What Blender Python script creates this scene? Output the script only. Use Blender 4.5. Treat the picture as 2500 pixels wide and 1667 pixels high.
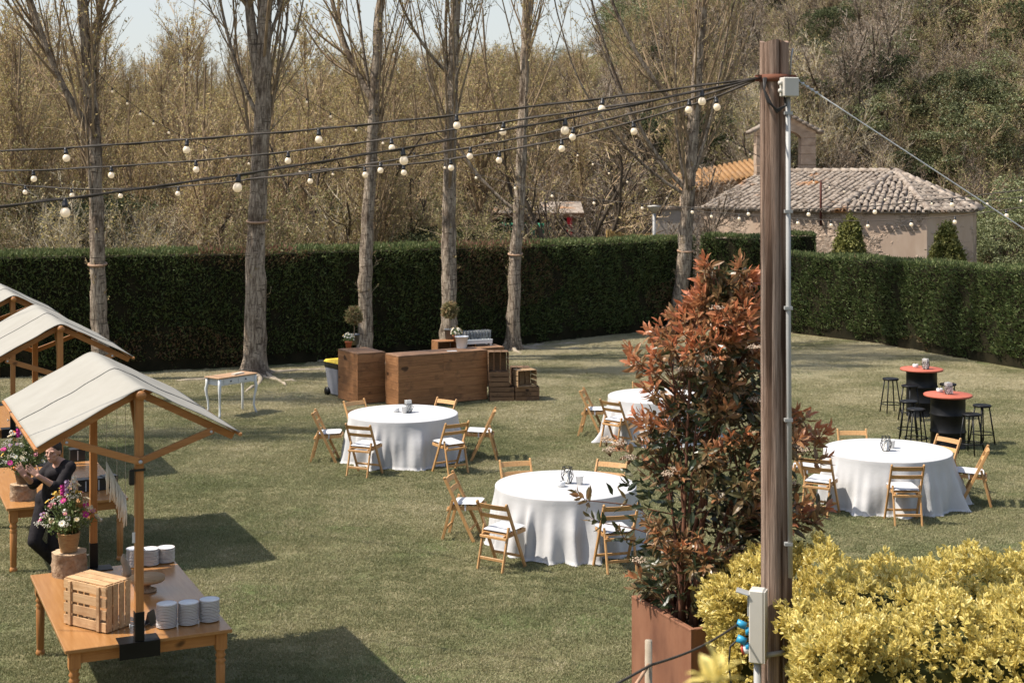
import bpy, bmesh, math, random
import numpy as np
from mathutils import Vector, Matrix, Quaternion

for o in list(bpy.data.objects):
    bpy.data.objects.remove(o, do_unlink=True)
SC = bpy.context.scene
COL = SC.collection
R = math.radians
# ------------------------------------------------------------------ camera
FPX, YH, HC = 3600.0, 407.0, 4.8          # focal length in photo pixels, horizon row, eye height
cam = bpy.data.cameras.new('camera')
cam.sensor_width = 36.0
cam.lens = FPX / 2500 * 36
cam.shift_y = -(833.5 - YH) / 2500
cam.clip_start = 0.1
cam.clip_end = 3000
cam.dof.use_dof = True
cam.dof.focus_distance = 19.0
cam.dof.aperture_fstop = 4.5
camo = bpy.data.objects.new('camera', cam)
camo.location = (0, 0, HC)
camo.rotation_euler = (R(90), 0, 0)
COL.objects.link(camo)
SC.camera = camo
# ------------------------------------------------------------------ world, sun, exposure
SUN = Vector((-1.68, -0.17, 2.45)).normalized()      # towards the sun, read off the canopy shadows
world = bpy.data.worlds.new('World')
SC.world = world
world.use_nodes = True
wn = world.node_tree.nodes
wl = world.node_tree.links
bg = wn['Background']
sky = wn.new('ShaderNodeTexSky')
sky.sky_type = 'NISHITA'
sky.sun_disc = False
sky.sun_elevation = math.asin(SUN.z)
sky.sun_rotation = R(270)
sky.air_density = 1.0
sky.dust_density = 1.5
sky.ozone_density = 1.0
# thin bright haze veil that thickens towards the horizon all round
tcw = wn.new('ShaderNodeTexCoord'); sep = wn.new('ShaderNodeSeparateXYZ'); wl.new(tcw.outputs['Generated'], sep.inputs[0])
mrw = wn.new('ShaderNodeMapRange'); mrw.interpolation_type = 'SMOOTHSTEP'
mrw.inputs[1].default_value = 0.0; mrw.inputs[2].default_value = 0.75; mrw.inputs[3].default_value = 0.85; mrw.inputs[4].default_value = 0.10
wl.new(sep.outputs[2], mrw.inputs[0])
mxw = wn.new('ShaderNodeMix'); mxw.data_type = 'RGBA'; wl.new(mrw.outputs[0], mxw.inputs[0]); wl.new(sky.outputs[0], mxw.inputs[6]); mxw.inputs[7].default_value = (2.80, 2.86, 2.78, 1)
wl.new(mxw.outputs[2], bg.inputs['Color'])
bg.inputs['Strength'].default_value = 0.15
sl = bpy.data.lights.new('sun', 'SUN')
sl.energy = 4.3
sl.angle = R(0.53)
sl.color = (1.0, 0.93, 0.835)
slo = bpy.data.objects.new('sun', sl)
slo.rotation_euler = (-SUN).to_track_quat('-Z', 'Y').to_euler()
slo.location = (-20, 0, 30)
COL.objects.link(slo)
SC.view_settings.view_transform = 'Standard'
SC.view_settings.look = 'None'
SC.view_settings.exposure = 0.74
SC.view_settings.gamma = 1.0
SC.render.engine = 'CYCLES'
SC.cycles.max_bounces = 6
SC.cycles.diffuse_bounces = 2
SC.cycles.glossy_bounces = 2
SC.cycles.transparent_max_bounces = 6

# ------------------------------------------------------------------ helpers
def W(x, y, h=0.0):
    """photo pixel + height above the lawn -> point"""
    d = (HC - h) * FPX / (y - YH)
    return Vector(((x - 1250) / FPX * d, d, h))

def WD(x, y, d):
    """photo pixel + depth -> point"""
    return Vector(((x - 1250) / FPX * d, d, HC - (y - YH) / FPX * d))

def smooth01(a, b, x):
    t = np.clip((x - a) / (b - a), 0, 1)
    return t * t * (3 - 2 * t)

class MB:
    def __init__(s):
        s.v = []; s.f = []; s.m = []; s.s = []
    def add(s, vs, fs, mat=0, smooth=False):
        o = len(s.v)
        s.v.extend([tuple(v) for v in vs])
        for f in fs:
            s.f.append(tuple(i + o for i in f)); s.m.append(mat); s.s.append(smooth)
        return s
    def box(s, c, d, rz=0.0, mat=0, M=None):
        x, y, z = d[0] / 2, d[1] / 2, d[2] / 2
        vs = [Vector(p) for p in ((-x,-y,-z),(x,-y,-z),(x,y,-z),(-x,y,-z),(-x,-y,z),(x,-y,z),(x,y,z),(-x,y,z))]
        m = M if M is not None else Matrix.Rotation(rz, 3, 'Z')
        c = Vector(c)
        s.add([c + m @ v for v in vs], [(0,3,2,1),(4,5,6,7),(0,1,5,4),(1,2,6,5),(2,3,7,6),(3,0,4,7)], mat)
        return s
    def beam(s, p0, p1, w, h, up=(0, 0, 1), mat=0):
        p0, p1 = Vector(p0), Vector(p1)
        a = (p1 - p0); L = a.length; a.normalize()
        u = Vector(up)
        sd = a.cross(u)
        if sd.length < 1e-4: sd = a.cross(Vector((0, 1, 0)))
        sd.normalize(); u = sd.cross(a).normalized()
        M = Matrix((sd, a, u)).transposed()
        return s.box((p0 + p1) / 2, (w, L, h), M=M, mat=mat)
    def tube(s, pts, rad, n=8, mat=0, cap=True, smooth=True):
        pts = [Vector(p) for p in pts]
        if not hasattr(rad, '__len__'): rad = [rad] * len(pts)
        vs = []; prev = None
        for i, p in enumerate(pts):
            t = (pts[min(i + 1, len(pts) - 1)] - pts[max(i - 1, 0)])
            if t.length < 1e-9: t = Vector((0, 0, 1))
            t.normalize()
            if prev is None:
                a = t.cross(Vector((0, 0, 1)))
                if a.length < 0.05: a = t.cross(Vector((0, 1, 0)))
            else:
                a = prev - t * prev.dot(t)
            a.normalize(); prev = a
            b = t.cross(a)
            for k in range(n):
                q = 2 * math.pi * k / n
                vs.append(p + (a * math.cos(q) + b * math.sin(q)) * rad[i])
        fs = []
        for i in range(len(pts) - 1):
            for k in range(n):
                k2 = (k + 1) % n
                fs.append((i*n+k, i*n+k2, (i+1)*n+k2, (i+1)*n+k))
        if cap:
            fs.append(tuple(range(n - 1, -1, -1)))
            fs.append(tuple((len(pts) - 1) * n + k for k in range(n)))
        return s.add(vs, fs, mat, smooth)
    def lathe(s, prof, n=24, c=(0, 0, 0), mat=0, smooth=True, sx=1.0, sy=1.0, cap=True):
        vs = []; c = Vector(c)
        for r, z in prof:
            for k in range(n):
                q = 2 * math.pi * k / n
                vs.append(c + Vector((r * math.cos(q) * sx, r * math.sin(q) * sy, z)))
        fs = []
        for i in range(len(prof) - 1):
            for k in range(n):
                k2 = (k + 1) % n
                fs.append((i*n+k, i*n+k2, (i+1)*n+k2, (i+1)*n+k))
        if cap and prof[0][0] > 1e-5: fs.append(tuple(range(n - 1, -1, -1)))
        if cap and prof[-1][0] > 1e-5: fs.append(tuple((len(prof) - 1) * n + k for k in range(n)))
        return s.add(vs, fs, mat, smooth)
    def ball(s, c, r, n=8, m=6, mat=0, sc=(1, 1, 1)):
        c = Vector(c)
        vs = [c + Vector((0, 0, -r * sc[2]))]
        for i in range(1, m):
            a = -math.pi / 2 + math.pi * i / m
            for k in range(n):
                q = 2 * math.pi * k / n
                vs.append(c + Vector((r*sc[0]*math.cos(a)*math.cos(q), r*sc[1]*math.cos(a)*math.sin(q), r*sc[2]*math.sin(a))))
        vs.append(c + Vector((0, 0, r * sc[2])))
        fs = [(0, 1 + (k + 1) % n, 1 + k) for k in range(n)]
        for i in range(m - 2):
            for k in range(n):
                k2 = (k + 1) % n
                fs.append((1+i*n+k, 1+i*n+k2, 1+(i+1)*n+k2, 1+(i+1)*n+k))
        t = len(vs) - 1
        fs += [(1+(m-2)*n+k, 1+(m-2)*n+(k+1)%n, t) for k in range(n)]
        return s.add(vs, fs, mat, True)
    def mesh(s, name, mats, bevel=0.0):
        me = bpy.data.meshes.new(name)
        me.from_pydata(s.v, [], s.f)
        mats = mats if isinstance(mats, (list, tuple)) else [mats]
        for m in mats: me.materials.append(m)
        me.polygons.foreach_set('material_index', s.m)
        me.polygons.foreach_set('use_smooth', s.s)
        if bevel > 0:
            bm = bmesh.new(); bm.from_mesh(me)
            es = [e for e in bm.edges if len(e.link_faces) == 2 and e.calc_face_angle(0) > 0.6]
            bmesh.ops.bevel(bm, geom=es, offset=bevel, segments=1, affect='EDGES', clamp_overlap=True)
            bm.to_mesh(me); bm.free()
        me.update()
        return me
    def build(s, name, mats, parent=None, bevel=0.0, loc=None):
        o = bpy.data.objects.new(name, s.mesh(name, mats, bevel))
        COL.objects.link(o)
        if parent is not None: o.parent = parent
        if loc is not None: o.location = loc
        return o

def tag(o, label=None, cat=None, group=None, kind=None):
    if label: o['label'] = label
    if cat: o['category'] = cat
    if group: o['group'] = group
    if kind: o['kind'] = kind
    return o

def thing(name, label, cat, loc=(0, 0, 0), rz=0.0, group=None):
    o = bpy.data.objects.new(name, None)
    o.empty_display_size = 0.1
    COL.objects.link(o)
    o.location = loc; o.rotation_euler = (0, 0, rz)
    return tag(o, label, cat, group)

KIDS = {}
def copy_tree(o, parent=None):
    c = o.copy(); COL.objects.link(c); c.parent = parent
    for ch in [k for k in o.children]:
        copy_tree(ch, c)
    return c

def place(o, loc, rz=0.0, label=None, group=None):
    o.location = loc; o.rotation_euler = (0, 0, rz)
    if label: o['label'] = label
    if group: o['group'] = group
    return o

def facing(f):
    return math.atan2(-f[0], f[1])

# ---- numpy batches -------------------------------------------------
def np_object(name, verts, faces_list, mats, parent=None, mat_idx=None, smooth=False, attr=None, link=True):
    """verts (N,3); faces_list list of (M,k) int arrays"""
    me = bpy.data.meshes.new(name)
    tot = sum(f.size for f in faces_list); nf = sum(len(f) for f in faces_list)
    me.vertices.add(len(verts)); me.vertices.foreach_set('co', np.asarray(verts, np.float32).ravel())
    me.loops.add(tot); me.polygons.add(nf)
    me.loops.foreach_set('vertex_index', np.concatenate([f.ravel() for f in faces_list]).astype(np.int32))
    sizes = np.concatenate([np.full(len(f), f.shape[1]) for f in faces_list])
    starts = np.concatenate([[0], np.cumsum(sizes)[:-1]])
    me.polygons.foreach_set('loop_start', starts.astype(np.int32))
    for m in (mats if isinstance(mats, (list, tuple)) else [mats]): me.materials.append(m)
    if mat_idx is not None: me.polygons.foreach_set('material_index', np.asarray(mat_idx, np.int32))
    me.polygons.foreach_set('use_smooth', np.full(nf, smooth))
    me.update(calc_edges=True)
    for k, a in (attr or {}).items():
        at = me.attributes.new(k, 'FLOAT', 'POINT'); at.data.foreach_set('value', np.asarray(a, np.float32))
    me.validate()
    o = bpy.data.objects.new(name, me)
    if link: COL.objects.link(o)
    if parent is not None: o.parent = parent
    return o

class NB:
    """collects numpy geometry with a 'rnd' and a 'edge' value per vertex"""
    def __init__(s): s.v = []; s.f3 = []; s.f4 = []; s.m3 = []; s.m4 = []; s.r = []; s.e = []; s.n = 0
    def add(s, v, f, mat=0, rnd=None, edge=None):
        v = np.asarray(v, float).reshape(-1, 3); f = np.asarray(f)
        s.v.append(v)
        (s.f3 if f.shape[1] == 3 else s.f4).append(f + s.n)
        (s.m3 if f.shape[1] == 3 else s.m4).append(np.full(len(f), mat))
        s.r.append(np.zeros(len(v)) if rnd is None else np.asarray(rnd, float).ravel())
        s.e.append(np.zeros(len(v)) if edge is None else np.asarray(edge, float).ravel())
        s.n += len(v)
    def build(s, name, mats, parent=None, smooth=False, link=True):
        fl = []; mi = []
        if s.f3: fl.append(np.concatenate(s.f3)); mi.append(np.concatenate(s.m3))
        if s.f4: fl.append(np.concatenate(s.f4)); mi.append(np.concatenate(s.m4))
        return np_object(name, np.concatenate(s.v), fl, mats, parent, np.concatenate(mi), smooth,
                         {'rnd': np.concatenate(s.r), 'edge': np.concatenate(s.e)}, link)

def norm(a):
    return a / np.maximum(np.linalg.norm(a, axis=-1, keepdims=True), 1e-9)

def tubes(P, Rad, n):
    """P (N,K,3), Rad (N,K) -> verts, quads"""
    N, K = P.shape[:2]
    T = np.empty_like(P)
    T[:, 1:-1] = P[:, 2:] - P[:, :-2]; T[:, 0] = P[:, 1] - P[:, 0]; T[:, -1] = P[:, -1] - P[:, -2]
    T = norm(T)
    ref = np.where(np.abs(T[:, :1, 2:3]) > 0.9, np.array([1.0, 0.05, 0]), np.array([0.05, 0, 1.0]))
    A = norm(np.cross(T, np.broadcast_to(ref, T.shape))); B = np.cross(T, A)
    q = 2 * np.pi * np.arange(n) / n
    V = P[:, :, None] + (A[:, :, None] * np.cos(q)[:, None] + B[:, :, None] * np.sin(q)[:, None]) * Rad[:, :, None, None]
    base = (np.arange(N) * K * n)[:, None, None]; i = (np.arange(K - 1) * n)[None, :, None]; k = np.arange(n)[None, None]; k2 = (k + 1) % n
    F = np.stack([base+i+k, base+i+k2, base+i+n+k2, base+i+n+k], -1).reshape(-1, 4)
    return V.reshape(-1, 3), F

def ribbons(P, w, rng):
    """thin two-sided strips along P (N,K,3)"""
    N, K = P.shape[:2]
    T = norm(P[:, -1] - P[:, 0])
    A = norm(np.cross(T, rng.normal(size=(N, 3))))
    ww = (np.asarray(w).reshape(-1, 1) * np.linspace(1, 0.25, K)[None])[..., None] * A[:, None]
    V = np.stack([P - ww / 2, P + ww / 2], 2).reshape(-1, 3)
    b = (np.arange(N) * K * 2)[:, None]; i = (np.arange(K - 1) * 2)[None]
    F = np.stack([b+i, b+i+1, b+i+3, b+i+2], -1).reshape(-1, 4)
    return V, F

def branch(P, Rad, nc, t0, t1, Lf, ang, up, jit, rf, K, rng, lmin=0.0, tdec=0.5):
    """children of the polylines P"""
    N, Kp = P.shape[:2]
    t = rng.uniform(t0, t1, (N, nc)); f = t * (Kp - 1) * 0.999; i = f.astype(int); w = (f - i)[..., None]
    r = np.arange(N)[:, None]
    p = P[r, i] * (1 - w) + P[r, i + 1] * w
    T = norm(P[r, i + 1] - P[r, i])
    rad = (Rad[r, i] * (1 - w[..., 0]) + Rad[r, i + 1] * w[..., 0])
    L = np.linalg.norm(P[:, 1:] - P[:, :-1], axis=-1).sum(1)[:, None] * Lf * (1 - tdec * (t - t0) / max(t1 - t0, 1e-6)) * rng.uniform(0.7, 1.3, (N, nc))
    L = np.maximum(L, lmin)
    perp = norm(np.cross(T, rng.normal(size=(N, nc, 3))))
    a = rng.uniform(ang[0], ang[1], (N, nc, 1))
    D = (T * np.cos(a) + perp * np.sin(a)).reshape(-1, 3)
    p = p.reshape(-1, 3); L = L.reshape(-1, 1); r0 = np.minimum(rad.reshape(-1) * rf, rad.reshape(-1) * 0.9)
    out = [p]
    for k in range(K - 1):
        D = norm(D + np.array([0, 0, up]) + rng.normal(size=D.shape) * jit)
        p = p + D * L / (K - 1); out.append(p)
    Q = np.stack(out, 1)
    return Q, r0[:, None] * np.linspace(1, 0.3, K)[None]

def leaf_diamonds(nb, pos, size, rng, mat=0, rnd=None, flat=0.0):
    N = len(pos)
    d = norm(rng.normal(size=(N, 3))); 
    if flat: d = norm(d + np.array([0, 0, flat]))
    a = norm(np.cross(d, rng.normal(size=(N, 3)))); b = np.cross(d, a)
    s = np.asarray(size).reshape(-1, 1) * np.ones((N, 1))
    V = np.stack([pos - a * s, pos + b * s * 0.55, pos + a * s, pos - b * s * 0.55], 1)
    F = (np.arange(N) * 4)[:, None] + np.arange(4)[None]
    rr = rng.random(N) if rnd is None else rnd
    nb.add(V.reshape(-1, 3), F, mat, np.repeat(rr, 4))

def along(P, n, rng, t0=0.2):
    """n random points on each polyline"""
    N, K = P.shape[:2]
    t = rng.uniform(t0, 1, (N, n)) * (K - 1) * 0.999; i = t.astype(int); w = (t - i)[..., None]; r = np.arange(N)[:, None]
    return (P[r, i] * (1 - w) + P[r, i + 1] * w).reshape(-1, 3)

def blades(pos, dirs, length, width, rng, fold=0.0, side=None):
    """pointed leaves with a folded midrib: 6 verts, 4 tris; pos base, dirs unit"""
    N = len(pos)
    if side is None: side = norm(np.cross(dirs, rng.normal(size=(N, 3))))
    nrm = np.cross(side, dirs)
    L = np.asarray(length).reshape(-1, 1) * np.ones((N, 1)); Wd = np.asarray(width).reshape(-1, 1) * np.ones((N, 1))
    m1 = pos + dirs * L * 0.38; tip = pos + dirs * L - nrm * L * 0.18
    m2 = pos + dirs * L * 0.72 - nrm * L * 0.05
    V = np.stack([pos, m1 + side*Wd*0.5 + nrm*Wd*fold, m1, m1 - side*Wd*0.5 + nrm*Wd*fold,
                  m2 + side*Wd*0.38 + nrm*Wd*fold, m2, m2 - side*Wd*0.38 + nrm*Wd*fold, tip], 1)
    b = (np.arange(N) * 8)[:, None, None]
    F3 = (b + np.array([[0,2,1],[0,3,2],[4,5,7],[5,6,7]])[None]).reshape(-1, 3)
    F4 = (b + np.array([[1,2,5,4],[2,3,6,5]])[None]).reshape(-1, 4)
    edge = np.tile(np.array([0.3, 1, 0, 1, 1, 0, 1, 0.8]), N)
    return V.reshape(-1, 3), F3, F4, edge

# ------------------------------------------------------------------ materials
def base_mat(name, rough=0.6, spec=0.3):
    m = bpy.data.materials.new(name); m.use_nodes = True
    nt = m.node_tree; b = nt.nodes['Principled BSDF']
    b.inputs['Roughness'].default_value = rough
    b.inputs['Specular IOR Level'].default_value = spec
    return m, nt, b

def c4(c): return (c[0], c[1], c[2], 1.0)

def noise_fac(nt, scale, detail=4, rough=0.6, coord='Object', stretch=(1, 1, 1), lo=0.3, hi=0.7):
    tc = nt.nodes.new('ShaderNodeTexCoord'); mp = nt.nodes.new('ShaderNodeMapping')
    mp.inputs['Scale'].default_value = stretch
    if coord == 'World':
        g = nt.nodes.new('ShaderNodeNewGeometry'); nt.links.new(g.outputs['Position'], mp.inputs[0])
    else:
        nt.links.new(tc.outputs[coord], mp.inputs[0])
    n = nt.nodes.new('ShaderNodeTexNoise')
    n.inputs['Scale'].default_value = scale; n.inputs['Detail'].default_value = detail; n.inputs['Roughness'].default_value = rough
    nt.links.new(mp.outputs[0], n.inputs['Vector'])
    r = nt.nodes.new('ShaderNodeMapRange')
    r.inputs[1].default_value = lo; r.inputs[2].default_value = hi
    nt.links.new(n.outputs[0], r.inputs[0])
    return r.outputs[0], n.outputs[0]

def mixc(nt, fac, a, b, blend='MIX'):
    m = nt.nodes.new('ShaderNodeMix'); m.data_type = 'RGBA'; m.blend_type = blend
    for sock, val in ((m.inputs[0], fac), (m.inputs[6], a), (m.inputs[7], b)):
        if isinstance(val, (tuple, list)): sock.default_value = c4(val)
        elif isinstance(val, (float, int)): sock.default_value = val
        else: nt.links.new(val, sock)
    return m.outputs[2]

def bump(nt, b, h, strength=0.3, dist=0.01):
    n = nt.nodes.new('ShaderNodeBump'); n.inputs['Strength'].default_value = strength; n.inputs['Distance'].default_value = dist
    nt.links.new(h, n.inputs['Height']); nt.links.new(n.outputs[0], b.inputs['Normal'])

def noisy(name, c1, c2, scale=6, rough=0.6, spec=0.3, stretch=(1, 1, 1), detail=5, bmp=0.0, bdist=0.01, coord='Object', lo=0.3, hi=0.7, c3=None, s3=1.5, r3=(0.5, 0.7)):
    m, nt, b = base_mat(name, rough, spec)
    f, raw = noise_fac(nt, scale, detail, 0.6, coord, stretch, lo, hi)
    col = mixc(nt, f, c1, c2)
    if c3 is not None:
        f3, _ = noise_fac(nt, s3, 4, 0.6, coord, stretch, *r3)
        col = mixc(nt, f3, col, c3)
    nt.links.new(col, b.inputs['Base Color'])
    if bmp: bump(nt, b, raw, bmp, bdist)
    return m

def leafy(name, cols, rough=0.5, spec=0.3, trans=0.3, inst=0.0, edgecol=None):
    """colour by the per-leaf 'rnd' value; light passes through"""
    m, nt, b = base_mat(name, rough, spec)
    at = nt.nodes.new('ShaderNodeAttribute'); at.attribute_name = 'rnd'
    rmp = nt.nodes.new('ShaderNodeValToRGB')
    e = rmp.color_ramp.elements
    e[0].position = 0; e[0].color = c4(cols[0]); e[1].position = 1; e[1].color = c4(cols[-1])
    for i, c in enumerate(cols[1:-1]):
        x = e.new((i + 1) / (len(cols) - 1)); x.color = c4(c)
    nt.links.new(at.outputs['Fac'], rmp.inputs[0])
    col = rmp.outputs[0]
    if edgecol is not None:
        ae = nt.nodes.new('ShaderNodeAttribute'); ae.attribute_name = 'edge'
        mr = nt.nodes.new('ShaderNodeMapRange'); mr.inputs[1].default_value = 0.15; mr.inputs[2].default_value = 0.6
        nt.links.new(ae.outputs['Fac'], mr.inputs[0])
        col = mixc(nt, mr.outputs[0], edgecol, col)
    if inst:
        oi = nt.nodes.new('ShaderNodeObjectInfo')
        hs = nt.nodes.new('ShaderNodeHueSaturation')
        v = nt.nodes.new('ShaderNodeMapRange'); v.inputs[3].default_value = 1 - inst; v.inputs[4].default_value = 1 + inst
        nt.links.new(oi.outputs['Random'], v.inputs[0]); nt.links.new(v.outputs[0], hs.inputs['Value'])
        nt.links.new(col, hs.inputs['Color']); col = hs.outputs[0]
    nt.links.new(col, b.inputs['Base Color'])
    if trans:
        tr = nt.nodes.new('ShaderNodeBsdfTranslucent'); mx = nt.nodes.new('ShaderNodeMixShader')
        mx.inputs[0].default_value = trans
        nt.links.new(col, tr.inputs[0]); nt.links.new(b.outputs[0], mx.inputs[1]); nt.links.new(tr.outputs[0], mx.inputs[2])
        nt.links.new(mx.outputs[0], nt.nodes['Material Output'].inputs[0])
    return m

def wood(name, c1, c2, rough=0.5, axis=1, scale=9, dark=None, spec=0.35, knots=True):
    m, nt, b = base_mat(name, rough, spec)
    st = [7, 7, 7]; st[axis] = 0.55
    f, raw = noise_fac(nt, scale, 6, 0.65, 'Object', tuple(st), 0.3, 0.72)
    col = mixc(nt, f, c1, c2)
    oi = nt.nodes.new('ShaderNodeObjectInfo')
    mr = nt.nodes.new('ShaderNodeMapRange'); mr.inputs[3].default_value = 0.86; mr.inputs[4].default_value = 1.12
    nt.links.new(oi.outputs['Random'], mr.inputs[0])
    hs = nt.nodes.new('ShaderNodeHueSaturation'); nt.links.new(mr.outputs[0], hs.inputs['Value']); nt.links.new(col, hs.inputs['Color'])
    col = hs.outputs[0]
    if dark is not None:
        fd, _ = noise_fac(nt, 3.0, 5, 0.7, 'Object', (1, 1, 1), 0.52, 0.72)
        col = mixc(nt, fd, col, dark)
    if knots:
        fk, _ = noise_fac(nt, 5.5, 1, 0.4, 'Object', tuple(1.0 if i != axis else 0.6 for i in range(3)), 0.72, 0.76)
        col = mixc(nt, fk, col, tuple(x * 0.3 for x in c1))
    nt.links.new(col, b.inputs['Base Color'])
    cxyz = nt.nodes.new('ShaderNodeCombineXYZ')                     # every piece is cut from another part of the log
    for i, k in enumerate((37.0, 53.0, 71.0)):
        mu = nt.nodes.new('ShaderNodeMath'); mu.operation = 'MULTIPLY'; mu.inputs[1].default_value = k
        nt.links.new(oi.outputs['Random'], mu.inputs[0]); nt.links.new(mu.outputs[0], cxyz.inputs[i])
    for nd in nt.nodes:
        if nd.type == 'MAPPING': nt.links.new(cxyz.outputs[0], nd.inputs['Location'])
    bump(nt, b, raw, 0.25, 0.004)
    return m

M = {}
M['lawn_soil'] = noisy('lawn_soil', (0.14, 0.13, 0.068), (0.19, 0.165, 0.09), 9, 0.95, 0.05, coord='World', c3=(0.085, 0.10, 0.04), s3=0.5, r3=(0.45, 0.6))
M['litter'] = noisy('leaf_litter', (0.075, 0.055, 0.03), (0.125, 0.095, 0.05), 1.2, 0.95, 0.05, coord='World', c3=(0.08, 0.09, 0.035), s3=0.15, r3=(0.45, 0.6))
M['bark'] = None
def bark_mat():
    m, nt, b = base_mat('poplar_bark', 0.9, 0.1)
    f, raw = noise_fac(nt, 7, 8, 0.75, 'Object', (3.2, 3.2, 0.5), 0.38, 0.62)
    col = mixc(nt, f, (0.11, 0.077, 0.053), (0.60, 0.49, 0.37))
    f2, _ = noise_fac(nt, 1.1, 5, 0.7, 'Object', (1, 1, 0.6), 0.50, 0.60)
    col = mixc(nt, f2, col, mixc(nt, f, (0.07, 0.05, 0.035), (0.26, 0.195, 0.14)))
    f3, _ = noise_fac(nt, 6, 4, 0.6, 'Object', (0.7, 0.7, 3.8), 0.58, 0.64)
    col = mixc(nt, f3, col, (0.12, 0.09, 0.065))
    nt.links.new(col, b.inputs['Base Color'])
    bump(nt, b, raw, 1.0, 0.09)
    return m
M['bark'] = bark_mat()
M['branch'] = noisy('branch_bark', (0.15, 0.105, 0.065), (0.32, 0.235, 0.145), 3, 0.9, 0.1)
M['darklimb'] = noisy('dark_limb_bark', (0.05, 0.04, 0.03), (0.13, 0.10, 0.07), 3, 0.9, 0.1)
M['twig'] = leafy('twig', [(0.24, 0.165, 0.10), (0.39, 0.28, 0.175), (0.48, 0.38, 0.25)], 0.9, 0.05, 0.0, inst=0.25)
M['twig_grey'] = leafy('grey_twig', [(0.20, 0.155, 0.12), (0.32, 0.26, 0.20), (0.45, 0.385, 0.305)], 0.9, 0.05, 0.0, inst=0.28)
M['twig_pale'] = leafy('pale_twig', [(0.32, 0.265, 0.18), (0.48, 0.41, 0.29), (0.58, 0.51, 0.38)], 0.9, 0.05, 0.0, inst=0.2)
M['bud'] = leafy('spring_bud', [(0.30, 0.26, 0.095), (0.43, 0.36, 0.14), (0.48, 0.34, 0.16), (0.47, 0.44, 0.21)], 0.6, 0.2, 0.35, inst=0.2)
M['olive'] = leafy('olive_leaf', [(0.16, 0.155, 0.06), (0.27, 0.25, 0.105), (0.34, 0.30, 0.135)], 0.6, 0.2, 0.3, inst=0.3)
M['brownleaf'] = leafy('brown_leaf', [(0.15, 0.105, 0.07), (0.25, 0.18, 0.115), (0.32, 0.245, 0.16)], 0.7, 0.1, 0.2, inst=0.3)
M['evergreen'] = leafy('evergreen_leaf', [(0.075, 0.09, 0.037), (0.14, 0.155, 0.066), (0.21, 0.215, 0.10)], 0.5, 0.3, 0.2, inst=0.3)
M['dark_ever'] = leafy('ivy_leaf', [(0.025, 0.034, 0.014), (0.05, 0.06, 0.024), (0.085, 0.09, 0.04)], 0.7, 0.12, 0.15, inst=0.3)
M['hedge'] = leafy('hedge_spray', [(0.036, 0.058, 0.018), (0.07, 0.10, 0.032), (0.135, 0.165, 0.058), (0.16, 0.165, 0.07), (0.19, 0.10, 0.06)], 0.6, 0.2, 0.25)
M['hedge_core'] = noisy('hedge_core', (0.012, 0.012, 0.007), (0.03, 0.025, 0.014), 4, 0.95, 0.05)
M['root'] = noisy('root_bark', (0.24, 0.195, 0.14), (0.38, 0.32, 0.24), 6, 0.9, 0.1, bmp=0.5, bdist=0.02)
M['rope'] = noisy('tie_rope', (0.30, 0.18, 0.11), (0.45, 0.30, 0.2), 20, 0.9, 0.1)

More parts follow.
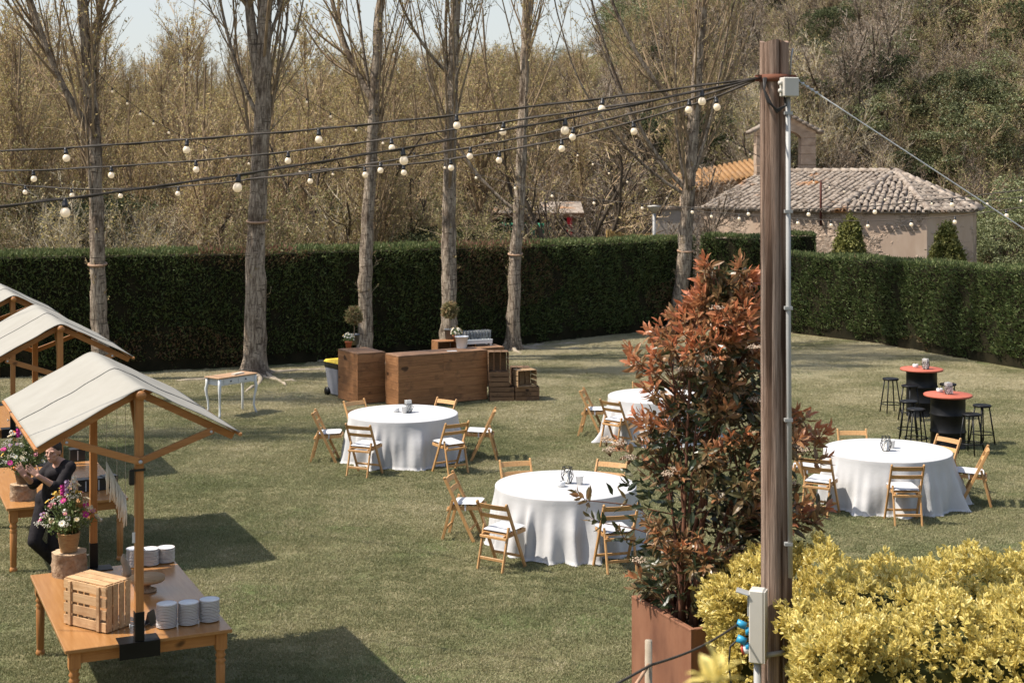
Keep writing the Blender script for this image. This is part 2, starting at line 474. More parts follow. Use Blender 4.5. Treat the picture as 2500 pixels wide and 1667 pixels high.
def grass_mat():
    m, nt, b = base_mat('grass_blade', 0.55, 0.2)
    at = nt.nodes.new('ShaderNodeAttribute'); at.attribute_name = 'rnd'
    rmp = nt.nodes.new('ShaderNodeValToRGB'); e = rmp.color_ramp.elements
    e[0].position = 0.0; e[0].color = c4((0.13, 0.143, 0.06)); e[1].position = 1.0; e[1].color = c4((0.50, 0.44, 0.28))
    for p, c in ((0.35, (0.208, 0.21, 0.098)), (0.62, (0.285, 0.265, 0.138)), (0.8, (0.38, 0.335, 0.19))):
        x = e.new(p); x.color = c4(c)
    big, _ = noise_fac(nt, 0.33, 5, 0.65, 'World', (1, 1, 1), 0.35, 0.65)
    fine, _ = noise_fac(nt, 2.3, 4, 0.6, 'World', (1, 1, 1), 0.3, 0.7)
    # worn and dry towards the row of trees
    g = nt.nodes.new('ShaderNodeNewGeometry'); sp = nt.nodes.new('ShaderNodeSeparateXYZ'); nt.links.new(g.outputs['Position'], sp.inputs[0])
    dr = nt.nodes.new('ShaderNodeMapRange'); dr.inputs[1].default_value = 25; dr.inputs[2].default_value = 38; dr.inputs[3].default_value = -0.05; dr.inputs[4].default_value = 0.62
    nt.links.new(sp.outputs[1], dr.inputs[0])
    def mth(op, a, c):
        n = nt.nodes.new('ShaderNodeMath'); n.operation = op
        for i, v in enumerate((a, c)):
            if isinstance(v, float): n.inputs[i].default_value = v
            else: nt.links.new(v, n.inputs[i])
        return n.outputs[0]
    f = mth('MULTIPLY', at.outputs['Fac'], 0.74)
    f = mth('ADD', f, mth('MULTIPLY', mth('SUBTRACT', big, 0.42), 0.50))
    f = mth('ADD', f, mth('MULTIPLY', mth('SUBTRACT', fine, 0.5), 0.20))
    f = mth('ADD', f, mth('MULTIPLY', dr.outputs[0], mth('ADD', big, 0.35)))
    pat, _ = noise_fac(nt, 0.9, 5, 0.7, 'World', (1, 1, 1), 0.56, 0.72)
    grn, _ = noise_fac(nt, 0.6, 4, 0.65, 'World', (1.3, 1, 1), 0.55, 0.72)
    f = mth('ADD', f, mth('MULTIPLY', pat, 0.34)); f = mth('SUBTRACT', f, mth('MULTIPLY', grn, 0.22)); f = mth('ADD', f, 0.13)
    nt.links.new(f, rmp.inputs[0])
    nt.links.new(rmp.outputs[0], b.inputs['Base Color'])
    tr = nt.nodes.new('ShaderNodeBsdfTranslucent'); mx = nt.nodes.new('ShaderNodeMixShader'); mx.inputs[0].default_value = 0.25
    nt.links.new(rmp.outputs[0], tr.inputs[0]); nt.links.new(b.outputs[0], mx.inputs[1]); nt.links.new(tr.outputs[0], mx.inputs[2])
    nt.links.new(mx.outputs[0], nt.nodes['Material Output'].inputs[0])
    return m
M['grass'] = grass_mat()

# ------------------------------------------------------------------ terrain
def terrain(X, Y):
    h = 3.15 * (1 - smooth01(3.5, 10.3, Y))
    h = h - 1.3 * smooth01(45, 52, Y) * (1 - smooth01(52, 75, Y)) 
    h = h + 9.5 * smooth01(78, 168, Y) * (1 + 0.08 * np.sin(X * 0.05))
    h = h + 40.0 * np.exp(-((X - 60) ** 2) / (2 * 30.0 ** 2) - ((Y - 122) ** 2) / (2 * 38.0 ** 2)) * smooth01(58, 70, Y)
    return h

gx = np.linspace(-150, 170, 129); gy = np.concatenate([np.linspace(-15, 60, 61), np.linspace(62, 420, 100)])
GX, GY = np.meshgrid(gx, gy)
GZ = terrain(GX, GY)
nx, ny = len(gx), len(gy)
idx = np.arange(nx * ny).reshape(ny, nx)
gf = np.stack([idx[:-1, :-1], idx[:-1, 1:], idx[1:, 1:], idx[1:, :-1]], -1).reshape(-1, 4)
ground = np_object('ground', np.stack([GX, GY, GZ], -1).reshape(-1, 3), [gf], M['litter'], smooth=True)
tag(ground, kind='structure')

HEDGE_L = [(-16, 32.6, 2.8), (-11, 33.6, 2.8), (-6.5, 35.2, 2.78), (-3, 37.2, 2.76), (0, 39.4, 2.72), (3, 42.0, 2.68), (5.5, 44.2, 2.66)]
HEDGE_R = [(7.75, 42.9, 2.26), (9.79, 40.2, 2.27), (10.97, 37.4, 2.30), (12.1, 34.9, 2.34), (13.6, 31.0, 2.38), (14.6, 28, 2.4)]
lawn = MB()
poly = [(-16, 9.9), (14.6, 9.9)] + [(p[0], p[1]) for p in HEDGE_R[::-1]] + [(6.2, 44.7)] + [(p[0], p[1] + 0.1) for p in HEDGE_L[::-1]]
lawn.add([(x, y, 0.004) for x, y in poly], [tuple(range(len(poly)))])
tag(lawn.build('lawn', M['lawn_soil']), kind='structure')

def in_lawn(X, Y):
    hl = np.interp(X, [p[0] for p in HEDGE_L] + [6.4, 7.75], [p[1] for p in HEDGE_L] + [44.5, 42.9])
    hr = np.interp(X, [7.75] + [p[0] for p in HEDGE_R], [42.9] + [p[1] for p in HEDGE_R])
    return (Y < np.where(X < 7.75, hl - 0.15, hr - 0.55)) & (X < 14.5)

# ------------------------------------------------------------------ geometry-node scatter (stuff only)
def scatter(name, protos, pts, rots, scl, pid):
    col = bpy.data.collections.new(name + '_kinds')
    for p in protos: col.objects.link(p)
    me = bpy.data.meshes.new(name)
    me.vertices.add(len(pts)); me.vertices.foreach_set('co', np.asarray(pts, np.float32).ravel())
    a = me.attributes.new('rot', 'FLOAT_VECTOR', 'POINT'); a.data.foreach_set('vector', np.asarray(rots, np.float32).ravel())
    a = me.attributes.new('scl', 'FLOAT_VECTOR', 'POINT'); a.data.foreach_set('vector', np.asarray(scl, np.float32).ravel())
    a = me.attributes.new('pid', 'INT', 'POINT'); a.data.foreach_set('value', np.asarray(pid, np.int32))
    o = bpy.data.objects.new(name, me); COL.objects.link(o)
    ng = bpy.data.node_groups.new(name, 'GeometryNodeTree')
    ng.interface.new_socket('Geometry', in_out='INPUT', socket_type='NodeSocketGeometry')
    ng.interface.new_socket('Geometry', in_out='OUTPUT', socket_type='NodeSocketGeometry')
    gi = ng.nodes.new('NodeGroupInput'); go = ng.nodes.new('NodeGroupOutput')
    iop = ng.nodes.new('GeometryNodeInstanceOnPoints'); iop.inputs['Pick Instance'].default_value = True
    ci = ng.nodes.new('GeometryNodeCollectionInfo'); ci.inputs['Collection'].default_value = col
    ci.inputs['Separate Children'].default_value = True; ci.inputs['Reset Children'].default_value = True
    def named(nm, ty):
        n = ng.nodes.new('GeometryNodeInputNamedAttribute'); n.data_type = ty; n.inputs['Name'].default_value = nm
        return [s for s in n.outputs if s.enabled and s.name == 'Attribute'][0]
    L = ng.links
    L.new(gi.outputs[0], iop.inputs['Points']); L.new(ci.outputs[0], iop.inputs['Instance'])
    L.new(named('pid', 'INT'), iop.inputs['Instance Index'])
    L.new(named('rot', 'FLOAT_VECTOR'), iop.inputs['Rotation']); L.new(named('scl', 'FLOAT_VECTOR'), iop.inputs['Scale'])
    L.new(iop.outputs[0], go.inputs[0])
    md = o.modifiers.new('scatter', 'NODES'); md.node_group = ng
    return tag(o, kind='stuff')

# ------------------------------------------------------------------ grass
rng = np.random.default_rng(7)
def grass_patch(name, size, n, hmin, hmax, wd):
    p = np.column_stack([rng.uniform(-size/2, size/2, (n, 2)), np.zeros(n)])
    d = norm(np.column_stack([rng.normal(0, 0.55, (n, 2)), np.ones(n)]))
    L = rng.uniform(hmin, hmax, n)[:, None]
    s = norm(np.cross(d, rng.normal(size=(n, 3)))) * (wd * rng.uniform(0.6, 1.3, n))[:, None]
    bend = np.column_stack([rng.normal(0, 0.012, (n, 2)), np.zeros(n)])
    V = np.stack([p - s/2, p + s/2, p + d*L*0.6 + s*0.4, p + d*L*0.6 - s*0.4, p + d*L + bend], 1)
    b = (np.arange(n) * 5)[:, None]
    nb = NB(); r = np.repeat(np.clip(rng.normal(0.5, 0.24, n), 0, 1), 5)
    F3 = b + np.array([[3, 2, 4]]); F4 = b + np.array([[0, 1, 2, 3]])
    nb.add(V.reshape(-1, 3), F3, 0, r); nb.n -= len(r)
    nb.f4.append(F4 + nb.n); nb.m4.append(np.zeros(len(F4))); nb.n += len(r)
    return nb.build(name, M['grass'], link=False)
gp = [grass_patch('grass_patch_%d' % i, 0.64, 1500, 0.012, 0.040, 0.0062) for i in range(4)]
st = 0.43
yy, xx = np.mgrid[12.6:45:st, -16:15:st]
P = np.column_stack([xx.ravel(), yy.ravel()]) + rng.uniform(-0.12, 0.12, (xx.size, 2))
ok = in_lawn(P[:, 0], P[:, 1]) & (np.abs(P[:, 0]) < 0.362 * P[:, 1] + 3.5)
P = P[ok]; n = len(P)
sc = rng.uniform(0.8, 1.2, n)
scatter('grass', gp, np.column_stack([P, np.full(n, 0.003)]), np.column_stack([np.zeros((n, 2)), rng.uniform(0, 6.28, n)]),
        np.column_stack([np.ones(n), np.ones(n), sc]), rng.integers(0, 4, n))
bpy.data.objects['grass']['label'] = 'short clipped lawn grass mixed with dry straw blades'

# ------------------------------------------------------------------ clipped hedges
def hedge(path, thick, label, seed, dens=900, ends=True, brown=0.3, group=None):
    rg = np.random.default_rng(seed)
    pts = np.array([(p[0], p[1]) for p in path]); H = np.array([p[2] for p in path])
    tan = norm(np.gradient(pts, axis=0)); nr = np.column_stack([tan[:, 1], -tan[:, 0]])        # towards the lawn
    if (nr * (np.array([0, 20]) - pts)).sum() < 0: nr = -nr
    root = thing('clipped_hedge', label, 'hedge', (pts[0][0], pts[0][1], 0), group=group)
    org = np.array([pts[0][0], pts[0][1], 0])
    # core
    mb = MB(); n = len(pts); vs = []
    ins = 0.10
    for i in range(n):
        a = pts[i] - nr[i] * ins; c = pts[i] - nr[i] * (thick - ins)
        vs += [(a[0], a[1], 0), (a[0], a[1], H[i] - ins), (c[0], c[1], H[i] - ins), (c[0], c[1], 0)]
    vs = [tuple(np.array(v) - org) for v in vs]
    fs = []
    for i in range(n - 1):
        for k in range(4):
            k2 = (k + 1) % 4
            fs.append((i*4+k, (i+1)*4+k, (i+1)*4+k2, i*4+k2))
    fs += [(0, 1, 2, 3), tuple((n-1)*4 + k for k in (3, 2, 1, 0))]
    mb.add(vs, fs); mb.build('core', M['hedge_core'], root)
    # sprays
    seg = np.linalg.norm(np.diff(pts, axis=0), axis=1); cum = np.concatenate([[0], np.cumsum(seg)]); L = cum[-1]
    def at(s):
        q = np.column_stack([np.interp(s, cum, pts[:, 0]), np.interp(s, cum, pts[:, 1])])
        nn = norm(np.column_stack([np.interp(s, cum, nr[:, 0]), np.interp(s, cum, nr[:, 1])]))
        return q, nn, np.interp(s, cum, H)
    def wave(s, z): return 0.05*np.sin(s*2.1 + z*1.3) + 0.04*np.sin(s*4.7 - z*2.9 + 1) + 0.03*np.sin(s*9.1 + z*6.1)
    nb = NB()
    def put(pos, nn, rn, size):
        N = len(pos)
        d = norm(nn * 0.8 + np.array([0, 0, 0.55]) + rg.normal(0, 0.45, (N, 3)))
        sd = norm(np.cross(d, rg.normal(size=(N, 3))))
        s = (size * rg.uniform(0.6, 1.4, N))[:, None]
        V = np.stack([pos - d*s*0.5, pos + sd*s*0.26, pos + d*s, pos - sd*s*0.26], 1)
        nb.add(V.reshape(-1, 3) - org, (np.arange(N)*4)[:, None] + np.arange(4)[None], 0, np.repeat(rn, 4))
    def rv(s, z, N):
        br = (np.sin(s*0.55 + z*0.8 + seed) * np.sin(s*0.23 - z*1.1 + 2*seed) > 1 - brown*1.1) & (rg.random(N) < 0.62)
        r = np.clip(rg.normal(0.34, 0.16, N), 0, 0.78)
        return np.where(br, rg.uniform(0.8, 1, N), r)
    N = int(L * H.mean() * dens); s = rg.uniform(0, L, N); q, nn, h = at(s); z = h * rg.uniform(0.02, 1, N)
    off = wave(s, z) - 0.02 + rg.uniform(-0.05, 0.03, N) - 0.12 * (z < 0.25)
    pos = np.column_stack([q + nn * off[:, None], z]); put(pos, np.column_stack([nn, np.zeros(N)]), rv(s, z, N), 0.06)
    N = int(L * thick * dens); s = rg.uniform(0, L, N); q, nn, h = at(s); t = rg.uniform(0, thick, N)
    pos = np.column_stack([q - nn * t[:, None], h + 0.5*wave(s, t*3) + rg.uniform(-0.04, 0.05, N)])
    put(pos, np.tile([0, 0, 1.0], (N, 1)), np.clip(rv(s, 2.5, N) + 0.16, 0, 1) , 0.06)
    for e, sg in ((0, -1), (-1, 1)):
        N = int(thick * H[e] * dens); t = rg.uniform(0, thick, N); z = rg.uniform(0.02, H[e], N)
        pos = np.column_stack([pts[e] - nr[e] * t[:, None] + sg * tan[e] * (0.03*rg.random((N, 1))), z])
        put(pos, np.tile(np.append(sg * tan[e], 0), (N, 1)), rv(t, z, N), 0.06)
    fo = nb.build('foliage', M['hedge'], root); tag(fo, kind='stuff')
    return root
hedge(HEDGE_L, 1.0, 'long tall clipped hedge in shade behind the row of bare trees', 3, brown=0.55)
hedge([(5.7, 44.5, 2.72), (7.0, 43.55, 2.72), (7.72, 42.95, 2.72)], 0.9, 'taller clipped hedge block at the corner behind the wooden pole', 5, brown=0.0)
hedge(HEDGE_R, 0.95, 'sunlit clipped hedge along the right side of the lawn', 8, brown=0.12)
hedge([(8.25, 45.6, 2.72), (9.35, 45.5, 2.72)], 0.9, 'short dark hedge end behind the right hedge by the chapel wall', 9, brown=0.0)

# ------------------------------------------------------------------ row of poplars
def poplar(label, path, depth, rbase, forks, seed, t0=0.24, nbr=40, height=18.5, tie=None, spread=(0.14, 0.42), bl=0.25):
    rg = np.random.default_rng(seed)
    pw = [np.array(WD(x, y, depth)) for x, y in path]
    base = pw[0].copy(); base[2] = 0; pw[0] = base
    root = thing('poplar_tree', label, 'tree', tuple(base), group='row of bare poplars in front of the hedge')
    last, prev = pw[-1], pw[-2]
    d = (last - prev) / np.linalg.norm(last - prev)
    while pw[-1][2] < height:
        d = norm(d + np.array([rg.normal(0, 0.05), rg.normal(0, 0.05), 0.06])); pw.append(pw[-1] + d * 1.5)
    A = np.array(pw) - base
    # resample
    seg = np.linalg.norm(np.diff(A, axis=0), axis=1); cum = np.concatenate([[0], np.cumsum(seg)])
    K = 60; s = cum[-1] * np.linspace(0, 1, K) ** 1.15
    T = np.column_stack([np.interp(s, cum, A[:, i]) for i in range(3)])
    T[1:, :2] += rg.normal(0, 0.012, (K - 1, 2))
    rad = rbase * (1 - 0.80 * (s / cum[-1]) ** 0.9) * (1 + 0.55 * np.exp(-s / 0.22)) * (1 + rg.normal(0, 0.02, K))
    # trunk with bumps
    n = 20
    V, F = tubes(T[None], rad[None], n)
    ang = np.tile(np.arange(n) / n * 2 * np.pi, K); zz = np.repeat(s, n); C = np.repeat(T, n, 0)
    k = 1 + 0.05*np.sin(ang*3 + zz*1.1 + seed) + 0.05*np.sin(ang*5 - zz*2.3) + 0.035*np.sin(ang*2 + zz*6.0) + rg.normal(0, 0.018, len(ang)) + 0.22*np.exp(-zz/0.3)*np.sin(ang*4 + seed)
    for _ in range(9):
        za, aa = rg.uniform(0.5, 5.5), rg.uniform(0, 6.28)
        k += 0.16 * np.exp(-((zz - za) / 0.10) ** 2 - (np.angle(np.exp(1j * (ang - aa))) / 0.45) ** 2)
    V = C + (V - C) * k[:, None]
    nb = NB(); nb.add(V, F)
    big, bigr = [], []
    for (fy, tx, ty, r0) in forks:                         # stems that part from the trunk inside the picture
        p0 = np.array(WD(np.interp(-fy, [-p[1] for p in path], [p[0] for p in path]), fy, depth)) - base
        p1 = np.array(WD(tx, ty, depth + rg.uniform(-0.5, 0.5))) - base
        L = np.linalg.norm(p1 - p0); out = [p0]; mid = (p0 + p1) / 2 + (p1 - p0)[[0, 1, 2]] * 0
        mid[0] += (p1[0] - p0[0]) * 0.14; mid[2] -= 0.10 * L
        for t in np.linspace(0, 1, 7)[1:]:
            out.append((1-t)**2*p0 + 2*t*(1-t)*mid + t*t*p1)
        dd = norm(out[-1] - out[-2])
        for _ in range(5):
            dd = norm(dd + np.array([rg.normal(0, .05), rg.normal(0, .05), 0.12])); out.append(out[-1] + dd * 0.75)
        big.append(np.array(out)); bigr.append(r0 * np.linspace(1, 0.3, len(out)))
    if big:
        Bg, Br = np.stack(big), np.stack(bigr)
        V, F = tubes(Bg, Br, 9); nb.add(V, F)
    nb.build('trunk', M['bark'], root, smooth=True)
    # crown
    cr = NB()
    P1, R1 = branch(T[None], rad[None], nbr, 0.50, 0.97, bl, spread, 0.10, 0.06, 0.27, 9, rg, tdec=0.72)
    Pl, Rl = branch(T[None], rad[None], 9 if nbr < 44 else 18, t0, 0.50, bl*1.15, (spread[0], spread[1]*1.15), 0.12, 0.05, 0.22, 9, rg, tdec=0.3)
    P1 = np.concatenate([P1, Pl]); R1 = np.concatenate([R1, Rl])
    V, F = tubes(P1, R1, 6); cr.add(V, F, 0)
    src = [(P1[:nbr], R1[:nbr], 8), (P1[nbr:], R1[nbr:], 6)]
    if big: src.append((Bg, Br, 10))
    for P_, R_, nc in src:
        P2, R2 = branch(P_, R_, nc, 0.15, 0.98, 0.34, (0.25, 0.7), 0.10, 0.09, 0.5, 6, rg, lmin=0.35)
        V, F = tubes(P2, np.maximum(R2, 0.006), 4); cr.add(V, F, 0)
        P3, R3 = branch(P2, R2, 5, 0.1, 1, 0.42, (0.3, 0.9), 0.08, 0.12, 0.6, 4, rg, lmin=0.22)
        V, F = tubes(P3, np.maximum(R3, 0.0045), 3); cr.add(V, F, 1, np.repeat(rg.random(len(P3)), 12))
        lp = np.concatenate([along(P3, 3, rg), along(P2, 5, rg)])
        leaf_diamonds(cr, lp + rg.normal(0, 0.02, lp.shape), rg.uniform(0.018, 0.048, len(lp)), rg, 2)
    # twiggy regrowth on the lower trunk
    Pe, Re = branch(T[None, 4:26], rad[None, 4:26] * 0.12, 34, 0.1, 1, 0.07, (0.5, 1.0), 0.12, 0.1, 0.5, 5, rg)
    V, F = tubes(Pe, np.maximum(Re * 0.6, 0.005), 3); cr.add(V, F, 1, np.repeat(rg.random(len(Pe)), 15))
    Pf, Rf = branch(Pe, Re, 4, 0.2, 1, 0.5, (0.3, 0.8), 0.1, 0.1, 0.5, 4, rg)
    V, F = tubes(Pf, np.maximum(Rf*0.5, 0.004), 3); cr.add(V, F, 1, np.repeat(rg.random(len(Pf)), 12))
    lp = along(Pf, 3, rg); leaf_diamonds(cr, lp, rg.uniform(0.014, 0.034, len(lp)), rg, 2)
    tag(cr.build('crown', [M['branch'], M['twig'], M['bud']], root), kind='stuff')
    # surface roots
    for i in range(7):
        a = rg.uniform(0, 6.28); L = rg.uniform(0.7, 2.6); q = np.array([math.cos(a), math.sin(a)]); p = q * rbase * 1.3; out = [(p[0], p[1], 0.06)]
        for j in range(6):
            a += rg.normal(0, 0.25); p = p + np.array([math.cos(a), math.sin(a)]) * L / 6
            out.append((p[0], p[1], rg.uniform(-0.035, 0.03)))
        mb = MB(); mb.tube(out, [0.07, .062, .055, .05, .045, .04, .02], 7); mb.build('root', M['root'], root)
    if tie:
        zt = (HC - (tie - YH) / FPX * depth)
        j = np.argmin(np.abs(T[:, 2] - zt)); c = T[j]; rr = rad[j] * 1.06 + 0.015
        mb = MB(); mb.tube([(c[0] + rr*math.cos(q), c[1] + rr*math.sin(q), zt + 0.03*math.sin(q)) for q in np.linspace(0, 2*math.pi, 25)], 0.028, 6, cap=False)
        mb.build('rope_tie', M['rope'], root)
    return root
S = 2500 / 2352
def px(l): return [(a * S, b * S) for a, b in l]
poplar('leftmost bare poplar, leaning left, behind the market stalls', px([(238, 872), (228, 740), (224, 600), (222, 460), (214, 300), (203, 160), (188, 0)]), 33.2, 0.195,
       [(330, 95, 60, 0.085), (330, 52, -60, 0.08), (160, 250, -20, 0.08), (95, 268, -50, 0.05), (640, 205, 215, 0.04)], 11, tie=645)
poplar('thick bare poplar forking in two, behind the white console table', px([(584, 866), (586, 740), (588, 600), (592, 460), (599, 330), (604, 180), (612, 0)]), 33.9, 0.255,
       [(230, 606, -10, 0.16), (300, 545, 40, 0.055), (350, 700, 60, 0.05), (120, 700, -60, 0.05)], 12, tie=540)
poplar('bare poplar behind the left end of the wooden bar', px([(838, 835), (838, 700), (843, 560), (850, 420), (858, 260), (866, 130), (874, 0)]), 36.3, 0.18,
       [(250, 815, 20, 0.09), (260, 880, 60, 0.05)], 13)
poplar('straight pale bare poplar behind the middle of the wooden bar', px([(1031, 830), (1031, 700), (1032, 560), (1030, 450), (1036, 300), (1041, 150), (1047, 0)]), 37.0, 0.205,
       [(190, 975, 0, 0.05), (420, 1088, 60, 0.06)], 14, nbr=40)
poplar('slim bare poplar standing right of the stacked crates', px([(1178, 800), (1180, 700), (1183, 590), (1192, 480), (1199, 330), (1205, 150), (1210, 0)]), 38.6, 0.175,
       [(480, 1285, 200, 0.05), (520, 1100, 320, 0.05), (140, 1300, -20, 0.05)], 15, tie=620)
poplar('rightmost bare poplar with branches fanning out low, left of the pole', px([(1556, 752), (1566, 650), (1574, 560), (1578, 470), (1590, 330), (1602, 180), (1612, 0)]), 43.2, 0.235,
       [(470, 1490, 150, 0.065), (480, 1420, 210, 0.05), (475, 1650, 300, 0.06), (460, 1770, 110, 0.055), (300, 1500, 20, 0.08), (290, 1700, 40, 0.08), (455, 1560, 330, 0.06)], 16, t0=0.2, nbr=46, tie=612, spread=(0.25, 0.65), bl=0.3)

for X_, Y_k, l_, sd_ in ((-12.6, 29.6, 'bare poplar just outside the left edge that shades the lawn', 17), (-15.4, 25.6, 'bare poplar farther outside the left edge that shades the lawn', 18)):
    poplar(l_, [(X_/Y_k*FPX + 1250, YH + (HC - z_)/Y_k*FPX) for z_ in (0, 2, 4, 6, 8)], Y_k, 0.2, [], sd_)

# ------------------------------------------------------------------ trees of the wood
def proto(kind, seed):
    rg = np.random.default_rng(seed); tr = NB(); cr = NB()
    def wob(P, a): return P + np.concatenate([np.zeros((1, 3)), np.cumsum(rg.normal(0, a, (len(P) - 1, 3)) * [1, 1, 0], 0)])
    if kind in ('slender', 'slender2'):
        K = 9; P = wob(np.column_stack([np.zeros((K, 2)), np.linspace(0, 10.5, K)]), 0.13)[None]; r = (0.13 * np.linspace(1, 0.2, K))[None]
        V, F = tubes(P, r, 6); tr.add(V, F)
        P1, R1 = branch(P, r, 30, 0.16, 0.97, 0.30, (0.25, 0.65), 0.10, 0.08, 0.4, 6, rg); V, F = tubes(P1, R1, 4); tr.add(V, F)
        P2, R2 = branch(P1, R1, 10, 0.15, 1, 0.42, (0.3, 0.8), 0.08, 0.1, 0.5, 4, rg); V, F = ribbons(P2, np.full(len(P2), 0.022), rg); cr.add(V, F, 0, np.repeat(rg.random(len(P2)), 8))
        P3, R3 = branch(P2, R2, 6, 0.1, 1, 0.5, (0.3, 0.9), 0.06, 0.1, 0.5, 3, rg); V, F = ribbons(P3, np.full(len(P3), 0.013), rg); cr.add(V, F, 0, np.repeat(rg.random(len(P3)), 6))
        lp = along(P3, 2 if kind == 'slender' else 1, rg); leaf_diamonds(cr, lp, rg.uniform(0.025, 0.055, len(lp)), rg, 1)
        mats = [M['twig'], M['bud']]; bm = M['branch']
    elif kind in ('spread', 'spread_grey'):
        K = 5; P = wob(np.column_stack([np.zeros((K, 2)), np.linspace(0, 1.9, K)]), 0.08)[None]; r = (0.2 * np.linspace(1, 0.75, K))[None]
        V, F = tubes(P, r, 7); tr.add(V, F)
        P1, R1 = branch(P, r, 6, 0.7, 1, 2.3, (0.5, 1.15), 0.10, 0.14, 0.6, 8, rg, tdec=0); V, F = tubes(P1, R1, 6); tr.add(V, F)
        P2, R2 = branch(P1, R1, 9, 0.2, 1, 0.42, (0.4, 1.0), 0.10, 0.16, 0.5, 6, rg); V, F = tubes(P2, R2, 4); tr.add(V, F)
        P3, R3 = branch(P2, R2, 9, 0.15, 1, 0.45, (0.4, 1.0), 0.08, 0.14, 0.5, 4, rg); V, F = ribbons(P3, np.full(len(P3), 0.024), rg); cr.add(V, F, 0, np.repeat(rg.random(len(P3)), 8))
        P4, R4 = branch(P3, R3, 6, 0.1, 1, 0.5, (0.4, 1.0), 0.05, 0.14, 0.5, 3, rg); V, F = ribbons(P4, np.full(len(P4), 0.014), rg); cr.add(V, F, 0, np.repeat(rg.random(len(P4)), 6))
        lp = along(P4, 1, rg); leaf_diamonds(cr, lp, rg.uniform(0.02, 0.045, len(lp)), rg, 1)
        mats = [M['twig_grey'] if kind == 'spread_grey' else M['twig'], M['bud'] if kind == 'spread' else M['brownleaf']]; bm = M['darklimb']
    elif kind in ('bush', 'palebush', 'brown'):
        n0 = 16; a = rg.uniform(0, 6.28, n0); tl = rg.uniform(0.05, 0.55, n0)
        D = norm(np.column_stack([np.cos(a)*tl, np.sin(a)*tl, np.ones(n0)])); L = rg.uniform(2.6, 4.6, n0)
        P = np.stack([np.column_stack([np.cos(a), np.sin(a), np.zeros(n0)])*0.2 + D*L[:, None]*t + rg.normal(0, 0.08, (n0, 3))*t for t in np.linspace(0, 1, 6)], 1)
        r = 0.04*np.linspace(1, 0.3, 6)[None].repeat(n0, 0); V, F = tubes(P, r, 4); tr.add(V, F)
        P2, R2 = branch(P, r, 11, 0.2, 1, 0.38, (0.3, 0.9), 0.06, 0.12, 0.5, 5, rg); V, F = ribbons(P2, np.full(len(P2), 0.022), rg); cr.add(V, F, 0, np.repeat(rg.random(len(P2)), 10))
        P3, R3 = branch(P2, R2, 10, 0.1, 1, 0.5, (0.3, 1.0), 0.05, 0.12, 0.5, 3, rg); V, F = ribbons(P3, np.full(len(P3), 0.013), rg); cr.add(V, F, 0, np.repeat(rg.random(len(P3)), 6))
        lp = along(P3, {'bush': 3, 'palebush': 1, 'brown': 2}[kind], rg); leaf_diamonds(cr, lp + rg.normal(0, .03, lp.shape), rg.uniform(0.025, 0.055, len(lp)), rg, 1)
        mats = {'bush': [M['twig'], M['olive']], 'palebush': [M['twig_pale'], M['bud']], 'brown': [M['twig_grey'], M['brownleaf']]}[kind]; bm = M['branch']
    else:
        K = 6; P = wob(np.column_stack([np.zeros((K, 2)), np.linspace(0, 3.2, K)]), 0.1)[None]; r = (0.16*np.linspace(1, 0.5, K))[None]
        V, F = tubes(P, r, 6); tr.add(V, F)
        P1, R1 = branch(P, r, 14, 0.35, 1, 0.75, (0.4, 1.2), 0.1, 0.1, 0.5, 5, rg); V, F = tubes(P1, R1, 4); tr.add(V, F)
        nc = 62; q = norm(rg.normal(size=(nc, 3))); C = q * (rg.uniform(0.35, 1, nc)**0.6)[:, None] * [2.3, 2.3, 1.9] + [0, 0, 3.6]
        for c in C:
            rr = rg.uniform(0.45, 0.9); m = 190; w = norm(rg.normal(size=(m, 3))); w[:, 2] = np.abs(w[:, 2])*0.9 - 0.15
            lp = c + w * rr * rg.uniform(0.75, 1.05, (m, 1)) * [1, 1, 0.7]
            leaf_diamonds(cr, lp, rg.uniform(0.03, 0.07, m), rg, 0, flat=0.8)
        mats = [M['evergreen'] if kind == 'oak' else M['dark_ever']]; bm = M['darklimb']
    return tr, cr, bm, mats
KINDS = ['slender', 'slender2', 'spread', 'spread_grey', 'bush', 'palebush', 'brown', 'oak', 'darkoak', 'slenderb']
PROTO = {}
joined = []
for i, k in enumerate(KINDS):
    tr, cr, bm, mats = proto('slender' if k == 'slenderb' else k, 40 + i)
    to = tr.build('trunk', bm, smooth=True, link=False); co = cr.build('crown', mats, link=False)
    PROTO[k] = (to, co)
    jb = NB()
    for src, off in ((tr, 0), (cr, 1)):
        b0 = jb.n
        jb.v += src.v; jb.r += src.r; jb.e += src.e
        jb.f3 += [f + b0 for f in src.f3]; jb.f4 += [f + b0 for f in src.f4]
        jb.m3 += [m + off for m in src.m3]; jb.m4 += [m + off for m in src.m4]; jb.n += src.n
    joined.append(jb.build('kind_%02d' % i, [bm] + mats, link=False))

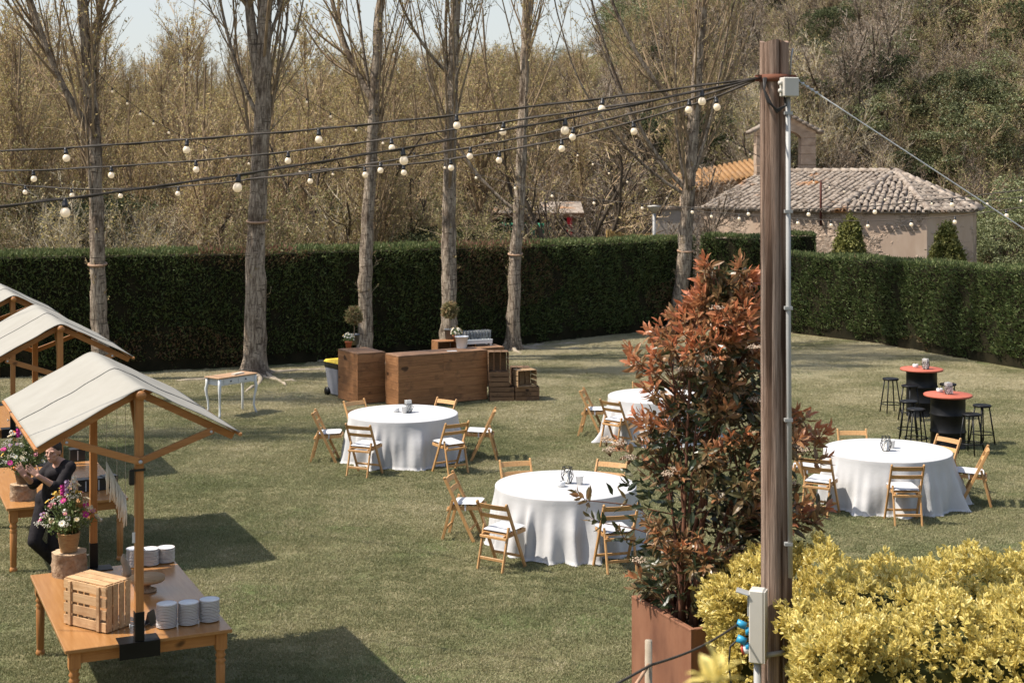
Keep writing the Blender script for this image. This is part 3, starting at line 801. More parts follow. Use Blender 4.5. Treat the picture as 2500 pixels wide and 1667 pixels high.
rng = np.random.default_rng(21)
FP, FS, FK = [], [], []
def wood_fill(n, xr, yr, kinds, probs, smin, smax, keep=None):
    c = 0
    while c < n:
        d = math.sqrt(rng.uniform(yr[0]**2, yr[1]**2)); pxx = rng.uniform(*xr); X = (pxx - 1250) / FPX * d
        if keep and not keep(X, d): c += 0.2; continue
        k = rng.choice(len(kinds), p=probs); s = rng.uniform(smin, smax)
        hk = {'slender': 11.2, 'slender2': 11.2, 'slenderb': 11.2, 'spread': 6.8, 'spread_grey': 6.8, 'oak': 6.0, 'darkoak': 6.0}.get(kinds[k], 5.2)
        gz_ = float(terrain(np.array(X), np.array(d))); lim = np.interp(pxx, [-200, 0, 230, 300, 450, 650, 720, 1420, 1480, 1560, 1640], [-160, -90, 0, 62, 88, 92, 112, 116, 60, -120, -900]) + rng.uniform(-12, 25)
        smx = (HC + (YH - lim) / FPX * d - gz_) / hk
        if smx < 0.3: c += 0.2; continue
        s = min(s, smx)
        FP.append((X, d, float(terrain(np.array(X), np.array(d))) - 0.1)); FS.append((s*rng.uniform(.9, 1.15), s*rng.uniform(.9, 1.15), s)); FK.append(KINDS.index(kinds[k])); c += 1
chapel_clear = lambda X, d: not (5.0 < X < 19 and d < 61)
left_of = lambda X, d: (X < 3.5 or d > 63) and not (-1.0 < X < 3.6 and d < 61)
both = lambda X, d: chapel_clear(X, d) and left_of(X, d)
# understorey just behind the hedge
wood_fill(70, (-200, 1300), (47, 60), ['bush', 'palebush', 'darkoak', 'brown'], [.36, .38, .10, .16], 0.7, 1.1, both)
wood_fill(120, (-200, 1420), (48, 84), ['slender', 'slender2', 'slenderb', 'spread'], [.35, .3, .25, .1], 0.68, 1.08, both)
wood_fill(170, (-200, 1750), (62, 110), ['slender', 'slender2', 'slenderb', 'spread_grey', 'bush', 'brown', 'darkoak'], [.24, .2, .2, .1, .12, .08, .06], 0.62, 0.92, both)
wood_fill(420, (-200, 1800), (100, 190), ['slender', 'slender2', 'bush', 'brown', 'palebush', 'oak', 'spread_grey'], [.2, .2, .2, .12, .1, .08, .1], 0.7, 1.0)
# right-hand hillside
wood_fill(190, (1350, 2750), (62, 84), ['brown', 'bush', 'spread_grey', 'palebush', 'oak', 'darkoak', 'slender2'], [.40, .24, .12, .12, .03, .05, .04], 0.6, 1.1, both)
wood_fill(45, (2150, 2800), (57, 70), ['brown', 'bush', 'palebush', 'oak'], [.4, .3, .2, .1], 0.7, 1.1, lambda X, d: X > 19)
wood_fill(1050, (1500, 2750), (78, 135), ['brown', 'bush', 'spread_grey', 'palebush', 'oak', 'darkoak'], [.50, .23, .11, .05, .065, .045], 0.55, 1.1)
FP = np.array(FP); n = len(FP)
wd = scatter('woodland', joined, FP, np.column_stack([np.zeros((n, 2)), rng.uniform(0, 6.28, n)]), np.array(FS), np.array(FK))
wd['label'] = 'early spring woodland of bare and budding trees covering the slopes'

def wood_tree(name, kind, x, d, s, rz, label, sz=None):
    X = (x - 1250) / FPX * d
    o = thing(name, label, 'tree', (X, d, float(terrain(np.array(X), np.array(d))) - 0.05), rz, group='trees beyond the hedge')
    o.scale = (s, s, sz or s)
    for p, nm in zip(PROTO[kind], ('trunk', 'crown')):
        c = p.copy(); c.name = nm; COL.objects.link(c); c.parent = o
        if nm == 'crown': tag(c, kind='stuff')
    return o
for a in [('bare_tree', 'spread', 815, 50, 1.05, 0.5, 'bare tree with dark curved limbs behind the hedge, between the second and third poplars'),
          ('bare_tree', 'spread', 1010, 53, 0.9, 2.2, 'bare spreading tree behind the hedge, between the third and fourth poplars'),
          ('bare_tree', 'spread_grey', 1290, 55, 0.85, 5.0, 'bare spreading tree in front of the open shed beyond the hedge'),
          ('bare_tree', 'spread', 1405, 51, 1.15, 4.0, 'bare spreading tree with dark limbs behind the hedge, left of the rightmost poplar'),
          ('bare_tree', 'spread_grey', 1565, 54, 1.0, 1.2, 'grey bare spreading tree behind the hedge, beside the path lamp'),
          ('bare_tree', 'spread_grey', 1730, 49.5, 0.72, 3.0, 'small bare tree in front of the left chapel wall'),
          ('pale_bush', 'palebush', 340, 49, 0.95, 0.3, 'pale twiggy bush behind the hedge, between the two left poplars'),
          ('bare_tree', 'slender', 60, 50, 1.0, 0.9, 'slender budding tree behind the hedge at the left edge'),
          ('bare_tree', 'slender2', 430, 55, 1.08, 2.0, 'slender budding tree behind the hedge, left of the forked poplar'),
          ('bare_tree', 'slenderb', 760, 54, 1.05, 1.0, 'slender budding tree behind the hedge, right of the forked poplar'),
          ('bare_tree', 'slender', 1165, 52, 1.12, 3.3, 'slender budding tree behind the hedge, right of the straight pale poplar'),
          ('evergreen_tree', 'oak', 2160, 84, 1.0, 0.4, 'bright green evergreen tree on the hillside above the chapel roof'),
          ('evergreen_tree', 'oak', 2390, 88, 1.1, 2.4, 'wide green evergreen tree on the hillside above the right end of the chapel'),
          ('evergreen_bush', 'oak', 2440, 57, 0.72, 1.4, 'green leafy bush right of the chapel wall')]:
    wood_tree(*a)

# ================================================================== object materials
M['chair_wood'] = wood('beech_wood', (0.40, 0.205, 0.075), (0.56, 0.33, 0.14), 0.45, axis=2, knots=False)
M['cloth'] = noisy('white_linen', (0.465, 0.458, 0.447), (0.49, 0.483, 0.472), 9, 0.85, 0.1, bmp=0.22, bdist=0.02)
M['cushion'] = noisy('cushion_canvas', (0.45, 0.45, 0.445), (0.49, 0.49, 0.485), 30, 0.9, 0.05, bmp=0.1, bdist=0.004)
M['white_ceramic'] = noisy('white_ceramic', (0.66, 0.66, 0.65), (0.72, 0.72, 0.71), 4, 0.25, 0.5)
M['wax'] = noisy('candle_wax', (0.70, 0.68, 0.62), (0.75, 0.73, 0.68), 5, 0.5, 0.3)
M['black_wire'] = noisy('black_wire', (0.012, 0.012, 0.012), (0.03, 0.028, 0.026), 8, 0.4, 0.4)
M['black_metal'] = noisy('black_metal', (0.004, 0.004, 0.0045), (0.009, 0.009, 0.009), 6, 0.42, 0.25)
M['red_top'] = noisy('red_painted_top', (0.36, 0.085, 0.05), (0.46, 0.13, 0.08), 7, 0.6, 0.3)
M['stall_wood'] = wood('varnished_pine', (0.31, 0.125, 0.038), (0.45, 0.21, 0.07), 0.42, axis=2, scale=7)
M['stall_wood_x'] = wood('varnished_pine_beam', (0.32, 0.13, 0.04), (0.46, 0.215, 0.072), 0.42, axis=0, scale=7)
M['table_top'] = wood('honey_tabletop', (0.34, 0.155, 0.05), (0.43, 0.215, 0.078), 0.22, axis=1, scale=4, spec=0.5, knots=False)
M['canvas'] = noisy('cream_canvas', (0.275, 0.26, 0.222), (0.31, 0.295, 0.255), 3, 0.9, 0.05, bmp=0.15, bdist=0.02)
M['seam'] = noisy('canvas_seam', (0.16, 0.15, 0.14), (0.24, 0.23, 0.2), 10, 0.9, 0.05)
M['bar_wood'] = wood('bar_plank', (0.19, 0.082, 0.03), (0.34, 0.165, 0.07), 0.6, axis=0, scale=5, dark=(0.11, 0.05, 0.022))
M['bar_top'] = wood('bar_top', (0.20, 0.10, 0.045), (0.33, 0.19, 0.105), 0.6, axis=0, scale=5, dark=(0.11, 0.055, 0.028))
M['bar_core'] = noisy('bar_core', (0.03, 0.014, 0.006), (0.05, 0.025, 0.01), 6, 0.9, 0.1)
M['crate_dark'] = wood('old_crate', (0.115, 0.062, 0.03), (0.23, 0.135, 0.07), 0.85, axis=0, scale=6, dark=(0.05, 0.03, 0.017))
M['crate_mid'] = wood('weathered_crate', (0.26, 0.155, 0.075), (0.40, 0.27, 0.15), 0.85, axis=0, scale=6, dark=(0.16, 0.1, 0.05))
M['crate_light'] = wood('pale_crate', (0.42, 0.24, 0.11), (0.60, 0.40, 0.22), 0.8, axis=0, scale=6, dark=(0.33, 0.18, 0.085))
M['ink'] = noisy('stencil_ink', (0.02, 0.015, 0.01), (0.04, 0.03, 0.02), 20, 0.9, 0.05)
M['white_paint'] = noisy('white_paint', (0.56, 0.57, 0.55), (0.66, 0.665, 0.645), 5, 0.5, 0.35, c3=(0.45, 0.42, 0.36), s3=9, r3=(0.66, 0.76))
M['console_top'] = wood('console_top', (0.32, 0.18, 0.09), (0.43, 0.27, 0.15), 0.5, axis=0, scale=5, knots=False)
M['paper'] = noisy('paper', (0.45, 0.38, 0.30), (0.55, 0.48, 0.4), 8, 0.8, 0.1)
M['terracotta'] = noisy('terracotta', (0.44, 0.135, 0.06), (0.55, 0.20, 0.10), 8, 0.75, 0.2)
M['grey_pot'] = noisy('grey_pot', (0.10, 0.105, 0.11), (0.15, 0.155, 0.16), 6, 0.6, 0.3)
M['soil'] = noisy('potting_soil', (0.025, 0.018, 0.012), (0.06, 0.042, 0.028), 20, 0.95, 0.05)
M['stem'] = noisy('green_stem', (0.06, 0.09, 0.025), (0.11, 0.14, 0.05), 9, 0.6, 0.2)
M['potleaf'] = leafy('pot_leaf', [(0.07, 0.11, 0.03), (0.13, 0.18, 0.055), (0.22, 0.26, 0.11)], 0.5, 0.3, 0.25)
M['topiary'] = leafy('bottlebrush_leaf', [(0.09, 0.10, 0.035), (0.19, 0.19, 0.075), (0.33, 0.25, 0.12), (0.42, 0.22, 0.12)], 0.6, 0.2, 0.25)
M['bin_grey'] = noisy('bin_plastic', (0.20, 0.20, 0.22), (0.25, 0.25, 0.265), 4, 0.5, 0.35)
M['bin_yellow'] = noisy('bin_lid', (0.60, 0.41, 0.02), (0.68, 0.47, 0.04), 4, 0.5, 0.35)
M['bag'] = noisy('bin_bag', (0.006, 0.006, 0.006), (0.014, 0.014, 0.014), 9, 0.25, 0.5, bmp=0.6, bdist=0.02)
M['corten'] = noisy('rusted_steel', (0.185, 0.08, 0.044), (0.27, 0.13, 0.075), 5, 0.8, 0.2, c3=(0.14, 0.062, 0.037), s3=2.5, stretch=(1, 1, 0.5), bmp=0.1, bdist=0.004)
M['stump_side'] = noisy('stump_bark', (0.20, 0.125, 0.075), (0.42, 0.30, 0.20), 14, 0.95, 0.05, bmp=1.0, bdist=0.03)
M['stump_top'] = noisy('stump_cut', (0.44, 0.30, 0.18), (0.56, 0.41, 0.27), 12, 0.85, 0.1)
M['basket'] = noisy('wicker', (0.30, 0.16, 0.07), (0.46, 0.28, 0.13), 26, 0.8, 0.15, stretch=(1, 1, 4), bmp=0.8, bdist=0.01)
M['basket_dark'] = noisy('brown_wicker', (0.15, 0.085, 0.045), (0.28, 0.17, 0.09), 26, 0.8, 0.15, stretch=(1, 1, 4), bmp=0.8, bdist=0.01)
M['box_black'] = noisy('black_box', (0.007, 0.007, 0.008), (0.016, 0.016, 0.017), 5, 0.3, 0.5)
M['pole_wood'] = None
def pole_mat():
    m, nt, b = base_mat('old_pole', 0.9, 0.1)
    f, raw = noise_fac(nt, 4, 8, 0.7, 'Object', (9, 9, 0.35), 0.34, 0.66)
    col = mixc(nt, f, (0.12, 0.08, 0.058), (0.37, 0.28, 0.22))
    f2, _ = noise_fac(nt, 2.2, 3, 0.6, 'Object', (7, 7, 0.12), 0.56, 0.60)
    col = mixc(nt, f2, col, (0.05, 0.03, 0.02))
    f3, _ = noise_fac(nt, 0.8, 4, 0.6, 'Object', (1, 1, 0.5), 0.4, 0.65)
    col = mixc(nt, f3, col, mixc(nt, f, (0.13, 0.07, 0.045), (0.37, 0.25, 0.18)))
    nt.links.new(col, b.inputs['Base Color']); bump(nt, b, raw, 0.8, 0.03)
    return m
M['pole_wood'] = pole_mat()
M['conduit'] = noisy('grey_conduit', (0.29, 0.285, 0.27), (0.36, 0.355, 0.335), 5, 0.5, 0.35)
M['elec_box'] = noisy('beige_plastic', (0.47, 0.44, 0.38), (0.53, 0.50, 0.44), 4, 0.5, 0.35)
M['rust_band'] = noisy('rusty_band', (0.10, 0.035, 0.02), (0.19, 0.07, 0.035), 14, 0.8, 0.3)
M['cable'] = noisy('black_cable', (0.018, 0.016, 0.014), (0.04, 0.035, 0.03), 12, 0.5, 0.3)
M['cable_brown'] = noisy('weathered_cable', (0.035, 0.03, 0.024), (0.075, 0.062, 0.05), 12, 0.7, 0.2)
M['steel_wire'] = noisy('steel_wire', (0.42, 0.42, 0.41), (0.55, 0.55, 0.53), 20, 0.4, 0.5)
M['socket'] = noisy('lamp_socket', (0.012, 0.012, 0.012), (0.025, 0.024, 0.023), 8, 0.4, 0.4)
M['blue_plug'] = noisy('blue_plug', (0.02, 0.22, 0.38), (0.03, 0.28, 0.46), 5, 0.4, 0.4)
M['red_plug'] = noisy('red_plug', (0.42, 0.05, 0.03), (0.5, 0.08, 0.05), 5, 0.4, 0.4)
M['clear_cover'] = noisy('smoky_cover', (0.30, 0.30, 0.29), (0.38, 0.38, 0.36), 5, 0.15, 0.6)
m_, nt_, b_ = base_mat('lit_bulb', 0.25, 0.5)
b_.inputs['Base Color'].default_value = (0.6, 0.52, 0.40, 1); b_.inputs['Emission Color'].default_value = (1.0, 0.74, 0.45, 1); b_.inputs['Emission Strength'].default_value = 0.22
M['bulb'] = m_
m_, nt_, b_ = base_mat('clear_glass', 0.03, 0.5)
b_.inputs['Base Color'].default_value = (0.93, 0.96, 0.95, 1); b_.inputs['Transmission Weight'].default_value = 0.9; b_.inputs['IOR'].default_value = 1.35
M['glass'] = m_
M['strip'] = noisy('bleached_strip', (0.60, 0.58, 0.52), (0.72, 0.70, 0.64), 9, 0.5, 0.3)
for k, c in dict(magenta=(0.50, 0.035, 0.23), pink=(0.55, 0.22, 0.26), white=(0.66, 0.64, 0.56), cream=(0.64, 0.55, 0.38), yellow=(0.66, 0.44, 0.08), orange=(0.62, 0.17, 0.03), lilac=(0.40, 0.27, 0.42), crimson=(0.36, 0.02, 0.06)).items():
    M['fl_' + k] = noisy('petal_' + k, tuple(x * 0.85 for x in c), tuple(min(1, x * 1.1) for x in c), 14, 0.6, 0.15)

# ================================================================== folding chairs
def make_chair():
    t = thing('folding_chair', '', 'chair')
    wd = M['chair_wood']
    for s in (-1, 1):
        mb = MB(); mb.beam((s*0.215, 0.155, 0.0), (s*0.215, -0.23, 0.80), 0.024, 0.042, up=(0, 1, 0.3))
        mb.tube([(s*0.215 - 0.012, -0.23, 0.80), (s*0.215 + 0.012, -0.23, 0.80)], 0.021, 10)
        mb.build('long_leg', wd, t, 0.004)
        mb = MB(); mb.beam((s*0.180, -0.27, 0.0), (s*0.180, -0.135, 0.52), 0.022, 0.034, up=(0, 1, 0.3)); mb.build('rear_leg', wd, t, 0.003)
    def rail(name, z, h, bow):
        y = -0.23 + (0.80 - z) * 0.385 / 0.80
        mb = MB(); vs = []; n = 8
        for i in range(n + 1):
            x = -0.203 + 0.406 * i / n; q = y - bow * (1 - (x / 0.203) ** 2)
            for dy, dz in ((-0.009, -h/2), (0.009, -h/2), (0.009, h/2), (-0.009, h/2)):
                vs.append((x, q + dy - dz*0.45, z + dz))
        fs = [(0, 3, 2, 1), tuple(n*4 + k for k in range(4))]
        for i in range(n):
            for k in range(4):
                k2 = (k+1) % 4; fs.append((i*4+k, i*4+k2, (i+1)*4+k2, (i+1)*4+k))
        mb.add(vs, fs); mb.build(name, wd, t)
    rail('back_rail', 0.755, 0.060, 0.018); rail('back_rail', 0.635, 0.052, 0.018)
    mb = MB(); mb.beam((-0.203, 0.09, 0.14), (0.203, 0.09, 0.14), 0.02, 0.03); mb.build('stretcher', wd, t, 0.003)
    mb = MB(); mb.beam((-0.17, -0.234, 0.14), (0.17, -0.234, 0.14), 0.018, 0.034); mb.build('stretcher', wd, t, 0.003)
    mb = MB()
    for s in (-1, 1): mb.beam((s*0.158, -0.21, 0.405), (s*0.158, 0.235, 0.425), 0.02, 0.045)
    mb.beam((-0.195, -0.20, 0.39), (0.195, -0.20, 0.39), 0.026, 0.032); mb.beam((-0.147, 0.222, 0.425), (0.147, 0.222, 0.425), 0.02, 0.04)
    mb.build('seat_frame', wd, t, 0.003)
    for i in range(5):
        y = -0.15 + 0.08*i; mb = MB(); mb.beam((-0.165, y, 0.436 + 0.0009*i*4), (0.165, y, 0.436 + 0.0009*i*4), 0.055, 0.012); mb.build('seat_slat', wd, t)
    # cushion
    n = 14; vs = []; fs = []
    def cz(u, v, top):
        e = max(abs(u), abs(v)); k = max(0, 1 - e ** 6)
        z = 0.446 + 0.018*(v+1)/2 + (0.017 + 0.022*k**0.6 if top else 0.017 - 0.010*k**0.5)
        return z - (0.005*math.exp(-(u*u+v*v)*9) if top else 0)
    for top in (0, 1):
        for i in range(n+1):
            for j in range(n+1):
                u, v = -1 + 2*i/n, -1 + 2*j/n
                cu = u*math.sqrt(1 - 0.06*v*v); cv = v*math.sqrt(1 - 0.06*u*u)
                vs.append((cu*0.186, 0.02 + cv*0.195, cz(u, v, top)))
    N = (n+1)**2
    for i in range(n):
        for j in range(n):
            a = i*(n+1)+j; q = (a, a+n+1, a+n+2, a+1)
            fs.append(q[::-1]); fs.append(tuple(k+N for k in q))
    ring = [i*(n+1) for i in range(n+1)] + [n*(n+1)+j for j in range(1, n+1)] + [i*(n+1)+n for i in range(n-1, -1, -1)] + [j for j in range(n-1, 0, -1)]
    for a, b in zip(ring, ring[1:] + ring[:1]): fs.append((a, b, b+N, a+N))
    mb = MB(); mb.add(vs, fs, 0, True); cu = mb.build('cushion', M['cushion'], t)
    for s in (-1, 1):
        mb = MB(); mb.box((s*0.174, 0.03, 0.425), (0.006, 0.022, 0.08)); mb.build('strap', M['cushion'], cu)
    return t
chair0 = make_chair(); used = [False]
def chair(rail, f, label, group):
    f = Vector((f[0], f[1], 0)).normalized()
    c = Vector((rail[0], rail[1], 0)) + f * 0.23
    if used[0]: o = copy_tree(chair0)
    else: o = chair0; used[0] = True
    place(o, (c.x, c.y, 0.006), facing(f), label, group)
TN = {'A': 'the nearest round table', 'B': 'the table before the bar', 'C': 'the table half hidden by the shrub', 'D': 'the right-hand table'}
CH = {'A': [((.04, 20.07), (.3, -.95), 'at the far left side of'), ((1.36, 20.0), (-.45, -.89), 'at the far right side of'), ((-.82, 19.12), (.98, -.2), 'at the left end of'),
            ((-.24, 17.5), (.58, .81), 'at the near left side of'), ((1.29, 17.42), (-.27, .96), 'behind red leaves at the near right of')],
      'B': [((-3.23, 24.05), (1, .02), 'at the left end of'), ((-2.7, 25.2), (.69, -.72), 'at the far left side of'), ((-1.12, 25.37), (-.63, -.78), 'at the far right side of'),
            ((-.28, 24.2), (-1, 0.03), 'at the right end of'), ((-.854, 23.0), (-.58, .81), 'at the near right side of'), ((-2.38, 22.8), (.41, .91), 'at the near left side of')],
      'C': [((1.25, 26.4), (.98, -.2), 'at the left end of'), ((1.67, 25.15), (.7, .71), 'at the near left side of'), ((2.45, 27.3), (0, -1), 'at the far side of')],
      'D': [((5.16, 22.4), (0, -1), 'at the far left side of'), ((6.46, 21.8), (-.84, -.54), 'at the far right side of'), ((6.75, 20.9), (-.95, .3), 'seen side-on at the right end of'),
            ((5.29, 19.7), (0, 1), 'with its back to us, near side of'), ((4.16, 20.22), (.5, .86), 'at the near left side of'), ((4.02, 21.4), (.97, -.2), 'half hidden by the pole at the left of')]}
for k, l in CH.items():
    for rail, f, w in l:
        chair(rail, f, 'wooden folding chair %s %s' % (w, TN[k]), 'folding chairs round the tables')

# ================================================================== round tables with cloths
def cloth_mesh(seed, Rr=0.9, H=0.75, flares=()):
    rg = np.random.default_rng(seed); n = 288; q = np.linspace(0, 2*np.pi, n, endpoint=False)
    fold = np.zeros(n); k = 0
    a = 0.0
    while a < 2*np.pi:
        w = rg.uniform(0.045, 0.15); A = rg.uniform(0.03, 0.13)
        d = np.angle(np.exp(1j*(q - a))); fold += A*np.exp(-(d/w)**2); a += rg.uniform(0.16, 0.42)
    fold += 0.012*np.sin(q*23 + seed) + 0.008*np.sin(q*41)
    fl = np.zeros(n)
    for (fa, w, A) in flares:
        d = np.angle(np.exp(1j*(q - fa))); fl += A*np.exp(-(d/w)**2)
    prof = []
    rows = []
    for r in (0.0, 0.3, 0.6, 0.8, 0.93): rows.append(np.stack([Rr*r*np.cos(q), Rr*r*np.sin(q), np.full(n, H) + 0.0015*np.sin(q*5)*r], -1))
    for b in np.linspace(0, math.pi/2, 5)[1:]:
        rad = Rr*0.985 + 0.015*math.sin(b); rows.append(np.stack([rad*np.cos(q), rad*np.sin(q), np.full(n, H - 0.015*(1 - math.cos(b)))], -1))
    for t in np.linspace(0, 1, 17)[1:]:
        e = smooth01(0, 0.55, np.array(t))*(0.35 + 0.65*t)
        rad = Rr + 0.02*t + fold*e*1.15 + fl*(t**1.7) + 0.02*np.sin(q*11 + 5*t + seed)*t
        z = np.full(n, H - 0.015) * (1 - t) + t*(0.012 + 0.02*rg.random()) 
        z = np.maximum(z, 0.010 + 0.006*np.sin(q*17))
        rows.append(np.stack([rad*np.cos(q), rad*np.sin(q), z], -1))
    rad = np.linalg.norm(rows[-1][:, :2], axis=1) + 0.012 + 0.05*np.clip(fold, 0, 1); rows.append(np.stack([rad*np.cos(q), rad*np.sin(q), 0.010 + 0.008*np.abs(np.sin(q*29 + seed))], -1))
    V = np.concatenate(rows); m = len(rows); i = np.arange(m-1)[:, None]*n; kk = np.arange(n)[None]; k2 = (kk+1) % n
    F = np.stack([i+kk, i+k2, i+n+k2, i+n+kk], -1).reshape(-1, 4)
    return V, F
def holder(loc, rz, label):
    t = thing('geometric_candle_holder', label, 'candle holder', loc, rz, 'wire holders on the tables')
    t.scale = (1.22, 1.22, 1.25); n = 6; lv = [(0.042, 0.004), (0.068, 0.075), (0.050, 0.165)]
    ring = [[Vector((r*math.cos(2*math.pi*(k + 0.5*i)/n), r*math.sin(2*math.pi*(k + 0.5*i)/n), z)) for k in range(n)] for i, (r, z) in enumerate(lv)]
    mb = MB(); w = 0.0032
    for i in range(3):
        for k in range(n):
            if i != 1: mb.tube([ring[i][k], ring[i][(k+1) % n]], w, 4, cap=False)
    for k in range(n):
        mb.tube([ring[0][k], ring[1][k]], w, 4, cap=False); mb.tube([ring[0][(k+1) % n], ring[1][k]], w, 4, cap=False)
        mb.tube([ring[1][k], ring[2][(k+1) % n]], w, 4, cap=False); mb.tube([ring[1][k], ring[2][k]], w, 4, cap=False)
    mb.build('wire_frame', M['black_wire'], t)
    mb = MB(); mb.lathe([(0.0, 0.002), (0.036, 0.002), (0.036, 0.012), (0.033, 0.013), (0.033, 0.132), (0.03, 0.137), (0, 0.134)], 18); mb.build('candle', M['wax'], t)
    mb = MB(); mb.tube([(0, 0, 0.134), (0.002, 0, 0.146)], 0.0016, 5); mb.build('wick', M['black_wire'], t)
    return t
def napkins(loc, rz, label):
    t = thing('napkin_holder', label, 'napkin holder', loc, rz, 'wire holders on the tables')
    t.scale = (1.2, 1.2, 1.2); n = 6; mb = MB(); w = 0.003; lv = [(0.045, 0.004), (0.07, 0.07), (0.058, 0.12)]
    ring = [[Vector((r*math.cos(2*math.pi*(k + 0.5*i)/n), r*math.sin(2*math.pi*(k + 0.5*i)/n), z)) for k in range(n)] for i, (r, z) in enumerate(lv)]
    for k in range(n):
        for i in (0, 2): mb.tube([ring[i][k], ring[i][(k+1) % n]], w, 4, cap=False)
        for a, b in ((ring[0][k], ring[1][k]), (ring[0][(k+1) % n], ring[1][k]), (ring[1][k], ring[2][k]), (ring[1][k], ring[2][(k+1) % n])): mb.tube([a, b], w, 4, cap=False)
    mb.build('wire_frame', M['black_wire'], t)
    rg = random.Random(int(loc[0]*100))
    for i in range(6):
        mb = MB(); y = -0.035 + 0.014*i; mb.beam((-0.04, y, 0.085), (0.04, y + rg.uniform(-.01, .01), 0.085 + rg.uniform(-.005, .01)), 0.006, 0.155); mb.build('napkin', M['wax'], t)
    return t
def cup(loc, label):
    mb = MB(); mb.lathe([(0, 0.0), (0.030, 0.0), (0.044, 0.085), (0.046, 0.085), (0.047, 0.095), (0.041, 0.095), (0.029, 0.012), (0, 0.012)], 22)
    o = mb.build('ceramic_cup', M['white_ceramic'], loc=loc); o.scale = (1.15, 1.15, 1.2); return tag(o, label, 'cup', 'white cups on the tables')
def bowl(loc, label):
    t = thing('lidded_bowl', label, 'bowl', loc, 0, 'white bowls on the tables'); t.scale = (1.1, 1.1, 1.4)
    mb = MB(); mb.lathe([(0, 0.0), (0.042, 0.0), (0.05, 0.015), (0.05, 0.043), (0.046, 0.047), (0.02, 0.049), (0.018, 0.046), (0, 0.046)], 22); mb.build('body', M['white_ceramic'], t)
    mb = MB(); mb.lathe([(0.0, 0.0465), (0.013, 0.0465), (0.013, 0.0505), (0, 0.0505)], 12); mb.build('opening', M['black_wire'], t)
    return t
RT = {'A': (0.684, 18.8), 'B': (-1.79, 24.25), 'C': (2.6, 26.1), 'D': (5.375, 21.1)}
FLR = {'A': [(-1.75, .09, .13), (-1.3, .10, .12), (-1.52, .2, .07), (3.6, .1, .05)], 'B': [(-2.0, .10, .09), (-1.1, .12, .07), (3.5, .12, .10), (-.3, .1, .08)],
       'C': [(-2.75, .10, .38), (-1.9, .1, .1), (-1.2, .1, .12)], 'D': [(-2.25, .09, .13), (-2.6, .08, .10), (-1.62, .10, .06), (-.6, .12, .14), (-.15, .1, .18)]}
CL = {'A': 'white tablecloth draped over the nearest round table', 'B': 'white tablecloth draped over the round table in front of the wooden bar',
      'C': 'white tablecloth on the round table half hidden behind the red shrub', 'D': 'white tablecloth draped over the right-hand round table'}
for i, (k, (x, y)) in enumerate(RT.items()):
    t = thing('round_table', 'round banquet table hidden under its cloth, ' + TN[k], 'table', (x, y, 0), 0.3*i, 'round banquet tables')
    mb = MB(); mb.lathe([(0, .705), (.885, .705), (.885, .742), (0, .742)], 48, smooth=False); mb.build('tabletop', M['crate_mid'], t)
    for a in range(4):
        q = math.pi/4 + a*math.pi/2; mb = MB(); mb.tube([(0.55*math.cos(q), .55*math.sin(q), 0.006), (0.5*math.cos(q), .5*math.sin(q), .704)], .02, 8); mb.build('leg', M['black_metal'], t)
    V, F = cloth_mesh(5 + i, flares=FLR[k]); V = V + np.array([0, 0, 0.0])
    o = np_object('tablecloth', V, [F], M['cloth'], smooth=True); o.location = (x, y, 0.002); tag(o, CL[k], 'tablecloth', 'white tablecloths')
TZ = 0.754
def on(x, y): p = W(x, y, TZ); return (p.x, p.y, TZ)
holder(on(1385, 1179), 0.2, 'wire candle holder with white candle on the nearest round table')
cup(on(1415, 1182), 'white ceramic cup on the nearest round table'); bowl(on(1370, 1187), 'small white round bowl on the nearest round table')
napkins(on(997, 1006), 0.4, 'wire holder stuffed with white napkins on the table before the bar')
cup(on(988, 1008), 'white ceramic cup on the table before the bar'); bowl(on(967, 1005), 'small white bowl on the table before the bar')
holder(on(1601, 966), 0.9, 'wire candle holder on the table half hidden by the red shrub'); cup(on(1617, 967), 'white ceramic cup on the table half hidden by the red shrub')
holder(on(2163, 1100), 0.5, 'wire candle holder on the right-hand round table'); cup(on(2177, 1093), 'white ceramic cup on the right-hand round table')

# ================================================================== drum tables and stools
def drum(x, y, label, lt):
    t = thing('drum_table', label, 'table', (x, y, 0), 0, 'drum tables on the lawn')
    r = 0.29; pr = [(0, .004), (r, .004), (r+.008, .012), (r+.008, .02), (r, .03)]
    for zc in (0.29, 0.58): pr += [(r, zc-.03), (r+.012, zc-.012), (r+.014, zc), (r+.012, zc+.012), (r, zc+.03)]
    pr += [(r, .855), (r+.008, .862), (r+.008, .878), (r-.01, .88), (0, .876)]
    mb = MB(); mb.lathe(pr, 40); mb.build('drum', M['black_metal'], t)
    mb = MB(); mb.lathe([(0, .882), (.395, .882), (.405, .888), (.405, .91), (.398, .917), (0, .918)], 48); mb.build('tabletop', M['red_top'], t)
    return t
drum(7.45, 25.2, 'black oil drum table with red round top, nearer of two', 0); drum(7.89, 28.4, 'black oil drum table with red round top, farther of two', 0)
def dtop(x, y): p = W(x, y, .919); return (p.x, p.y, .919)
napkins(dtop(2316, 962), .2, 'wire holder with white napkins on the nearer drum table'); bowl(dtop(2294, 957), 'small white bowl on the nearer drum table')
napkins(dtop(2260, 901), .8, 'wire holder with white napkins on the farther drum table'); bowl(dtop(2235, 897), 'small white bowl on the farther drum table')
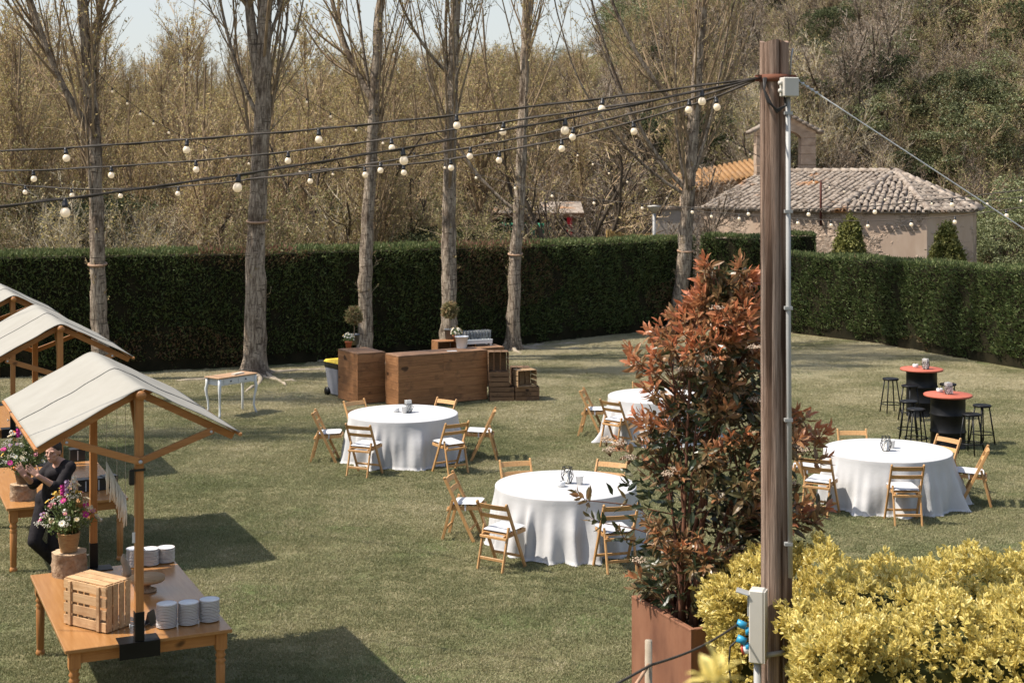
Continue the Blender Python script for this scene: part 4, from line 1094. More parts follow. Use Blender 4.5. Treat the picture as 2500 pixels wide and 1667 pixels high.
def make_stool():
    t = thing('bar_stool', '', 'stool')
    mb = MB(); mb.lathe([(0, .648), (.15, .648), (.155, .655), (.158, .672), (.15, .682), (.12, .679), (0, .672)], 28); mb.build('seat', M['black_metal'], t)
    for k in range(4):
        q = math.pi/4 + k*math.pi/2; mb = MB(); mb.tube([(.118*math.cos(q), .118*math.sin(q), .65), (.215*math.cos(q), .215*math.sin(q), .004)], .0125, 8); mb.build('leg', M['black_metal'], t)
    rr = .118 + (.215-.118)*(.65-.19)/.646
    mb = MB(); mb.tube([(rr*math.cos(q), rr*math.sin(q), .19) for q in np.linspace(0, 2*math.pi, 33)], .009, 6, cap=False); mb.build('foot_ring', M['black_metal'], t)
    return t
st0 = make_stool()
for i, (x, y, l) in enumerate([(7.37, 28.7, 'leftmost black bar stool, standing left of the farther drum table'), (7.5, 27.8, 'black bar stool in front of the farther drum table'),
                               (8.28, 28.0, 'black bar stool mostly hidden behind the nearer drum tabletop'), (6.98, 25.95, 'black bar stool left of the nearer drum, the one farther back'),
                               (6.88, 25.1, 'black bar stool left of the nearer drum, the one in front'), (8.13, 25.5, 'rightmost black bar stool, right of the nearer drum table'),
                               (7.66, 24.6, 'black bar stool directly in front of the nearer drum table')]):
    o = st0 if i == 0 else copy_tree(st0)
    place(o, (x, y, 0.004), 0.35*i + 0.2, l, 'black bar stools round the drum tables')

# ================================================================== market stalls
u2, v2 = Vector((.911, .413, 0)), Vector((-.413, .911, 0))
RZ = math.atan2(u2.y, u2.x)                       # local x across the table, local y along it
LT, WT, HT = 2.5, 1.405, 0.78
def leg_prof(): return [(0, 0.0), (.03, 0), (.042, .012), (.045, .035), (.038, .06), (.032, .068), (.036, .075), (.040, .30), (.042, .46), (.034, .475), (.047, .495), (.034, .515), (.034, .525), (.048, .545), (.034, .565), (.044, .59), (.05, .605), (0, .605)]
def buffet(org, label, group):
    t = thing('buffet_table', label, 'table', (org[0], org[1], 0.004), RZ, group)
    mb = MB(); mb.box((WT/2, LT/2, HT-.016), (WT, LT, .032)); mb.build('tabletop', M['table_top'], t, 0.004)
    for (x, y, sx, sy) in ((WT/2, .075, WT-.15, .03), (WT/2, LT-.075, WT-.15, .03), (.075, LT/2, .03, LT-.15), (WT-.075, LT/2, .03, LT-.15)):
        mb = MB(); mb.box((x, y, HT-.085), (sx-.10 if sx > sy else sx, sy-.10 if sy > sx else sy, .105)); mb.build('apron', M['stall_wood_x'], t)
    for x in (.085, WT-.085):
        for y in (.085, LT-.085):
            mb = MB(); mb.lathe(leg_prof(), 14, (x, y, 0)); mb.box((x, y, .676), (.096, .096, .142)); mb.build('leg', M['stall_wood'], t)
    return t
def canopy(org, label, ht, fp=.43, dirt=0):
    t = thing('stall_canopy', label, 'canopy', (org[0], org[1], 0), RZ, 'canvas canopies clamped to the tables')
    x0 = fp*WT; y0, y1 = .0, LT
    sw = M['stall_wood']
    for y, s in ((y0, -1), (y1, 1)):
        p = t
        mb = MB(); mb.beam((x0, y, 1.0), (x0, y, ht), .07, .07, up=(0, 1, 0)); po = mb.build('post', sw, p, 0.004)
        mb = MB(); mb.beam((x0, y, HT + .012), (x0, y, 1.04), .08, .08, up=(0, 1, 0)); cl = mb.build('clamp', M['black_metal'], p, 0.003)
        mb = MB(); mb.box((x0, y - s*.05, HT + .009), (.34, .19, .008)); mb.box((x0, y + s*.048, HT - .055), (.34, .008, .135)); mb.build('plate', M['black_metal'], cl)
        mb = MB(); mb.tube([(x0 - .04, y, .92), (x0 - .075, y, .92)], .006, 6); mb.tube([(x0-.075, y, .90), (x0-.075, y, .94)], .005, 6); mb.build('wing_screw', M['steel_wire'], cl)
        hs = ht - .55; run = .80; drop = .42
        for sx in (-1, 1):
            yy = y + s*(.0)
            mb = MB(); mb.beam((x0 + sx*.02, y - s*.062, ht + .01), (x0 + sx*(run+.02), y - s*.062, ht + .01 - drop), .034, .062); mb.build('rafter', M['stall_wood_x'], t, 0.003)
            zt = ht + .01 - drop*.62/.8 - .01
            mb = MB(); mb.beam((x0 - sx*.01, y + s*.052, hs), (x0 + sx*.62, y + s*.052, zt), .03, .058); stt = mb.build('strut', M['stall_wood_x'], t, 0.003)
            mb = MB(); mb.tube([(x0 + sx*.60, y + s*.066, zt - .012), (x0 + sx*.60, y + s*.074, zt - .012)], .012, 8); mb.build('bolt', M['steel_wire'], stt)
            mb = MB(); mb.tube([(x0, y + s*.066, hs+.004), (x0, y + s*.076 + .004*sx, hs + .004)], .016, 10); mb.build('bolt', M['steel_wire'], stt)
        mb = MB(); mb.beam((x0, y - s*.03, ht - .42), (x0, y - s*.42, ht - .03), .03, .05); mb.build('brace', M['stall_wood_x'], t, 0.003)
    mb = MB(); mb.tube([(x0, y0 - .13, ht + .018), (x0, y1 + .13, ht + .018)], .040, 14); mb.build('ridge_beam', M['stall_wood_x'], t)
    # canvas: sags a little between the rafters, lifts over the ridge
    rg = np.random.default_rng(int(ht*100) + dirt); nu, nv = 44, 26; vs = []; fs = []
    for i in range(nu+1):
        u = -1 + 2*i/nu
        for j in range(nv+1):
            v = j/nv; x = x0 + u*.845; y = -.10 + v*(LT + .20)
            a = abs(u)*.845
            z = ht + .092 - .42/.80*a if a > .05 else ht + .092 - .42/.80*.05 + (.05 - a)*.2
            z -= .016*math.sin(math.pi*v)*math.sin(math.pi*min(1, abs(u)*1.02))
            z += .006*math.sin(v*26 + u*5 + dirt)*math.exp(-((a-.17)/.06)**2) + .0025*math.sin(v*9 + u*13 + dirt)
            vs.append((x, y, z))
    for i in range(nu):
        for j in range(nv):
            a = i*(nv+1)+j; fs.append((a, a+nv+1, a+nv+2, a+1))
    mb = MB(); mb.add(vs, fs, 0, True); cv = mb.build('canvas', M['canvas'], t)
    sd = cv.modifiers.new('thick', 'SOLIDIFY'); sd.thickness = .006
    j = int(nv*.52)
    mb = MB(); mb.tube([Vector(vs[i*(nv+1)+j]) + Vector((0, .012*math.sin(i*.9), .003)) for i in range(0, nu+1)], .0065, 5); mb.build('seam', M['seam'], cv)
    for e in (0, nu):
        mb = MB(); mb.beam(Vector(vs[e*(nv+1)]) - Vector((0, .01, .022)), Vector(vs[e*(nv+1)+nv]) + Vector((0, .01, -.022)), .03, .024); mb.build('eave_bar', M['stall_wood_x'], t, 0.003)
    return t
ST = [Vector((-3.71, 12.24, 0)), Vector((-5.94, 17.33, 0)), Vector((-8.2, 22.35, 0))]
BL = ['front honey-wood buffet table with turned legs holding stacked plates', 'second buffet table with turned legs, behind the clapping person', 'third buffet table half outside the picture at the left']
CLB = ['nearest cream canvas canopy on wooden posts clamped to the front table', 'middle cream canvas canopy on wooden posts, second of the row', 'farthest cream canvas canopy, cut off by the left edge']
for i, o in enumerate(ST):
    buffet(o, BL[i], 'buffet tables under the canopies'); canopy(o, CLB[i], [2.86, 2.86, 2.76][i], dirt=i*3)
def T(i, x, y, z=0.0): return ST[i] + u2*x + v2*y + Vector((0, 0, HT + .005 + z))
# plates
mb = MB(); mb.lathe([(0, 0), (.052, 0), (.055, .002), (.080, .0050), (.0875, .0062), (.0893, .0085), (.0893, .0140), (.0885, .0158), (.083, .0148), (.058, .0058), (0, .005)], 32, mat=0)
pm = mb.mesh('plate', M['white_ceramic'])
M['plate_rim'] = noisy('plate_rim_band', (0.30, 0.21, 0.18), (0.38, 0.28, 0.25), 10, 0.4, 0.4)
rb = MB(); rb.lathe([(.086, .0150), (.0897, .0150), (.0897, .0162), (.086, .0162), (.086, .0150)], 32, cap=False); rim_m = rb.mesh('rim', M['plate_rim'])
rgp = random.Random(4)
stacks = [(407, 1529, 'left stack of three beside the black clamp on the front table', 15), (460, 1522, 'middle stack of three at the near end of the front table', 14), (511, 1514, 'stack at the near right corner of the front table', 14),
          (330, 1381, 'left stack of three at the far end of the front table', 13), (366, 1378, 'middle stack of three at the far end of the front table', 12), (405, 1371, 'stack at the far right corner of the front table', 11)]
for (x, y, w, n) in stacks:
    b = W(x, y, HT + .005)
    for k in range(n):
        o = bpy.data.objects.new('plate', pm); COL.objects.link(o); o.location = (b.x + rgp.uniform(-.003, .003), b.y + rgp.uniform(-.003, .003), HT + .009 + k*.0132); o.rotation_euler = (0, 0, rgp.uniform(0, 6))
        tag(o, ('topmost plate of the ' if k == n-1 else 'white plate inside ') + (w if k == n-1 else 'the ' + w), 'plate', 'stacked plates on the front table')
        r = bpy.data.objects.new('rim', rim_m); COL.objects.link(r); r.parent = o

# ---- crates
def slat(t, c, d, mat, name='slat', rot=0.0):
    mb = MB(); mb.box((0, 0, 0), d); o = mb.build(name, mat, t, min(d)*0.12, loc=c); o.rotation_euler = (0, rot, 0) if d[0] > d[1] else (rot, 0, 0); return o
def crate(loc, rz, label, mat, L=.5, Wd=.32, H=.30, ns=3, lying=None, group='wooden crates beside the bar', z=0.0, text=None):
    """open box of slats; lying='front' turns the open side to local -y"""
    t = thing('wooden_crate', label, 'crate', (loc[0], loc[1], z), rz, group)
    rg = random.Random(int(loc[0]*1000)); th = .012
    if lying:
        # open towards -y: back wall slats upright, top/bottom/sides of boards running front to back
        for zc in (th/2, H - th/2):
            for k in range(3): slat(t, (-L/2 + L*(k+.5)/3, 0, zc), (L/3 - .012, Wd, th), mat)
        for sx in (-1, 1):
            for k in range(3): slat(t, (sx*(L/2 - th/2), 0, th + (H-2*th)*(k+.5)/3), (th, Wd - .002, (H-2*th)/3 - .018), mat)
        for k in range(3): slat(t, (-L/2 + th + (L-2*th)*(k+.5)/3, Wd/2 - th/2 - .001, H/2), ((L-2*th)/3 - .02, th, H - 2*th - .002), mat)
    else:
        for k in range(3): slat(t, (0, -Wd/2 + Wd*(k+.5)/3, th/2), (L - .026, Wd/3 - .012, th), mat)
        for sx in (-1, 1):
            for sy in (-1, 1): slat(t, (sx*(L/2 - .016 - .013), sy*(Wd/2 - th - .014), H/2 + th/2), (.026, .026, H - th - .001), mat, 'corner_post')
        for s in (-1, 1):
            for k in range(ns):
                hh = (H - .01)/ns - .014; zc = .012 + (H - .012)*(k+.5)/ns
                o = slat(t, (0, s*(Wd/2 - th/2), zc), (L, th, hh), mat, rot=rg.uniform(-.006, .006))
                if text and s == -1 and k == ns-2:
                    for q, ch in enumerate(text):
                        m2 = MB(); x = -.10 + q*.03; yf = -th/2 - .0015
                        for (a, b) in ch: m2.beam((x + a[0]*.02, yf, (a[1]-.5)*.045), (x + b[0]*.02, yf, (b[1]-.5)*.045), .002, .006)
                        m2.build('stencil_letter', M['ink'], o)
                slat(t, (s*(L/2 - th/2), 0, zc), (th, Wd - 2*th - .004, hh), mat)
    return t
bU = Vector((.853, .52, 0)); RB = math.atan2(bU.y, bU.x)
O_ = [((0,0),(1,0)), ((1,0),(1,1)), ((1,1),(0,1)), ((0,1),(0,0))]; P_ = [((0,0),(0,1)), ((0,1),(1,1)), ((1,1),(1,.5)), ((1,.5),(0,.5))]
L_ = [((0,0),(0,1)), ((0,0),(1,0))]; E_ = [((0,0),(0,1)), ((0,0),(1,0)), ((0,.5),(.8,.5)), ((0,1),(1,1))]; R_ = P_ + [((.3,.5),(1,0))]; A_ = [((0,0),(.5,1)), ((.5,1),(1,0)), ((.2,.4),(.8,.4))]
Z_ = [((0,1),(1,1)), ((1,1),(0,0)), ((0,0),(1,0))]
c0 = Vector((-.22, 30.25, 0)); RC = .12
cu, cv_ = Vector((math.cos(RC), math.sin(RC), 0)), Vector((-math.sin(RC), math.cos(RC), 0))
crate(c0, RC, 'dark wooden crate on the grass, left of the bottom pair beside the bar', M['crate_dark'])
crate(c0 + cu*.52, RC, 'dark wooden crate with stencilled letters, right of the bottom pair', M['crate_dark'], text=[L_, E_, R_, E_, Z_, A_])
crate(c0 - cu*.06, RC, 'dark slatted crate in the middle of the stack against the bar', M['crate_dark'], L=.42, z=.302)
crate(c0 - cu*.07, RC, 'dark crate lying open-fronted on top of the stack against the bar', M['crate_dark'], L=.42, H=.42, Wd=.30, lying=True, z=.604)
crate(c0 + cu*.42 + cv_*.27, RC, 'dark upright crate standing behind the pale open crate', M['crate_dark'], L=.40, H=.36, Wd=.26, z=.302, lying=True)
crate(c0 + cu*.48 - cv_*.03, RC + .25, 'pale open-fronted crate lying on the bottom crates', M['crate_mid'], L=.42, H=.34, Wd=.31, z=.303, lying=True)
crate(c0 + cu*.42 + cv_*.34, RC, 'dark crate on the grass at the back of the crate stack', M['crate_dark'], Wd=.3)

# pale crate on the front table, lying on its side
def table_crate():
    cb = W(258, 1549, HT); d1 = (W(155.6, 1524, HT) - cb); d1.z = 0; d1.normalize()
    rz = math.atan2(-d1.y, -d1.x)                  # local x runs from the far left corner to the near corner
    t = thing('wooden_crate', 'pale slatted fruit crate lying on the front buffet table', 'crate', (cb.x, cb.y, HT + .006), rz)
    L, D, H = .53, .30, .41; mt = M['crate_light']; th = .011
    rg = random.Random(9)
    for k in range(4):
        hh = .078; zc = .05 + k*.103; slat(t, (-L/2, th/2, zc), (L, th, hh), mt, rot=rg.uniform(-.012, .012))
    for x in (-L + .085, -.085): slat(t, (x, -.008, H/2 - .004), (.036, .016, H - .03), mt, 'batten')
    for k in range(4): slat(t, (-th/2 + .0005, .045 + k*.07, H/2), (th, .055, H - .012), mt, rot=rg.uniform(-.01, .01))
    for k in range(3): slat(t, (-L/2 - .004, .055 + k*.098, H - .003), (L - .022, .084, th), mt)
    for k in range(3): slat(t, (-L/2 - .004, .055 + k*.098, .006), (L - .022, .084, th), mt)
    for k in range(4): slat(t, (-L + th/2, .045 + k*.07, H/2), (th, .055, H - .014), mt)
    # notched brace
    slat(t, (-.03, .10, H*.55), (.02, .02, H*.8), mt, 'corner_post')
table_crate()
# stump, cake stand, driftwood, sign
def stump(p, r, h, label, seed):
    t = thing('log_slice', label, 'log', tuple(p), 0, 'log slices on the tables'); rg = np.random.default_rng(seed); n = 40; K = 9
    V = []; q = np.linspace(0, 2*np.pi, n, endpoint=False)
    for k in range(K):
        rr = r*(1 + .05*np.sin(q*3+seed) + .04*np.sin(q*7 + k*.4) + rg.normal(0, .02, n)); V.append(np.column_stack([rr*np.cos(q), rr*np.sin(q), np.full(n, h*k/(K-1)) + (0.006*np.sin(q*2) if k == K-1 else 0)]))
    V = np.concatenate(V); i = np.arange(K-1)[:, None]*n; kk = np.arange(n)[None]; k2 = (kk+1) % n
    np_object('bark', V, [np.stack([i+kk, i+k2, i+n+k2, i+n+kk], -1).reshape(-1, 4)], M['stump_side'], t, smooth=True)
    mb = MB(); mb.add([tuple(v) for v in V[-n:]], [tuple(range(n))]); mb.build('cut_face', M['stump_top'], t)
    return t
p1 = W(168, 1402, HT); stump((p1.x, p1.y, HT + .004), .165, .225, 'thick log slice under the near flower basket on the front table', 1)
p2 = W(57, 1219, HT); stump((p2.x, p2.y, HT + .004), .15, .19, 'rough log slice under the far flower basket on the second table', 2)
cs = W(336, 1470, HT); t = thing('cake_stand', 'round wooden cake stand behind the pale crate on the front table', 'cake stand', (cs.x, cs.y + .35, HT + .004))
mb = MB(); mb.lathe([(0, .0), (.09, 0), (.09, .02), (.035, .03), (.035, .10), (0, .10)], 24); mb.build('foot', M['stump_side'], t)
mb = MB(); mb.lathe([(0, .10), (.16, .10), (.17, .115), (.165, .14), (0, .14)], 32); mb.build('disc', M['crate_mid'], t)
sg = W(368, 1524, HT); t = thing('menu_card', 'small black folded card beside the near plates', 'sign', (sg.x, sg.y, HT + .004), RZ + .9)
mb = MB(); mb.beam((-.045, 0, 0.0), (-.0, .0, .0), .0, .0); mb = MB()
mb.add([(-.06, -.03, .002), (.06, -.03, .002), (.06, 0, .12), (-.06, 0, .12), (-.06, .03, .002), (.06, .03, .002)], [(0, 1, 2, 3), (3, 2, 5, 4)]); o = mb.build('panel', M['box_black'], t); o.modifiers.new('t', 'SOLIDIFY').thickness = .003
dw = W(308, 1405, HT); rgd = random.Random(3)
t = thing('driftwood_piece', 'pale driftwood piece standing behind the crate on the front table', 'driftwood', (dw.x, dw.y, HT + .004))
mb = MB(); mb.tube([(.0, 0, 0), (.012, 0, .05), (-.01, .01, .10), (-.03, 0, .16), (-.028, .01, .21)], [.05, .042, .036, .028, .012], 8); mb.build('wood', M['root'], t)
# black boxes on the second table
for i, (x, y, w, h, l) in enumerate([(188, 1124, .20, .15, 'black box at the far end of the second table'), (206, 1199, .19, .14, 'left one of three black boxes on the near edge of the second table'),
                                (236, 1196, .17, .14, 'middle one of three black boxes on the near edge of the second table'), (266, 1192, .17, .15, 'right one of three black boxes on the near edge of the second table')]):
    p = W(x, y, HT); t = thing('black_box', l, 'box', (p.x, p.y, HT + .006), RZ + .1*i, 'black boxes on the second table')
    mb = MB(); mb.box((0, 0, h/2), (w, .15, h)); mb.build('body', M['box_black'], t, .004)
    mb = MB(); mb.box((0, 0, h + .006), (w + .008, .158, .012)); mb.build('lid', M['box_black'], t, .002)
    mb = MB(); mb.box((0, -.0765, h*.5), (.012, .003, h*.9)); mb.build('clasp', M['steel_wire'], t)
# bleached hanging strips under the near canopy
def hanging():
    top = ST[0] + u2*.69 + v2*1.62 + Vector((0, 0, 2.86))
    t = thing('hanging_strips', 'bleached white strips hanging on strings under the nearest canopy', 'decoration', tuple(top))
    rg = random.Random(5); a = Vector((-.10, 0, -.86)); b = Vector((.085, -.02, -1.20))
    mb = MB()
    for k in (0, 1, .55): mb.tube([(a.lerp(b, k).x, a.lerp(b, k).y, 0.0), a.lerp(b, k)], .0022, 4)
    mb.tube([a, b], .004, 5); mb.build('string', M['cloth'], t)
    for i in range(30):
        p = a.lerp(b, i/29); L = rg.uniform(.14, .30); mb = MB()
        mb.tube([p, p + Vector((rg.uniform(-.01, .01), rg.uniform(-.01, .01), -L*.5)), p + Vector((rg.uniform(-.02, .02), rg.uniform(-.02, .02), -L))], [.006, .010, .005], 5); mb.build('strip', M['strip'], t)
hanging()
tg = thing('paper_tag', 'small white tag hanging on the near post of the front stall', 'tag', tuple(ST[0] + u2*(.43*WT - .045) + v2*(-.02) + Vector((0, 0, 1.72))), RZ)
mb = MB(); mb.box((0, 0, -.05), (.03, .002, .09)); mb.build('card', M['wax'], tg); mb = MB(); mb.tube([(0, 0, -.005), (.005, 0, .12)], .0015, 4); mb.build('string', M['cloth'], tg)
lampc = thing('clip_lamp', 'small black clip lamp on the near post of the front stall', 'lamp', tuple(ST[0] + u2*(.43*WT) + v2*(-.0) + Vector((0, 0, 2.21))), RZ)
mb = MB(); mb.box((-.065, -.02, -.03), (.045, .05, .13)); mb.build('body', M['box_black'], lampc, .008); mb = MB(); mb.box((0, 0, .03), (.094, .094, .018)); mb.build('strap', M['box_black'], lampc)

# ================================================================== bar
def planked(name, label, C, rz, L, D, H, n, group, topb=True, pos='bar counter'):
    """box of horizontal planks; local origin = near left bottom corner, x along the front, y to the back"""
    t = thing(name, label, 'bar counter' if name == 'bar_module' else 'cabinet', (C[0], C[1], 0), rz, group); th = .022
    mb = MB(); mb.box((L/2, D/2, .05 + (H-.06)/2), (L - .05, D - .05, H - .07)); mb.build('core', M['bar_core'], t)
    rg = random.Random(int(C[0]*50) + 3)
    zs = [.035]
    for k in range(n): zs.append(zs[-1] + (H - .035 - .03)/n*rg.uniform(.9, 1.1))
    f = (H - .03 - .035)/(zs[-1] - .035); zs = [.035 + (z - .035)*f for z in zs]
    for k in range(n):
        h = zs[k+1] - zs[k] - .0025; zc = (zs[k] + zs[k+1])/2
        for (x, y, sx, sy) in ((L/2, th/2 + rg.uniform(-.002, .002), L, th), (L/2, D - th/2, L, th), (th/2 + rg.uniform(-.002, .002), D/2, th, D - 2*th - .004), (L - th/2, D/2, th, D - 2*th - .004)):
            mb = MB(); mb.box((0, 0, 0), (max(sx, sy), min(sx, sy), h)); o = mb.build('plank', M['bar_wood'], t, .0018, loc=(x, y, zc))
            if sy > sx: o.rotation_euler = (0, 0, math.pi/2)
    for k in range(3):
        mb = MB(); mb.box((0, 0, 0), (L, D/3 - .003, .026)); mb.build('top_board', M['bar_top'], t, .003, loc=(L/2, D*(k+.5)/3, H - .014))
    for x in (.08, L-.08):
        mb = MB(); mb.tube([(x, .07, .028), (x, .11, .028)], .027, 10); mb.build('caster', M['black_metal'], t)
    return t
BH = 1.05; bV = Vector((-.52, .853, 0))
planked('bar_module', 'wooden bar module at the left end, carrying two potted plants', (-3.10, 29.6), RB, .62, .93, BH, 6, 'planked modules of the bar')
C2 = Vector((-2.25, 29.2, 0))
planked('bar_module', 'middle wooden bar module with an empty top', C2, RB, 1.02, .58, BH, 6, 'planked modules of the bar')
c3 = C2 + bU*1.0225
planked('bar_module', 'right wooden bar module carrying the white bucket', c3, RB, 1.02, .58, BH, 6, 'planked modules of the bar')
# back counter
q0 = W(1068, 838, .98); t = thing('back_shelf', 'open wooden box shelf behind the bar with a pot on it', 'shelf', (q0.x, q0.y + .1, 0), RB - .15)
for (c, d) in (((.45, .2, .99), (.9, .4, .025)), ((.0125, .2, .488), (.025, .4, .975)), ((.45, .2, .488), (.025, .38, .97)), ((.8875, .2, .488), (.025, .4, .975)), ((.23, .39, .5), (.40, .015, .94)), ((.67, .39, .5), (.40, .015, .94)), ((.23, .2, .62), (.405, .36, .02)), ((.67, .2, .62), (.405, .36, .02))):
    mb = MB(); mb.box(c, d); mb.build('board', M['bar_wood'], t, .002)
q1 = W(1150, 848, .88); planked('back_cabinet', 'low wooden cabinet behind the bar under the glasses', (q1.x, q1.y, 0), RB - .15, .78, .5, .86, 4, None)
# white tray stand with glasses
qa = W(1165, 832, .98); TR = RB - .15
t = thing('tray_stand', 'white tray stand on the cabinet holding rows of glasses', 'stand', (qa.x - .02, qa.y + .12, .862), TR)
mb = MB(); mb.box((0, 0, .13), (.66, .30, .03)); mb.build('tray', M['white_paint'], t, .004)
mb = MB(); mb.box((0, -.145, .085), (.64, .015, .06)); mb.build('apron', M['white_paint'], t)
for x in (-.29, .29):
    for y in (-.12, .12): mb = MB(); mb.box((x, y, .06), (.035, .035, .114)); mb.build('leg', M['white_paint'], t)
gl = MB(); gl.lathe([(.024, 0), (.025, .004), (.029, .19), (.0275, .19), (.023, .006), (0, .006)], 16)
gm = gl.mesh('glass', M['glass']); k = 0
ux, uy = Vector((math.cos(TR), math.sin(TR), 0)), Vector((-math.sin(TR), math.cos(TR), 0))
for r in range(2):
    for c in range(9):
        o = bpy.data.objects.new('drinking_glass', gm); COL.objects.link(o)
        o.location = Vector((qa.x - .02, qa.y + .12, .862 + .1465)) + ux*(-.29 + .0725*c) + uy*(-.07 + .12*r)
        tag(o, ['clear tumbler in the front row on the white tray stand', 'clear tumbler in the back row on the white tray stand'][r], 'glass', ['front row of glasses', 'back row of glasses'][r])
# bucket
b = W(1127, 850, BH); mb = MB(); mb.lathe([(0, 0), (.095, 0), (.1, .01), (.135, .235), (.145, .235), (.147, .25), (.13, .25), (.095, .02), (0, .02)], 32)
tag(mb.build('ice_bucket', M['white_ceramic'], loc=(b.x, b.y, BH)), 'white plastic bucket on the right end of the bar', 'bucket')
pp = W(1103, 857, BH); mb = MB(); mb.box((0, 0, .003), (.2, .12, .004), .2); tag(mb.build('paper_sheet', M['wax'], loc=(pp.x, pp.y, BH + .001)), 'white paper lying on the bar beside the bucket', 'paper')

def petals(mb, c, nrm, r, n, mat, rg, lift=.3, layers=1):
    nrm = Vector(nrm).normalized(); a = nrm.cross(Vector((.3, .9, .2))).normalized(); b = nrm.cross(a); c = Vector(c)
    for L in range(layers):
        k0 = rg.uniform(0, 6); rr = r*(1 - .3*L)
        for k in range(n):
            q = k0 + 2*math.pi*k/n; d = a*math.cos(q) + b*math.sin(q); s = a*(-math.sin(q)) + b*math.cos(q); w = rr*2.2/n
            up = nrm*(rr*lift*(1 + L)); j = rg.uniform(.85, 1.1)
            mb.add([c, c + d*rr*.55*j + s*w + up*.7, c + d*rr*j + up + s*w*.4, c + d*rr*j + up - s*w*.4, c + d*rr*.55*j - s*w + up*.7], [(0, 1, 2, 3, 4)], mat)
def daisy_pot(p, label):
    t = thing('daisy_pot', label, 'potted plant', tuple(p), 0, 'small daisy pots on the bar')
    mb = MB(); mb.lathe([(0, 0), (.055, 0), (.072, .105), (.08, .105), (.082, .135), (.072, .135), (.068, .12), (0, .12)], 24); mb.build('pot', M['terracotta'], t)
    rg = np.random.default_rng(int(abs(p[0])*99)); n = 420; q = norm(rg.normal(size=(n, 3))); q[:, 2] = np.abs(q[:, 2]); pos = q*rg.uniform(.4, 1, (n, 1))*[.12, .12, .14] + [0, 0, .14]
    nb = NB(); leaf_diamonds(nb, pos, rg.uniform(.010, .022, n), rg); nb.build('foliage', M['potleaf'], t)
    rr = random.Random(7)
    for k in range(34):
        v = norm(rg.normal(size=3)); v[2] = abs(v[2])*.9 + .1; c = v*[.135, .135, .16] + [0, 0, .15]; mb = MB(); petals(mb, c, v, .023, 9, 0, rr, .15); mb.ball(c + v*.004, .007, 6, 4, 1); mb.build('blossom', [M['fl_white'], M['fl_yellow']], t)
def topiary(p, label, h=.78):
    t = thing('topiary_plant', label, 'potted plant', tuple(p), 0, 'ball-headed plants on the bar')
    mb = MB(); mb.lathe([(0, 0), (.095, 0), (.115, .2), (.12, .2), (.12, .225), (.108, .225), (.1, .19), (0, .19)], 26); mb.build('pot', M['grey_pot'], t)
    mb = MB(); mb.tube([(0, 0, .19), (.006, 0, .35), (-.004, .004, h - .2)], .011, 7); mb.build('stem', M['branch'], t)
    rg = np.random.default_rng(int(abs(p[0])*77)); nb = NB(); n = 330
    q = norm(rg.normal(size=(n, 3))); tips = q*[.19, .19, .20]*rg.uniform(.7, 1.05, (n, 1)) + [0, 0, h]; base = np.array([0, 0, h]) + q*.05
    Pp = np.stack([base, (base + tips)/2 + rg.normal(0, .01, (n, 3)), tips], 1)
    V, F = tubes(Pp, np.full((n, 3), .0025), 3); nb.add(V, F, 0)
    m = 9; s = np.repeat(tips, m, 0) - np.repeat(q, m, 0)*rg.uniform(0, .11, (n*m, 1)); d = norm(np.repeat(q, m, 0)*.8 + rg.normal(0, .6, (n*m, 3)))
    V, F3, F4, e = blades(s, d, rg.uniform(.04, .07, n*m), np.full(n*m, .015), rg, .1); rn = np.clip(np.repeat(rg.random(n), m)*.7 + .3*rg.random(n*m), 0, 1)
    nb.add(V, F3, 1, np.repeat(rn, 8)); nb.n -= len(V); nb.f4.append(F4 + nb.n); nb.m4.append(np.ones(len(F4))); nb.n += len(V)
    tag(nb.build('crown', [M['branch'], M['topiary']], t), kind='stuff')
p = W(851, 848, BH); daisy_pot((p.x, p.y, BH), 'white daisies in a terracotta pot on the left bar module')
p = W(864, 842, BH); topiary((p.x, p.y + .05, BH), 'ball-headed plant in a grey pot on the left bar module', .61)
p = W(1114, 833, 1.0); daisy_pot((p.x, p.y - .02, 1.005), 'white daisies in a terracotta pot on the shelf behind the bucket')
p = W(1098, 828, 1.0); topiary((p.x, p.y + .0, 1.005), 'ball-headed plant on the shelf behind the bar, before the pale poplar', .63)

# wheelie bin
bp = W(801, 974, 0); t = thing('wheelie_bin', 'grey wheeled bin with yellow lid at the left end of the bar', 'bin', (bp.x + .22, bp.y + .45, 0.004), RB + .1)
def frus(a, b, z0, z1): return [(-a[0], -a[1], z0), (a[0], -a[1], z0), (a[0], a[1], z0), (-a[0], a[1], z0), (-b[0], -b[1], z1), (b[0], -b[1], z1), (b[0], b[1], z1), (-b[0], b[1], z1)]
FB = [(0,3,2,1),(4,5,6,7),(0,1,5,4),(1,2,6,5),(2,3,7,6),(3,0,4,7)]
mb = MB(); mb.add(frus((.19, .2), (.245, .27), .03, .60), FB); mb.build('body', M['bin_grey'], t, .02)
mb = MB(); mb.add(frus((.25, .275), (.258, .283), .585, .70), FB); mb.build('bag', M['bag'], t, .012)
mb = MB(); mb.add(frus((.27, .30), (.235, .26), .702, .76), FB); mb.build('lid', M['bin_yellow'], t, .012)
for s in (-1, 1): mb = MB(); mb.tube([(s*.20, .2, .09), (s*.245, .2, .09)], .088, 18); mb.build('wheel', M['black_metal'], t)

